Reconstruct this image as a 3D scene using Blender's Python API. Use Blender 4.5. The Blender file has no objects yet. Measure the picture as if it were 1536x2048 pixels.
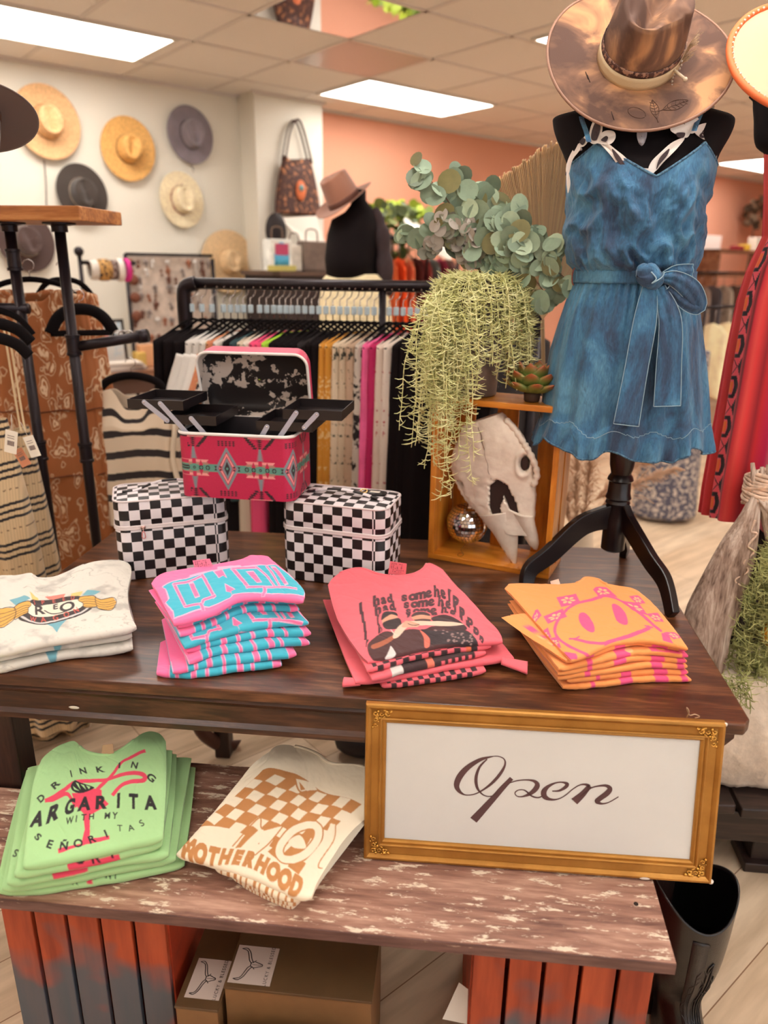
import bpy, bmesh, math, random
import numpy as np
from math import sin, cos, pi, radians, sqrt, exp, atan2
from mathutils import Matrix, Vector, noise as mnoise

SC = bpy.context.scene
COL = SC.collection
RND = random.Random(7)

# ------------------------------------------------------------------ camera
F_PX, PITCH, ROLL = 1483.0, 0.320, -0.012
YR, YT = 0.687, -0.099            # yaw of the room grid, yaw of the table
CZ = 1.58                         # eye height
HC = 2.74                         # ceiling height
_fw = np.array([0, cos(PITCH), -sin(PITCH)]); _rt = np.array([1., 0, 0]); _dn = np.cross(_fw, _rt)
_r2 = cos(ROLL) * _rt + sin(ROLL) * _dn; _d2 = -sin(ROLL) * _rt + cos(ROLL) * _dn
cam = bpy.data.cameras.new('camera'); camo = bpy.data.objects.new('camera', cam); COL.objects.link(camo)
mw = Matrix(((_r2[0], -_d2[0], -_fw[0], 0), (_r2[1], -_d2[1], -_fw[1], 0), (_r2[2], -_d2[2], -_fw[2], CZ), (0, 0, 0, 1)))
camo.matrix_world = mw
cam.sensor_fit = 'HORIZONTAL'; cam.sensor_width = 36.0; cam.lens = F_PX / 1536 * 36.0
cam.clip_start = 0.05; cam.clip_end = 60
cam.dof.use_dof = True; cam.dof.focus_distance = 1.62; cam.dof.aperture_fstop = 2.9
SC.camera = camo
SC.view_settings.view_transform = 'Standard'; SC.view_settings.look = 'None'
SC.view_settings.gamma = 1.0; SC.view_settings.use_curve_mapping = False
SC.view_settings.exposure = 0.0
SC.cycles.max_bounces = 5; SC.cycles.diffuse_bounces = 3; SC.cycles.glossy_bounces = 2; SC.cycles.caustics_reflective = False; SC.cycles.caustics_refractive = False
SC.cycles.transparent_max_bounces = 8
SC.cycles.use_denoising = True
SC.cycles.use_adaptive_sampling = True; SC.cycles.adaptive_threshold = 0.12; SC.cycles.adaptive_min_samples = 10
wd = bpy.data.worlds.new('shop_air'); SC.world = wd; wd.use_nodes = True
wd.node_tree.nodes['Background'].inputs[0].default_value = (1.0, 0.86, 0.78, 1)
wd.node_tree.nodes['Background'].inputs[1].default_value = 0.04
PANEL_STRENGTH = 10.5
PANEL_COLOR = (1.0, 0.955, 0.90)

ADDED_FILL_W = 62.0                      # frontal fill from an unseen window added behind the camera, watts
_s0 = bpy.data.lights.new('added_window_fill', 'AREA'); _s0.shape = 'RECTANGLE'; _s0.size = 5.6; _s0.size_y = 2.0; _s0.energy = ADDED_FILL_W; _s0.color = (.93, .95, 1.0)
_so = bpy.data.objects.new('added_window_fill', _s0); COL.objects.link(_so)
_so.matrix_world = Matrix.Rotation(YR, 4, 'Z') @ Matrix.Translation((1.0, -3.44, 1.35)) @ Matrix.Rotation(radians(90), 4, 'X')

def ray(x, y): return _r2 * (x - 768) / F_PX + _d2 * (y - 1024) / F_PX + _fw
_C = np.array([0, 0, CZ])
_TX = np.array([cos(YT), sin(YT), 0]); _TY = np.array([-sin(YT), cos(YT), 0])
_RA = np.array([cos(YR), sin(YR), 0]); _RB = np.array([-sin(YR), cos(YR), 0])
def _hit(x, y, n, k):
    d = ray(x, y); return _C + d * (k - _C @ n) / (d @ n)
def TP(x, y, Y):                   # sight line meets the upright plane at table depth Y -> (x, Y, z) in the table frame
    p = _hit(x, y, _TY, Y); return (float(p @ _TX), Y, float(p[2]))
def TZ(x, y, z):                   # sight line meets the level plane z
    p = _hit(x, y, np.array([0, 0, 1.]), z); return (float(p @ _TX), float(p @ _TY), z)
def RP(x, y, b):                   # the same on a plane parallel to the left wall
    p = _hit(x, y, _RB, b); return (float(p @ _RA), b, float(p[2]))

FR = {'W': Matrix.Identity(4), 'T': Matrix.Rotation(YT, 4, 'Z'), 'R': Matrix.Rotation(YR, 4, 'Z')}

# ------------------------------------------------------------------ objects
def tag(o, label=None, cat=None, group=None, kind=None):
    if label: o['label'] = label
    if cat: o['category'] = cat
    if group: o['group'] = group
    if kind: o['kind'] = kind
    return o
def mtx(loc, rot=(0, 0, 0), frame='T'):
    from mathutils import Euler
    return FR[frame] @ Matrix.Translation(loc) @ Euler(rot).to_matrix().to_4x4()
def thing(name, label, cat, loc=(0, 0, 0), rot=(0, 0, 0), frame='T', group=None, kind=None, M=None):
    o = bpy.data.objects.new(name, None); COL.objects.link(o); o.empty_display_size = .05
    o.matrix_world = M if M is not None else mtx(loc, rot, frame)
    return tag(o, label, cat, group, kind)
def dup(root, M, label=None, group=None, mats=None):
    r = root.copy(); COL.objects.link(r); r.matrix_world = M
    if label: r['label'] = label
    if group: r['group'] = group
    def rec(a, b):
        for ch in [c for c in bpy.data.objects if c.parent == a]:
            d = ch.copy(); COL.objects.link(d); d.parent = b
            rec(ch, d)
    rec(root, r)
    return r
def lin(c):
    c = np.asarray(c, float) / 255.0
    return np.where(c <= .04045, c / 12.92, ((c + .055) / 1.055) ** 2.4)

class MB:
    def __init__(s): s.v = []; s.f = []; s.c = []; s.n = 0; s.T = None; s.color = None
    def add(s, V, Fs, col=None):
        V = np.asarray(V, float).reshape(-1, 3)
        if s.T is not None:
            m = np.array(s.T); V = V @ m[:3, :3].T + m[:3, 3]
        s.v.append(V); n = s.n
        s.f.extend([tuple(i + n for i in f) for f in Fs])
        s.n += len(V)
        if col is None: col = s.color if s.color is not None else (1, 1, 1)
        col = np.asarray(col, float)
        if col.ndim == 1: col = np.tile(col, (len(V), 1))
        s.c.append(col)
        return s
    def box(s, c, d, rot=None):
        x, y, z = [k / 2 for k in d]
        V = np.array([(-x, -y, -z), (x, -y, -z), (x, y, -z), (-x, y, -z), (-x, -y, z), (x, -y, z), (x, y, z), (-x, y, z)])
        if rot is not None:
            from mathutils import Euler
            V = V @ np.array(Euler(rot).to_matrix()).T
        return s.add(V + np.array(c), [(0, 3, 2, 1), (4, 5, 6, 7), (0, 1, 5, 4), (1, 2, 6, 5), (2, 3, 7, 6), (3, 0, 4, 7)])
    def bx(s, x0, x1, y0, y1, z0, z1): return s.box(((x0 + x1) / 2, (y0 + y1) / 2, (z0 + z1) / 2), (x1 - x0, y1 - y0, z1 - z0))
    def grid(s, P, cu=False, cv=False, capu=False, col=None):
        P = np.asarray(P, float); nu, nv = P.shape[:2]
        Fs = []
        for i in range(nu if cu else nu - 1):
            a = i * nv; b = ((i + 1) % nu) * nv
            for j in range(nv if cv else nv - 1):
                k = (j + 1) % nv
                Fs.append((a + j, b + j, b + k, a + k))
        if capu:
            Fs.append(tuple(range(nv))); Fs.append(tuple(reversed([(nu - 1) * nv + j for j in range(nv)])))
        if col is not None: col = np.asarray(col).reshape(-1, 3)
        return s.add(P.reshape(-1, 3), Fs, col)
    def tube(s, pts, r, n=8, closed=False, cap=True, flat=1.0, up=(0.13, 0.21, 0.97)):
        P = np.array(pts, float); m = len(P)
        r = np.full(m, r, float) if np.isscalar(r) else np.array(r, float)
        if closed: t = np.roll(P, -1, 0) - np.roll(P, 1, 0)
        else: t = np.gradient(P, axis=0)
        t /= (np.linalg.norm(t, axis=1)[:, None] + 1e-12)
        a = np.array(up, float); rows = []
        nrm = a - t[0] * (a @ t[0]); nrm /= np.linalg.norm(nrm) + 1e-12
        for i in range(m):
            nrm = nrm - t[i] * (nrm @ t[i]); nrm /= np.linalg.norm(nrm) + 1e-12
            b = np.cross(t[i], nrm)
            ang = np.arange(n) * 2 * pi / n
            rows.append(P[i] + r[i] * (np.cos(ang)[:, None] * nrm * flat + np.sin(ang)[:, None] * b))
        return s.grid(np.array(rows), cu=closed, cv=True, capu=cap and not closed)
    def lathe(s, prof, n=24, c=(0, 0, 0), sx=1, sy=1, cap=True):
        a = np.arange(n) * 2 * pi / n
        P = np.array([[(c[0] + r * cos(t) * sx, c[1] + r * sin(t) * sy, c[2] + z) for t in a] for r, z in prof])
        return s.grid(P, cv=True, capu=cap)
    def ball(s, c, r, n=12, m=8, sc=(1, 1, 1)):
        return s.lathe([(r * sin(pi * k / m) + 1e-5, -r * cos(pi * k / m) * sc[2]) for k in range(m + 1)], n, c, sc[0], sc[1], cap=False)
    def prism(s, poly, a, b, axes='xz'):
        poly = np.asarray(poly, float); n = len(poly)
        ar = 0.5 * np.sum(poly[:, 0] * np.roll(poly[:, 1], -1) - np.roll(poly[:, 0], -1) * poly[:, 1])
        if ar < 0: poly = poly[::-1]
        V = []
        for k in (a, b):
            for p in poly:
                V.append({'xz': (p[0], k, p[1]), 'xy': (p[0], p[1], k), 'yz': (k, p[0], p[1])}[axes])
        return s.add(V, [tuple(range(n)), tuple(reversed(range(n, 2 * n)))] + [(i, n + i, n + (i + 1) % n, (i + 1) % n) for i in range(n)])
    def build(s, name, mat, parent=None, smooth=True, bevel=0, sub=0, solid=0, recalc=True, angle=None):
        V = np.concatenate(s.v); me = bpy.data.meshes.new(name)
        me.from_pydata(V.tolist(), [], s.f)
        if any(c.min() < .999 for c in s.c):
            at = me.color_attributes.new('Col', 'FLOAT_COLOR', 'POINT')
            C = np.ones((len(V), 4)); C[:, :3] = np.concatenate(s.c)
            at.data.foreach_set('color', C.ravel())
        me.materials.append(mat)
        if recalc:
            bm = bmesh.new(); bm.from_mesh(me); bmesh.ops.recalc_face_normals(bm, faces=bm.faces); bm.to_mesh(me); bm.free()
        if smooth:
            me.polygons.foreach_set('use_smooth', [True] * len(me.polygons))
            if angle is not None: me.set_sharp_from_angle(angle=radians(angle))
        me.validate(); me.update()
        o = bpy.data.objects.new(name, me); COL.objects.link(o)
        if parent is not None: o.parent = parent
        if bevel:
            m = o.modifiers.new('edge', 'BEVEL'); m.width = bevel; m.segments = 2; m.limit_method = 'ANGLE'; m.angle_limit = radians(35)
        if solid:
            m = o.modifiers.new('cloth', 'SOLIDIFY'); m.thickness = solid; m.offset = 0
        if sub:
            m = o.modifiers.new('soft', 'SUBSURF'); m.levels = sub; m.render_levels = sub
        return o
def single(name, mb, mat, label, cat, loc=(0, 0, 0), rot=(0, 0, 0), frame='T', group=None, kind=None, M=None, **k):
    o = mb.build(name, mat, None, **k)
    o.matrix_world = M if M is not None else mtx(loc, rot, frame)
    return tag(o, label, cat, group, kind)
def struct(name, mb, mat, loc=(0, 0, 0), frame='R', **k):
    o = mb.build(name, mat, None, **k); o.matrix_world = mtx(loc, (0, 0, 0), frame); o['kind'] = 'structure'; return o

# ------------------------------------------------------------------ noise, splines
def vnoise(x, y, seed=0):
    x = np.asarray(x, float); y = np.asarray(y, float)
    xi = np.floor(x).astype(int); yi = np.floor(y).astype(int); fx = x - xi; fy = y - yi
    fx = fx * fx * (3 - 2 * fx); fy = fy * fy * (3 - 2 * fy)
    def h(a, b):
        n = (a * 374761393 + b * 668265263 + seed * 974634777) & 0x7fffffff
        n = ((n ^ (n >> 13)) * 1274126177) & 0x7fffffff
        return ((n ^ (n >> 16)) & 0xffff) / 65535.0
    return (h(xi, yi) * (1 - fx) + h(xi + 1, yi) * fx) * (1 - fy) + (h(xi, yi + 1) * (1 - fx) + h(xi + 1, yi + 1) * fx) * fy
def fbm(x, y, seed=0, o=4):
    r = 0; a = .5; s = 1
    for k in range(o): r = r + a * vnoise(x * s, y * s, seed + k); a *= .5; s *= 2.03
    return r
def spline(pts, n, closed=False):
    P = np.array(pts, float); m = len(P)
    out = []
    T = np.linspace(0, m if closed else m - 1, n, endpoint=not closed)
    for t in T:
        i = int(min(t, m - 1 if closed else m - 2)); f = t - i
        g = (lambda k: P[k % m]) if closed else (lambda k: P[max(0, min(m - 1, k))])
        p0, p1, p2, p3 = g(i - 1), g(i), g(i + 1), g(i + 2)
        out.append(.5 * ((2 * p1) + (-p0 + p2) * f + (2 * p0 - 5 * p1 + 4 * p2 - p3) * f * f + (-p0 + 3 * p1 - 3 * p2 + p3) * f ** 3))
    return np.array(out)
def sst(a, b, x):
    t = np.clip((np.asarray(x, float) - a) / (b - a), 0, 1); return t * t * (3 - 2 * t)

# ------------------------------------------------------------------ materials
MATS = {}
def newmat(name):
    m = bpy.data.materials.new(name); m.use_nodes = True
    nt = m.node_tree; b = nt.nodes['Principled BSDF']; return m, nt, b
def nd(nt, t, **k):
    n = nt.nodes.new(t)
    for a, v in k.items():
        if a.startswith('i_'): n.inputs[a[2:].replace('_', ' ')].default_value = v
        else: setattr(n, a, v)
    return n
def L4(c): return tuple(lin(c)) + (1,)
def mat(name, rgb, rough=.6, metal=0., noise=None, rgb2=None, bump=None, stretch=(1, 1, 1), attr=False, sheen=0., spec=.5, coat=0., emit=0, thr=None, weave=None, alpha=None):
    if name in MATS: return MATS[name]
    m, nt, b = newmat(name); MATS[name] = m
    b.inputs['Roughness'].default_value = rough; b.inputs['Metallic'].default_value = metal
    b.inputs['Specular IOR Level'].default_value = spec
    if sheen: b.inputs['Sheen Weight'].default_value = sheen; b.inputs['Sheen Roughness'].default_value = .6
    if coat: b.inputs['Coat Weight'].default_value = coat; b.inputs['Coat Roughness'].default_value = .15
    tc = nd(nt, 'ShaderNodeTexCoord'); mp = nd(nt, 'ShaderNodeMapping'); nt.links.new(tc.outputs['Object'], mp.inputs['Vector'])
    mp.inputs['Scale'].default_value = stretch
    base = None
    if attr:
        a = nd(nt, 'ShaderNodeAttribute', attribute_name='Col'); base = a.outputs['Color']
    if noise:
        n = nd(nt, 'ShaderNodeTexNoise', i_Scale=noise[0], i_Detail=6.0, i_Roughness=.6); nt.links.new(mp.outputs[0], n.inputs['Vector'])
        r = nd(nt, 'ShaderNodeValToRGB'); nt.links.new(n.outputs[0], r.inputs[0])
        lo, hi = thr or (.35, .65)
        r.color_ramp.elements[0].position = lo; r.color_ramp.elements[1].position = hi
        if attr:
            r.color_ramp.elements[0].color = (1 - noise[1],) * 3 + (1,); r.color_ramp.elements[1].color = (1, 1, 1, 1)
            x = nd(nt, 'ShaderNodeMix', data_type='RGBA', blend_type='MULTIPLY'); x.inputs[0].default_value = 1
            nt.links.new(base, x.inputs[6]); nt.links.new(r.outputs[0], x.inputs[7]); base = x.outputs[2]
        else:
            r.color_ramp.elements[0].color = L4(rgb); r.color_ramp.elements[1].color = L4(rgb2 if rgb2 is not None else np.clip(np.array(rgb) * (1 + noise[1]), 0, 255))
            base = r.outputs[0]
    if base is None: b.inputs['Base Color'].default_value = L4(rgb)
    else: nt.links.new(base, b.inputs['Base Color'])
    if bump:
        n = nd(nt, 'ShaderNodeTexNoise', i_Scale=bump[0], i_Detail=5.0); nt.links.new(mp.outputs[0], n.inputs['Vector'])
        bp = nd(nt, 'ShaderNodeBump', i_Strength=bump[1], i_Distance=bump[2] if len(bump) > 2 else .002)
        nt.links.new(n.outputs[0], bp.inputs['Height']); nt.links.new(bp.outputs[0], b.inputs['Normal'])
    if emit:
        b.inputs['Emission Color'].default_value = L4(rgb); b.inputs['Emission Strength'].default_value = emit
    if alpha: b.inputs['Alpha'].default_value = alpha
    return m
def wood(name, dark, mid, light, scale=6, along='x', rough=.45, coat=0., wear=None, bumpd=.0006, planks=None):
    """long grain along one object axis; wear = (scale, threshold, colour) leaves pale chipped paint marks"""
    if name in MATS: return MATS[name]
    m, nt, b = newmat(name); MATS[name] = m
    st = {'x': (.12, 1, 1), 'y': (1, .12, 1), 'z': (1, 1, .12)}[along]
    tc = nd(nt, 'ShaderNodeTexCoord'); mp = nd(nt, 'ShaderNodeMapping'); mp.inputs['Scale'].default_value = st
    nt.links.new(tc.outputs['Object'], mp.inputs['Vector'])
    n = nd(nt, 'ShaderNodeTexNoise', i_Scale=scale * 6., i_Detail=8.0, i_Roughness=.65, i_Distortion=.6); nt.links.new(mp.outputs[0], n.inputs['Vector'])
    n2 = nd(nt, 'ShaderNodeTexNoise', i_Scale=scale * 40., i_Detail=3.0); nt.links.new(mp.outputs[0], n2.inputs['Vector'])
    ad = nd(nt, 'ShaderNodeMath', operation='MULTIPLY_ADD'); nt.links.new(n2.outputs[0], ad.inputs[0]); ad.inputs[1].default_value = .45; nt.links.new(n.outputs[0], ad.inputs[2])
    r = nd(nt, 'ShaderNodeValToRGB'); nt.links.new(ad.outputs[0], r.inputs[0])
    e = r.color_ramp.elements; e[0].position = .52; e[0].color = L4(dark); e[1].position = .92; e[1].color = L4(light)
    k = e.new(.72); k.color = L4(mid)
    base = r.outputs[0]
    if wear:
        mp2 = nd(nt, 'ShaderNodeMapping'); nt.links.new(tc.outputs['Object'], mp2.inputs['Vector'])
        mp2.inputs['Scale'].default_value = {'x': (.3, 1, 1), 'y': (1, .3, 1), 'z': (1, 1, .3)}[along]
        w = nd(nt, 'ShaderNodeTexNoise', i_Scale=wear[0], i_Detail=10.0, i_Roughness=.72); nt.links.new(mp2.outputs[0], w.inputs['Vector'])
        wr = nd(nt, 'ShaderNodeValToRGB'); nt.links.new(w.outputs[0], wr.inputs[0])
        wr.color_ramp.elements[0].position = wear[1]; wr.color_ramp.elements[0].color = (0, 0, 0, 1)
        wr.color_ramp.elements[1].position = wear[1] + .04; wr.color_ramp.elements[1].color = (1, 1, 1, 1)
        x = nd(nt, 'ShaderNodeMix', data_type='RGBA'); nt.links.new(wr.outputs[0], x.inputs[0]); nt.links.new(base, x.inputs[6]); x.inputs[7].default_value = L4(wear[2]); base = x.outputs[2]
    nt.links.new(base, b.inputs['Base Color'])
    b.inputs['Roughness'].default_value = rough
    if coat: b.inputs['Coat Weight'].default_value = coat; b.inputs['Coat Roughness'].default_value = .25
    bp = nd(nt, 'ShaderNodeBump', i_Strength=.5, i_Distance=bumpd); nt.links.new(ad.outputs[0], bp.inputs['Height']); nt.links.new(bp.outputs[0], b.inputs['Normal'])
    return m

# ------------------------------------------------------------------ flat artwork drawn in numbers, read back as vertex colours
class Art:
    def __init__(s, x0, x1, y0, y1, bg, res=.0006):
        s.x0, s.y0, s.res = x0, y0, res
        s.w = int((x1 - x0) / res) + 1; s.h = int((y1 - y0) / res) + 1
        s.a = np.tile(np.array(bg, float), (s.h, s.w, 1))
    def poly(s, pts, col):
        P = np.asarray(pts, float)
        i0 = max(0, int((P[:, 0].min() - s.x0) / s.res)); i1 = min(s.w, int((P[:, 0].max() - s.x0) / s.res) + 2)
        j0 = max(0, int((P[:, 1].min() - s.y0) / s.res)); j1 = min(s.h, int((P[:, 1].max() - s.y0) / s.res) + 2)
        if i1 <= i0 or j1 <= j0: return s
        X, Y = np.meshgrid(s.x0 + np.arange(i0, i1) * s.res, s.y0 + np.arange(j0, j1) * s.res)
        m = np.zeros(X.shape, bool); n = len(P)
        for k in range(n):
            x1, y1 = P[k]; x2, y2 = P[(k + 1) % n]
            if y1 == y2: continue
            c = ((y1 > Y) != (y2 > Y)) & (X < (x2 - x1) * (Y - y1) / (y2 - y1) + x1); m ^= c
        s.a[j0:j1, i0:i1][m] = col
        return s
    def rect(s, x, y, w, h, col): return s.poly([(x, y), (x + w, y), (x + w, y + h), (x, y + h)], col)
    def ell(s, x, y, rx, ry, col, rot=0, n=40):
        t = np.arange(n) * 2 * pi / n; c, d = cos(rot), sin(rot)
        return s.poly(np.stack([x + rx * np.cos(t) * c - ry * np.sin(t) * d, y + rx * np.cos(t) * d + ry * np.sin(t) * c], 1), col)
    def line(s, pts, w, col, sp=True):
        P = spline(pts, max(24, len(pts) * 8)) if sp and len(pts) > 2 else np.array(pts, float)
        for k in range(len(P) - 1):
            d = P[k + 1] - P[k]; L = np.hypot(*d)
            if L < 1e-9: continue
            u = d / L; nn = np.array([-u[1], u[0]]) * w / 2; e = u * w * .25
            s.poly([P[k] + nn - e, P[k + 1] + nn + e, P[k + 1] - nn + e, P[k] - nn - e], col)
        return s
    def text(s, t, x, y, size, col, bold=0., warp=None, align='C', spacing=1., shear=0., sx=1.):
        for tri in text_tris(t, size, bold, align, spacing, shear, sx):
            q = [(x + p[0], y + p[1]) if warp is None else warp(p[0], p[1]) for p in tri]
            s.poly(q, col)
        return s
    def sample(s, x, y):
        i = np.clip((np.asarray(x) - s.x0) / s.res, 0, s.w - 1.001); j = np.clip((np.asarray(y) - s.y0) / s.res, 0, s.h - 1.001)
        i0 = i.astype(int); j0 = j.astype(int); fi = (i - i0)[..., None]; fj = (j - j0)[..., None]
        A = s.lin_
        return (A[j0, i0] * (1 - fi) + A[j0, i0 + 1] * fi) * (1 - fj) + (A[j0 + 1, i0] * (1 - fi) + A[j0 + 1, i0 + 1] * fi) * fj
    def done(s):
        A = lin(s.a); B = A.copy()
        B[1:-1, 1:-1] = (A[1:-1, 1:-1] * 4 + A[:-2, 1:-1] * 2 + A[2:, 1:-1] * 2 + A[1:-1, :-2] * 2 + A[1:-1, 2:] * 2 + A[:-2, :-2] + A[2:, 2:] + A[:-2, 2:] + A[2:, :-2]) / 16
        s.lin_ = B; return s
_TT = {}
def text_tris(t, size=1., bold=0., align='C', spacing=1., shear=0., sx=1.):
    key = (t, round(bold, 4), spacing, round(shear, 3))
    if key not in _TT:
        cu = bpy.data.curves.new('glyphs', 'FONT'); cu.body = t; cu.size = 1.0; cu.offset = bold; cu.space_character = spacing; cu.shear = shear
        cu.resolution_u = 3; cu.fill_mode = 'FRONT'
        ob = bpy.data.objects.new('glyphs', cu); COL.objects.link(ob)
        me = ob.to_mesh(); me.calc_loop_triangles()
        V = np.array([v.co[:2] for v in me.vertices]); T = [tuple(l.vertices) for l in me.loop_triangles]
        ob.to_mesh_clear(); bpy.data.objects.remove(ob); bpy.data.curves.remove(cu)
        _TT[key] = (V, T)
    V, T = _TT[key]
    if len(V) == 0: return []
    V = V.copy() * size; V[:, 0] *= sx
    w = V[:, 0].max()
    if align == 'C': V[:, 0] -= (V[:, 0].max() + V[:, 0].min()) / 2
    elif align == 'R': V[:, 0] -= w
    return [V[list(k)] for k in T]
def text_mesh(mb, t, size, place, **k):
    for tri in text_tris(t, size, **k):
        mb.add([place(p[0], p[1]) for p in tri], [(0, 1, 2)])
def ribbon(pts, ws, n=None, flatends=False):
    """outline quads of a pen stroke with changing width"""
    P = spline(pts, n or len(pts) * 9); W = spline([(w, 0) for w in ws], len(P))[:, 0]
    d = np.gradient(P, axis=0); d /= np.linalg.norm(d, axis=1)[:, None] + 1e-9
    N = np.stack([-d[:, 1], d[:, 0]], 1) * (W / 2)[:, None]
    return P + N, P - N
# ================================================================== the room (room frame: x along the left wall, y towards it)
M_WHITE = mat('white_paint', (236, 229, 214), .85, bump=(60, .15, .001))
M_ORANGE = mat('apricot_paint', (240, 172, 142), .85, bump=(60, .15, .001))
M_TILE = mat('ceiling_tile', (240, 232, 224), .95, bump=(90, .3, .002))
M_TBAR = mat('ceiling_bar', (226, 216, 208), .6)
M_DARKWALL = mat('warm_wall', (214, 192, 170), .85)
A0, A1, B0 = -3.2, 11.6, -3.4
BW, BP, AP0, AP1 = 5.35, 5.13, 2.98, 3.56

# floor: pale planks running along the left wall
m, nt, b = newmat('pale_planks'); MATS['pale_planks'] = m; M_FLOOR = m
tc = nd(nt, 'ShaderNodeTexCoord'); br = nd(nt, 'ShaderNodeTexBrick', offset=.37)
nt.links.new(tc.outputs['Object'], br.inputs['Vector'])
for k, v in {'Scale': 1.0, 'Mortar Size': .0015, 'Brick Width': 1.2, 'Row Height': .16, 'Bias': 0.}.items(): br.inputs[k].default_value = v
br.inputs['Color1'].default_value = L4((228, 204, 174)); br.inputs['Color2'].default_value = L4((214, 184, 150)); br.inputs['Mortar'].default_value = L4((150, 112, 82))
mp = nd(nt, 'ShaderNodeMapping'); mp.inputs['Scale'].default_value = (.14, 1, 1); nt.links.new(tc.outputs['Object'], mp.inputs['Vector'])
n = nd(nt, 'ShaderNodeTexNoise', i_Scale=22., i_Detail=8.); nt.links.new(mp.outputs[0], n.inputs['Vector'])
r = nd(nt, 'ShaderNodeValToRGB'); nt.links.new(n.outputs[0], r.inputs[0])
r.color_ramp.elements[0].position = .3; r.color_ramp.elements[0].color = (.6, .55, .5, 1); r.color_ramp.elements[1].position = .62
x = nd(nt, 'ShaderNodeMix', data_type='RGBA', blend_type='MULTIPLY'); x.inputs[0].default_value = .8
nt.links.new(br.outputs[0], x.inputs[6]); nt.links.new(r.outputs[0], x.inputs[7]); nt.links.new(x.outputs[2], b.inputs['Base Color']); b.inputs['Roughness'].default_value = .45
struct('floor', MB().bx(A0, A1, B0, BW + .1, -.1, 0), M_FLOOR, smooth=False)
struct('ceiling', MB().bx(A0, A1, B0, BW + .1, HC, HC + .1), M_TILE, smooth=False)
struct('wall_left', MB().bx(A0, AP0 + .1, BW, BW + .12, 0, HC), M_WHITE, smooth=False)
struct('wall_column', MB().bx(AP0, AP1, BP, BW + .12, 0, HC), M_WHITE, smooth=False)
struct('wall_back', MB().bx(AP1, A1, BW, BW + .12, 0, HC), M_ORANGE, smooth=False)
struct('wall_right', MB().bx(A1, A1 + .12, B0, BW + .12, 0, HC), M_ORANGE, smooth=False)
struct('wall_front', MB().bx(A0 - .12, -1.9, B0 - .12, B0, 0, HC).bx(3.9, A1 + .12, B0 - .12, B0, 0, HC).bx(-1.9, 3.9, B0 - .12, B0, 0, .3).bx(-1.9, 3.9, B0 - .12, B0, 2.4, HC), M_DARKWALL, smooth=False)
struct('wall_near', MB().bx(A0 - .12, A0, B0 - .12, BW + .12, 0, HC), M_DARKWALL, smooth=False)
wf = MB()
for a in (-1.9, 0.0, 1.95, 3.84): wf.bx(a, a + .06, B0 - .08, B0, .3, 2.4)
wf.bx(-1.9, 3.9, B0 - .08, B0, .3, .36).bx(-1.9, 3.9, B0 - .08, B0, 2.34, 2.4)
struct('added_window', wf, M_TBAR, smooth=False)  # unseen window frame, added around the daylight fill
g = MB()
ga, gb = 3.35, 4.29
for k in range(-11, 12):
    a = ga + k * .61
    if A0 < a < A1: g.bx(a - .012, a + .012, B0, BW, HC - .006, HC + .004)
for k in range(-12, 3):
    bb = gb + k * .61
    if B0 < bb < BW: g.bx(A0, A1, bb - .012, bb + .012, HC - .006, HC + .004)
struct('trim_ceiling_grid', g, M_TBAR, smooth=False)
struct('trim_wall_angle', MB().bx(A0, AP0, BW - .02, BW, HC - .02, HC).bx(AP1, A1, BW - .02, BW, HC - .02, HC).bx(AP0 - .02, AP1 + .02, BP - .02, BP, HC - .02, HC), M_TBAR, smooth=False)
struct('baseboard_left', MB().bx(A0, AP0, BW - .012, BW, 0, .1), mat('brown_base', (120, 92, 74), .6), smooth=False)

# ceiling lights
M_LENS = mat('light_lens', tuple((255 * np.array(PANEL_COLOR) ** (1 / 2.2)).clip(0, 255)), .4, emit=PANEL_STRENGTH)
M_LENS.node_tree.nodes['Principled BSDF'].inputs['Emission Color'].default_value = PANEL_COLOR + (1,)
M_TROF = mat('troffer_rim', (225, 218, 205), .5)
def light(a, bb, label, group=None):
    t = thing('ceiling_light', label, 'light', (a, bb, HC), frame='R', group=group)
    MB().bx(.02, 1.20, .02, .59, -.010, -.004).build('diffuser', M_LENS, t, smooth=False)
    f = MB(); f.bx(0, 1.22, 0, .02, -.014, 0); f.bx(0, 1.22, .59, .61, -.014, 0); f.bx(0, .02, .02, .59, -.014, 0); f.bx(1.20, 1.22, .02, .59, -.014, 0)
    f.build('frame', M_TROF, t, smooth=False)
light(3.35, 4.29, 'long flush ceiling light panel nearest the apricot wall and the white column')
light(.82, 4.29, 'long bright ceiling light panel above the row of wall hats')
light(3.45, 2.42, 'ceiling light panel mostly hidden behind the brown felt hat')
light(8.75, 4.19, 'farthest ceiling light panel, by the apricot wall beyond the dress form')
for a, bb in ((.82, 2.42), (.82, .55), (-1.7, 4.29), (-1.7, 2.42), (-1.7, .55), (3.35, .55), (5.9, .55), (.82, -1.3), (3.35, -1.3), (5.9, -1.3), (8.4, .55), (6.0, 2.3), (-1.7, -1.3)):
    light(a, bb, 'ceiling light panel of the shop outside the picture', 'ceiling lights outside the picture')
# two shiny ceiling tiles: a mirror and a dull dark one
m, nt, b = newmat('mirror_tile'); b.inputs['Metallic'].default_value = 1; b.inputs['Roughness'].default_value = .03; b.inputs['Base Color'].default_value = (.62, .6, .6, 1)
single('ceiling_tile', MB().bx(.012, .598, .012, .598, -.004, 0), m, 'mirrored ceiling tile reflecting the apricot wall', 'ceiling tile', (2.13, 3.07, HC - .001), frame='R', smooth=False)
single('ceiling_tile', MB().bx(.012, .598, .012, .598, -.004, 0), mat('dull_tile', (176, 156, 146), .3, spec=.8), 'dull brownish glossy ceiling tile beside the nearest light panel', 'ceiling tile', (2.74, 3.68, HC - .001), frame='R', smooth=False)
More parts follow.
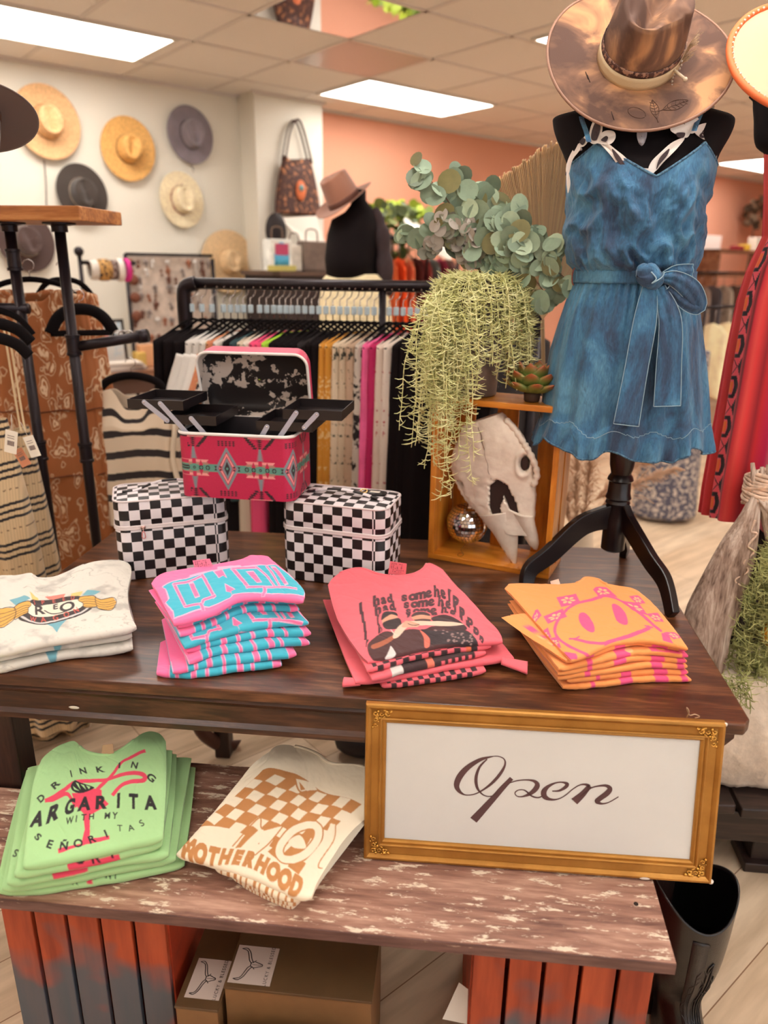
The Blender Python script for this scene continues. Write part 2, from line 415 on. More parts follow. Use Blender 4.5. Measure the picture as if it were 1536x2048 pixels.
# ================================================================== display table, lower shelf, crates, sign
ZT, ZS = .78, .48
XL, XR, YF, YB = -1.06, .555, 1.245, 2.15
W_TOP = wood('table_wood', (36, 17, 9), (82, 46, 26), (132, 84, 52), 3.0, 'x', .34, .25)
W_APR = wood('apron_wood', (32, 15, 10), (66, 36, 22), (104, 66, 44), 3.0, 'x', .42, .1)
W_DARK = wood('dark_leg_wood', (20, 9, 7), (40, 20, 15), (62, 36, 28), 4.0, 'z', .45)
t = thing('display_table', 'dark brown wooden display table carrying the shirts and boxes', 'table', (0, 0, 0))
top = MB(); top.prism([(XL, YF), (XR, YF), (XR + .015, YF + .02), (XR + .02, YB), (XL, YB)], ZT - .024, ZT, 'xy')
top.build('table_top', W_TOP, t, bevel=.003, smooth=False)
ap = MB()
prof = [(YF + .012, ZT - .024), (YF + .006, ZT - .034), (YF + .014, ZT - .044), (YF + .02, ZT - .05), (YF + .02, ZT - .088), (YF + .012, ZT - .096), (YF + .012, ZT - .108), (YF + .05, ZT - .108), (YF + .05, ZT - .024)]
ap.prism(prof, XL + .01, XR - .03, 'yz')
ap.bx(XL + .02, XR - .05, YB - .05, YB - .02, ZT - .108, ZT - .024)
ap.bx(XL + .02, XL + .045, YF + .05, YB - .05, ZT - .108, ZT - .024)
ap.prism([(XR - .01, ZT - .024), (XR - .01, ZT - .04), (XR - .035, ZT - .07), (XR - .06, ZT - .108), (XR - .09, ZT - .108), (XR - .09, ZT - .024)], YF + .014, YB - .03, 'xz')
ap.build('apron', W_APR, t, smooth=False)
for x in (-.905 - .045, XR - .095):
    MB().prism([(x - .03, YF + .03), (x + .03, YF + .03), (x + .03, YF + .09), (x - .03, YF + .09)], 0, ZT - .1, 'xy').build('leg', W_DARK, t, bevel=.003, smooth=False)
for x in (-.74, XR - .12):
    MB().box((x, YB - .08, (ZT - .1) / 2), (.05, .05, ZT - .1)).build('leg', W_DARK, t, bevel=.003, smooth=False)
# chip of bare wood on the apron
MB().ball((0, 0, 0), .011, 8, 5, (1.1, .12, .35)).build('paint_chip', mat('bare_chip', (226, 214, 200), .8), t)
bpy.data.objects['paint_chip'].location = TP(148, 1415, YF + .018)

W_SHELF = wood('weathered_shelf', (104, 66, 54), (156, 112, 94), (196, 154, 132), 3.2, 'x', .5, 0, wear=(64, .560, (226, 206, 182)), bumpd=.0012)
W_SEDGE = wood('shelf_edge', (70, 46, 42), (98, 68, 62), (126, 92, 84), 3, 'x', .6, 0, wear=(60, .62, (168, 140, 124)))
t = thing('lower_shelf', 'weathered whitewashed wooden board laid across the orange crates', 'shelf', (0, 0, 0))
MB().prism([(-1.12, .985), (.402, .985), (.41, 1.40), (-.905, 1.40), (-.905, 1.268), (-.995, 1.268), (-.995, 1.40), (-1.12, 1.40)], ZS - .022, ZS, 'xy').build('board', W_SHELF, t, smooth=False)
MB().bx(-1.12, .402, .983, .9855, ZS - .023, ZS - .001).build('edge_band', W_SEDGE, t, smooth=False)
MB().lathe([(.0045, 0), (.004, .0012), (.001, .0015)], 12, TZ(1272, 1808, ZS)).build('screw', mat('dark_screw', (40, 26, 22), .5, .5), t)

def orange_slat():
    m, nt, b = newmat('orange_slats'); MATS['orange_slats'] = m
    tc = nd(nt, 'ShaderNodeTexCoord'); mp = nd(nt, 'ShaderNodeMapping'); mp.inputs['Scale'].default_value = (1, 1, .1); nt.links.new(tc.outputs['Object'], mp.inputs['Vector'])
    n = nd(nt, 'ShaderNodeTexNoise', i_Scale=40., i_Detail=6.); nt.links.new(mp.outputs[0], n.inputs['Vector'])
    r = nd(nt, 'ShaderNodeValToRGB'); nt.links.new(n.outputs[0], r.inputs[0])
    r.color_ramp.elements[0].position = .3; r.color_ramp.elements[0].color = L4((138, 46, 22)); r.color_ramp.elements[1].position = .7; r.color_ramp.elements[1].color = L4((192, 84, 46))
    n2 = nd(nt, 'ShaderNodeTexNoise', i_Scale=7.5, i_Detail=2.); nt.links.new(tc.outputs['Object'], n2.inputs['Vector'])
    sx = nd(nt, 'ShaderNodeSeparateXYZ'); nt.links.new(tc.outputs['Object'], sx.inputs[0])
    mr = nd(nt, 'ShaderNodeMapRange'); nt.links.new(sx.outputs[2], mr.inputs[0])
    for i, v in ((1, .40), (2, .20), (3, -.28), (4, .16)): mr.inputs[i].default_value = v
    ad = nd(nt, 'ShaderNodeMath', operation='ADD'); nt.links.new(n2.outputs[0], ad.inputs[0]); nt.links.new(mr.outputs[0], ad.inputs[1])
    r2 = nd(nt, 'ShaderNodeValToRGB'); nt.links.new(ad.outputs[0], r2.inputs[0])
    r2.color_ramp.elements[0].position = .42; r2.color_ramp.elements[0].color = (0, 0, 0, 1); r2.color_ramp.elements[1].position = .62; r2.color_ramp.elements[1].color = (.85, .85, .85, 1)
    x = nd(nt, 'ShaderNodeMix', data_type='RGBA'); nt.links.new(r2.outputs[0], x.inputs[0]); nt.links.new(r.outputs[0], x.inputs[6]); x.inputs[7].default_value = L4((58, 92, 104))
    nt.links.new(x.outputs[2], b.inputs['Base Color']); b.inputs['Roughness'].default_value = .5
    return m
M_SLAT = orange_slat()
def slat_crate(x0, x1, label, n):
    t = thing('orange_crate', label, 'crate', (0, 0, 0))
    y0, y1, zt = 1.03, 1.36, ZS - .0225
    w = (x1 - x0); sw = w / n
    for k in range(n):
        MB().bx(x0 + k * sw + .004, x0 + (k + 1) * sw - .004, y0, y0 + .012, 0.01, zt).build('slat', M_SLAT, t, bevel=.0015, smooth=False)
    f = MB()
    for xx in (x0 + .001, x1 - .013): f.bx(xx, xx + .012, y0 + .0125, y1, 0, zt)
    f.bx(x0 + .014, x1 - .014, y1 - .012, y1, 0, zt); f.bx(x0 + .014, x1 - .014, y0 + .0125, y1 - .013, 0, .012)
    f.bx(x0 + .014, x1 - .014, y0 + .0125, y0 + .03, zt - .05, zt)
    f.build('side_panel', mat('crate_side', (150, 52, 26), .55, noise=(9, .3)), t, smooth=False)
slat_crate(-.835, -.503, 'orange slatted crate with blue spray marks under the left end of the board', 5)
slat_crate(.066, .390, 'orange slatted crate with grey-blue smudges under the right end of the board, beside the boots', 5)

# boxes between the crates
M_KRAFT = mat('kraft', (128, 92, 56), .6, noise=(8, .12)); M_KLID = mat('olive_lid', (92, 68, 42), .5, noise=(6, .15))
M_LABEL = mat('label_paper', (206, 188, 176), .6); M_INK = mat('label_ink', (36, 24, 22), .6)
def gift_box(x0, x1, y0, y1, z1, label, lab, full=True):
    t = thing('gift_box', label, 'box', (x0, y0, 0)); w, d = x1 - x0, y1 - y0
    MB().bx(.002, w - .002, .002, d - .002, 0, z1 - .006).build('tray', M_KRAFT, t, bevel=.001, smooth=False)
    MB().bx(0, w, 0, d, z1 - .0055, z1).build('lid', M_KLID, t, bevel=.001, smooth=False)
    lx0, ly0, lw, lh = lab
    l = MB().bx(lx0, lx0 + lw, ly0, ly0 + lh, z1 + .0002, z1 + .0008).build('label', M_LABEL, t, smooth=False)
    zz = z1 + .0012
    k = MB(); pl = lambda px, py: (lx0 + lw * px, ly0 + lh * py, zz)
    # long-horned skull line drawing, turned on its side
    def ln(p, w=.0009):
        P = np.array([pl(*q) for q in p]); k.tube(P if len(p) == 2 else spline(P, 20), w, 4, flat=.4)
    for s in (1, -1):
        ln([(.42, .5 + .04 * s), (.36, .5 + .10 * s), (.30, .5 + .26 * s), (.24, .5 + .36 * s), (.10, .5 + .40 * s)])
        ln([(.47, .5 + .05 * s), (.40, .5 + .16 * s), (.33, .5 + .32 * s), (.22, .5 + .42 * s), (.10, .5 + .40 * s)])
        ln([(.42, .5 + .04 * s), (.50, .5 + .08 * s), (.60, .5 + .05 * s), (.70, .5 + .02 * s)])
        ln([(.46, .5 + .05 * s), (.53, .5 + .12 * s)], .0007)
    ln([(.42, .46), (.42, .54)]); ln([(.70, .48), (.70, .52)]); ln([(.45, .5), (.68, .5)], .0006)
    text_mesh(k, 'LUCKY & BLESSED', .0098, lambda a, c: (lx0 + lw * .90 - c, ly0 + lh * .5 + a, zz), bold=.004, spacing=1.25, sx=.9)
    k.build('printing', M_INK, l, smooth=False)
gift_box(-.395, -.112, 1.012, 1.20, .285, 'brown gift box with a white skull label, the upper one between the crates', (.005, .01, .082, .082))
gift_box(-.485, -.400, .99, 1.17, .25, 'smaller brown gift box with a skull label, beside the left crate', (.012, .02, .068, .085))

# red woven-pattern travel case, only its top shows
art = Art(-.15, .15, -.1, .1, (168, 22, 30), .0008)
W_, K_, G_ = (235, 226, 216), (24, 14, 16), (150, 150, 156)
art.rect(-.15, .055, .3, .05, W_); art.rect(-.15, .06, .3, .03, K_)
for k in range(-13, 14):
    x = k * .0115
    art.poly([(x - .005, .075), (x, .081), (x + .005, .075), (x, .069)], W_); art.poly([(x - .0025, .075), (x, .078), (x + .0025, .075), (x, .072)], K_)
    art.rect(x - .003, .088, .006, .005, K_)
for c, wd, sh in ((W_, .016, 0), (K_, .010, -.006), ((120, 14, 24), .006, -.014)):
    for k in range(-8, 8):
        x = k * .045
        for j in range(6):
            art.rect(x + j * .0037, .02 + sh + j * .005, .0040, wd, c); art.rect(x + .0225 + j * .0037, .045 + sh - j * .005, .0040, wd, c)
for k in range(-6, 7):
    x = k * .045 + .0225
    for j, (a, c) in enumerate(((.012, W_), (.008, K_), (.004, (190, 40, 40)))): art.poly([(x - a, -.01), (x, -.01 + a), (x + a, -.01), (x, -.01 - a)], c)
art.done()
t = thing('travel_case', 'red woven-pattern zip case in front of the brown gift box', 'case', (-.245, .915, 0))
mb = MB(); NU = 150
path = [(-.085, .0, .0), (-.085, .20, .0)] + [(-.085 + .03 * (1 - cos(a)), .20 + .03 * sin(a), 0) for a in np.linspace(0, pi / 2, 8)] + [(y, .23, 0) for y in np.linspace(-.05, .05, 60)] + [(.055 + .03 * sin(a), .20 + .03 * cos(a), 0) for a in np.linspace(0, pi / 2, 8)] + [(.085, 0, 0)]
Pg = []; Cg = []
for u in np.linspace(-1, 1, NU):
    e = (abs(u) ** 6) * .02
    row = []; rc = []
    for (y, z, _) in path: row.append((u * .14, y * (1 - e * 2), max(z - e, 0))); rc.append(art.sample(u * .14, y)[()])
    Pg.append(row); Cg.append(rc)
mb.grid(np.array(Pg), capu=True, col=np.array(Cg)); mb.build('body', mat('case_cloth', (255, 255, 255), .55, attr=True), t, angle=50)
MB().tube([(-.05, .03, .2305), (-.045, .0, .236), (0, -.008, .238), (.045, 0, .236), (.05, .03, .2305)], .0035, 6).build('handle', mat('black_vinyl', (24, 18, 18), .4), t)
mb = MB(); mb.add([(0, 0, 0), (.05, .01, .0), (.06, .06, .001), (.015, .07, .0)], [(0, 1, 2, 3)])
single('paper_sheet', mb, mat('white_paper', (232, 222, 208), .7), 'white folded paper low between the crates by the right crate', 'paper', (.02, 1.06, .20), (radians(50), 0, radians(-20)), smooth=False, solid=.001)

# ------------------------------------------------------------------ the framed OPEN sign leaning on the table edge
bl = Vector(TZ(727, 1709, ZS)); br_ = Vector(TZ(1417, 1757, ZS)); tl = Vector(TP(731, 1401, YF - .02)); tr = Vector(TP(1445, 1440, YF - .02))
ex = ((br_ - bl).normalized() + (tr - tl).normalized()).normalized(); mid = (bl + br_) / 2; mt = (tl + tr) / 2
up = (mt - mid); up = (up - ex * up.dot(ex)); SH = up.length; up.normalize(); en = ex.cross(up)   # en points away from the viewer
SW = ((br_ - bl).length + (tr - tl).length) / 2
Ms = FR['T'] @ Matrix(((ex.x, en.x * -1, up.x, mid.x), (ex.y, en.y * -1, up.y, mid.y), (ex.z, en.z * -1, up.z, mid.z), (0, 0, 0, 1)))
# local x = along the sign, y = back, z = up
det = Matrix(Ms).to_3x3().determinant()
if det < 0: Ms = Ms @ Matrix.Diagonal((1, -1, 1, 1))
Ms = Ms @ Matrix.Translation((0, .0, 0))
t = thing('open_sign', 'gold framed sign reading Open, leaning between the board and the table edge', 'sign', M=Ms)
SI = np.array(Ms.inverted())
toC = SI[:3, :3] @ np.array([0, 0, CZ]) + SI[:3, 3]
SGN = 1 if toC[1] > 0 else -1        # side the viewer is on
def SP(px, py):
    o = toC; d = SI[:3, :3] @ ray(px, py); k = -o[1] / d[1]; p = o + d * k; return float(p[0]), float(p[2])
M_GOLD = mat('gold_leaf', (168, 116, 48), .38, .55, noise=(14, .25), rgb2=(190, 136, 62), bump=(220, .12, .0006))
M_GOLD2 = mat('gold_bright', (224, 172, 84), .25, .85)
hw = SW / 2; fwid = .040
prof = [(0, .0), (0, .012), (.002, .0165), (.006, .0175), (.009, .015), (.012, .012), (.0125, .0105), (.027, .0095), (.0275, .0125), (.030, .0135), (.032, .011), (.0325, .009), (.036, .0095), (.039, .007), (.040, .004), (.040, 0)]
def frame_loop(pr):
    rows = []
    for d, h in pr:
        rows.append([(-hw + d, h * SGN, d), (hw - d, h * SGN, d), (hw - d, h * SGN, SH - d), (-hw + d, h * SGN, SH - d)])
    return np.array(rows)
MB().grid(frame_loop(prof), cv=True).build('frame', M_GOLD, t, smooth=False)
MB().bx(-hw + .03, hw - .03, *sorted((.003 * SGN, -.002 * SGN)), .03, SH - .03).build('panel', mat('sign_card', (220, 219, 214), .35, noise=(3, .03), spec=.4), t, smooth=False)
for cx, cz, sx, sz in ((-hw, 0, 1, 1), (hw, 0, -1, 1), (-hw, SH, 1, -1), (hw, SH, -1, -1)):
    o = MB(); rr = random.Random(3)
    for k in range(46):
        a = rr.random(); c = rr.random() * (1 - a)
        if a + c > .95: continue
        x = .012 + .042 * a; z = .012 + .042 * c
        if x > .028 and z > .028: continue
        o.ball((cx + sx * x, (.0115 + .002 * rr.random()) * SGN, cz + sz * z), .0016 + .0014 * rr.random(), 7, 5)
    for q in range(3):
        cc = .018 + q * .012
        for u, v in ((cc, .019), (.019, cc)):
            o.tube([(cx + sx * (u + .0045 * cos(w) * (1 - w / 9)), .0135 * SGN, cz + sz * (v + .0045 * sin(w) * (1 - w / 9))) for w in np.linspace(0, 6, 14)], .0011, 5)
    o.build('corner_ornament', M_GOLD2, t)
# script lettering, pen strokes with changing weight
def CP(a, c): return SP(880 + a / 4.042, 1480 + c / 4.042)
def strk(P, W): return [CP(*p) for p in P], [w / 4.042 / F_PX * 1.42 for w in W]
S = [
 ([(430,125),(330,150),(230,210),(165,280),(135,350),(150,400),(200,435),(270,432),(340,400),(420,340),(490,260),(525,190),(515,145),(470,125),(430,125)], [8,28,42,50,46,32,12,10,13,22,24,15,10,8,8]),
 ([(380,148),(320,210),(292,290),(295,360),(320,410),(365,443),(420,445),(470,415)], [10,18,25,24,15,10,9,8]),
 ([(578,302),(500,385),(430,465),(270,640)], [34,42,48,66]),
 ([(545,345),(620,322),(700,315),(760,325),(785,355),(765,395),(720,430),(660,450),(620,445),(605,420),(630,398),(670,395),(700,410),(740,445),(790,458),(835,440)], [8,10,12,24,40,40,28,12,9,9,9,9,13,14,12,10]),
 ([(905,405),(960,402),(1010,375),(1025,348),(985,334),(930,340),(870,370),(838,410),(845,450),(890,472),(950,470),(1010,440),(1070,390),(1130,355),(1180,353),(1205,368)], [9,17,27,28,13,14,28,44,42,22,10,9,9,11,20,30]),
 ([(1208,362),(1150,430),(1083,490)], [36,50,66]),
 ([(1130,450),(1210,385),(1280,364),(1340,362),(1370,385),(1350,420),(1290,465),(1268,488),(1300,506),(1350,500),(1400,475),(1440,450)], [8,11,14,24,38,44,42,40,18,10,9,8]),
]
L = MB()
for P, W in S:
    q, w = strk(P, W); a, c = ribbon(q, w, len(q) * 9); n = len(a)
    V = [(p[0], .0036 * SGN, p[1]) for p in a] + [(p[0], .0036 * SGN, p[1]) for p in c]
    L.add(V, [(i, i + 1, n + i + 1, n + i) for i in range(n - 1)])
L.build('lettering', mat('sign_ink', (92, 62, 62), .6), t, smooth=False, recalc=False)
ch = MB(); ch.ball((hw - .001, .012 * SGN, .003), .005, 8, 6, (1.1, .8, 1)); ch.ball((hw - .001, .012 * SGN, SH - .003), .0035, 8, 6)
p = SP(1285, 1746); ch.ball((p[0], .015 * SGN, .003), .010, 10, 6, (1.2, .3, .4)); ch.build('chipped_plaster', mat('plaster', (236, 226, 214), .8), t)
w = MB(); p = SP(1390, 1432); w.tube(spline([(p[0] - .015, 0, SH + .001), (p[0] - .012, -.002, SH + .014), (p[0] - .016, 0, SH + .02), (p[0] - .01, 0, SH + .006), (p[0], 0, SH + .008), (p[0] + .008, 0, SH + .004), (p[0], 0, SH + .001)], 30), .0011, 5)
w.build('hanging_wire', mat('wire', (190, 160, 130), .4, .8), t)
# ================================================================== folded T-shirts
_cam = np.array([0, 0, CZ])
def proj_T(P):                     # table-frame points -> photo pixels
    P = np.asarray(P, float); W = P[..., 0:1] * _TX + P[..., 1:2] * _TY + P[..., 2:3] * np.array([0, 0, 1.]) - _cam
    d = W @ _fw; return np.stack([768 + F_PX * (W @ _r2) / d, 1024 + F_PX * (W @ _d2) / d], -1)
def rs(P, T):                      # resample a polyline by arc length at parameters T
    P = np.asarray(P, float)
    if len(P) > 2: P = spline(P, 90)
    L = np.concatenate([[0], np.cumsum(np.linalg.norm(np.diff(P, axis=0), axis=1))]); L /= L[-1]
    return np.stack([np.interp(T, L, P[:, k]) for k in range(P.shape[1])], 1)
class Patch:
    """surface spanned by four edge lines (front, back: left to right; left, right: front to back)"""
    def __init__(s, fr, bk, lf, rg):
        s.e = [np.array(k, float) for k in (fr, bk, lf, rg)]
    def __call__(s, U, S):
        U = np.asarray(U); S = np.asarray(S)
        f, b, l, r = rs(s.e[0], U), rs(s.e[1], U), rs(s.e[2], S), rs(s.e[3], S)
        c = [s.e[0][0], s.e[0][-1], s.e[1][0], s.e[1][-1]]
        u = U[:, None, None]; v = S[None, :, None]
        return ((1 - v) * f[:, None] + v * b[:, None] + (1 - u) * l[None] + u * r[None]
                - ((1 - u) * (1 - v) * c[0] + u * (1 - v) * c[1] + (1 - u) * v * c[2] + u * v * c[3]))
def px_line(pts, conv, z0, z1):
    P = [conv(*p) for p in pts]; n = len(P)
    L = np.concatenate([[0], np.cumsum([np.hypot(P[i + 1][0] - P[i][0], P[i + 1][1] - P[i][1]) for i in range(n - 1)])]); L /= L[-1]
    return [TZ(P[i][0], P[i][1], z0 + (z1 - z0) * L[i]) for i in range(n)]
def inverse(patch):
    U = np.linspace(0, 1, 25); S = np.linspace(0, 1, 25); P = proj_T(patch(U, S)).reshape(-1, 2)
    uu, ss = [k.ravel() for k in np.meshgrid(U, S, indexing='ij')]
    m0 = P.mean(0); sc = P.std(0)
    def B(q): x, y = (q[:, 0] - m0[0]) / sc[0], (q[:, 1] - m0[1]) / sc[1]; return np.stack([x ** i * y ** j for i in range(5) for j in range(5 - i)], 1)
    A = B(P); cu = np.linalg.lstsq(A, uu, rcond=None)[0]; cs = np.linalg.lstsq(A, ss, rcond=None)[0]
    return lambda x, y: tuple(float(k) for k in ((B(np.array([[x, y]])) @ cu)[0], (B(np.array([[x, y]])) @ cs)[0]))
def tee_mesh(patch, t, art, dense, seed, wr=.0017, ywrap=.09, neck=0.):
    """closed cushion: top sheet, rolled front fold, bottom sheet"""
    nu = 230 if dense else 150
    S = np.concatenate([np.linspace(1, .25, 150 if dense else 12), np.linspace(.245, 0, 70 if dense else 34)]) if dense else np.concatenate([np.linspace(1, .3, 10), np.linspace(.28, 0, 50)])
    U = np.linspace(0, 1, nu)
    P = patch(U, S[::-1])[:, ::-1]                       # nu x ns x 3 top sheet
    u = U[:, None]; s = S[None, :]
    side = 1 - np.abs(2 * u - 1) ** 14 * .55
    tt = t * side * np.ones_like(s)
    n = (fbm(u * 5 + seed, s * 4, seed) - .47) * 2; n2 = (fbm(u * 16 + s * 9, s * 12 - u * 4 + seed, seed + 5) - .47) * 2
    creas = np.abs(vnoise(u * 7 + s * 5 + seed, s * 2.2 - u * 2, seed + 9) - .5)
    P[:, :, 2] += wr * (n * 1.6 + n2 * .55 - sst(.07, 0, creas) * .35) - (1 - side) * t * .4
    F0 = P[:, -1]; d = F0 - P[:, -6]; d[:, 2] = 0; d /= np.linalg.norm(d, axis=1)[:, None]
    ph = np.linspace(0, pi, 14)[1:]
    r = (tt[:, -1] / 2)[:, None]
    fold = np.stack([F0[:, None, 0] + d[:, None, 0] * r * np.sin(ph), F0[:, None, 1] + d[:, None, 1] * r * np.sin(ph), F0[:, None, 2] - r * (1 - np.cos(ph))], -1)
    fold[:, :, 2] += 0
    bot = P[:, ::-10].copy(); bot[:, :, 2] -= tt[:, ::-10][:, :bot.shape[1]]
    G = np.concatenate([P, fold, bot[:, 1:]], 1)
    yy = np.concatenate([S, -ph / pi * ywrap, np.full(bot.shape[1] - 1, -ywrap)])
    C = art.sample(np.tile((U - .5)[:, None], (1, len(yy))), np.tile(yy, (nu, 1)))
    # sides show plain cloth edge layers
    mb = MB(); mb.grid(G, cv=True, capu=True, col=C); return mb
def stack(kind, cat_label, conv, zb, zt, top, lowers, arts, bg, group, labels, fabric, tagmark=None, collar=True, seed=1, jitter=None):
    """zt = heights of the top sheet at FL, FR, BR, BL; lowers = traced front lines, from the top down"""
    n = len(lowers) + 1; out = []
    zFL, zFR, zBR, zBL = zt
    def zz(c, k): return zb + (c - zb) * k            # k: 0 bottom .. 1 top
    P = Patch(px_line(top['front'], conv, zFL - .003, zFR - .003), px_line(top['back'], conv, zBL, zBR), px_line(top['left'], conv, zFL - .003, zBL), px_line(top['right'], conv, zFR - .003, zBR))
    inv = inverse(P); IP = lambda x, y: (lambda q: (q[0] - .5, q[1]))(inv(*conv(x, y)))
    BLt, BRt = np.array(P.e[1][0]), np.array(P.e[1][-1])
    art = arts(0, IP)
    t0 = ((zFL + zFR + zBL + zBR) / 4 - zb) / n
    def make(patch, t, art, dense, label, s):
        mb = tee_mesh(patch, t, art, dense, s)
        o = mb.build(kind, fabric, None, smooth=True, angle=60)
        c = patch(np.array([.5]), np.array([.5]))[0, 0]
        me = o.data; me.transform(Matrix.Translation((-c[0], -c[1], -c[2])))
        o.matrix_world = mtx(tuple(c), (0, 0, 0), 'T')
        tag(o, label, 'T-shirt', group); out.append((o, c, patch)); return o
    make(P, t0 * .93, art, True, labels[0], seed)
    if collar:
        o, c, _ = out[0]
        bk = rs(P.e[1], np.linspace(*collar, 30)); bk[:, 2] -= .001
        MB().tube(bk - c, .0042, 8, flat=.7).build('collar', fabric_plain(fabric, bg), o)
    if tagmark:
        o, c, _ = out[0]
        q = [TP(*conv(x, y), Y=P.e[1][len(P.e[1]) // 2][1] - .004) if False else None for x, y in []]
        yb = rs(P.e[1], np.array([tagmark[4]]))[0][1]
        a, b_, d, e = [np.array(TP(*conv(*p), yb + .002)) - c for p in tagmark[:4]]
        e = e + (0, 0, -.006); d = d + (0, 0, -.006)
        tg = MB().add([a, b_, d, e], [(0, 1, 2, 3)]).build('neck_label', mat('tag_' + kind + str(seed), tagmark[5], .7), o, smooth=False, solid=.0006)
        if len(tagmark) > 6:
            k = MB(); rr = random.Random(5)
            for row in range(6):
                for q in range(7):
                    if rr.random() < .3: continue
                    u0, v0 = .1 + q * .115, .12 + row * .12; w, h = .07 * rr.uniform(.6, 1.2), .035 + .03 * (row == 2)
                    f = lambda u, v: a * (1 - u) * (1 - v) + b_ * u * (1 - v) + d * u * v + e * (1 - u) * v + np.array([0, -.0009, .0])
                    k.add([f(u0, v0), f(u0 + w, v0), f(u0 + w, v0 + h), f(u0, v0 + h)], [(0, 1, 2, 3)])
            k.build('print_marks', mat('tag_ink', (120, 40, 50), .7), tg, smooth=False)
    rr = random.Random(seed)
    for i, lw in enumerate(lowers):
        k = (n - 1 - i) / n                        # top height fraction of this shirt
        za, zc = zz(zFL, k - .5 / n), zz(zFR, k - .5 / n)
        pts = lw['f'] if isinstance(lw, dict) else lw
        fr = px_line(pts, conv, za, zc); tk = t0
        fr = [(x, y, z + tk / 2) for x, y, z in fr]
        bl = np.array([BLt[0] + rr.uniform(-.006, .006), BLt[1] + rr.uniform(-.012, .0), zz(zBL, k)])
        br = np.array([BRt[0] + rr.uniform(-.006, .006), BRt[1] + rr.uniform(-.012, .0), zz(zBR, k)])
        cc_ = (BLt + BRt) / 2; bl[:2] += (cc_ - bl)[:2] * min(.14, .04 * i); br[:2] += (cc_ - br)[:2] * min(.08, .02 * i)
        if isinstance(lw, dict):
            if 'bl' in lw: bl = np.array(TZ(*conv(*lw['bl']), zz(zBL, k)))
            if 'br' in lw: br = np.array(TZ(*conv(*lw['br']), zz(zBR, k)))
        lf = [fr[0], tuple((np.array(fr[0]) + bl) / 2 + (rr.uniform(-.004, .004), 0, 0)), tuple(bl)]
        rg = [fr[-1], tuple((np.array(fr[-1]) + br) / 2 + (rr.uniform(-.004, .004), 0, 0)), tuple(br)]
        p = Patch(fr, [tuple(bl), tuple(br)], lf, rg)
        inv2 = inverse(p); IP2 = lambda x, y, inv2=inv2: (lambda q: (q[0] - .5, q[1]))(inv2(*conv(x, y)))
        make(p, tk * .96, arts(i + 1, IP2), False, labels[i + 1], seed * 10 + i)
    return out
def fabric_plain(f, bg): return mat('plain_%d_%d_%d' % tuple(bg), bg, .85, sheen=.2, bump=(900, .12, .0004))
def cloth(name, **k): return mat(name, (255, 255, 255), .85, attr=True, sheen=.15, bump=(700, .15, .0004), **k)
def newart(bg): return Art(-.55, .55, -.12, 1.05, bg, .0022)
def crop(x0, y0, s): return lambda x, y: (x0 + x / s, y0 + y / s)
def wpoly(a, IP, pts, col): a.poly([IP(*p) for p in pts], col)
def wsp(a, IP, pts, col, n=60): a.poly([IP(*p) for p in spline(pts, n, True)], col)
def wline(a, IP, pts, w, col):
    P = spline(pts, max(16, len(pts) * 8)) if len(pts) > 2 else np.array(pts, float)
    for k in range(len(P) - 1):
        d = P[k + 1] - P[k]; L = np.hypot(*d) + 1e-9; u = d / L; nn = np.array([-u[1], u[0]]) * w / 2; e = u * w * .3
        wpoly(a, IP, [P[k] + nn - e, P[k + 1] + nn + e, P[k + 1] - nn + e, P[k] - nn - e], col)
def wtext(a, IP, t, size, path, col, bold=0., sx=1., spacing=1., tilt=None, upv=None):
    """letters set one by one along a traced base line; upv = letter-up direction in the picture"""
    P = spline(path, 60) if len(path) > 2 else rs(path, np.linspace(0, 1, 60)); n = len(t)
    L = np.concatenate([[0], np.cumsum(np.linalg.norm(np.diff(P, axis=0), axis=1))])
    for i, chx in enumerate(t):
        if chx == ' ': continue
        s = L[-1] * ((i + .5) / n); c = np.array([np.interp(s, L, P[:, 0]), np.interp(s, L, P[:, 1])])
        q = np.array([np.interp(s + 4, L, P[:, 0]) - np.interp(s - 4, L, P[:, 0]), np.interp(s + 4, L, P[:, 1]) - np.interp(s - 4, L, P[:, 1])]); q /= np.hypot(*q)
        upd = np.array(upv(i) if callable(upv) else upv, float) if upv is not None else np.array([q[1], -q[0]])
        sz = size(i) if callable(size) else size
        for tri in text_tris(chx, sz, bold, 'C', 1., 0., sx):
            wpoly(a, IP, [c + q * p[0] + upd * p[1] for p in tri], col)

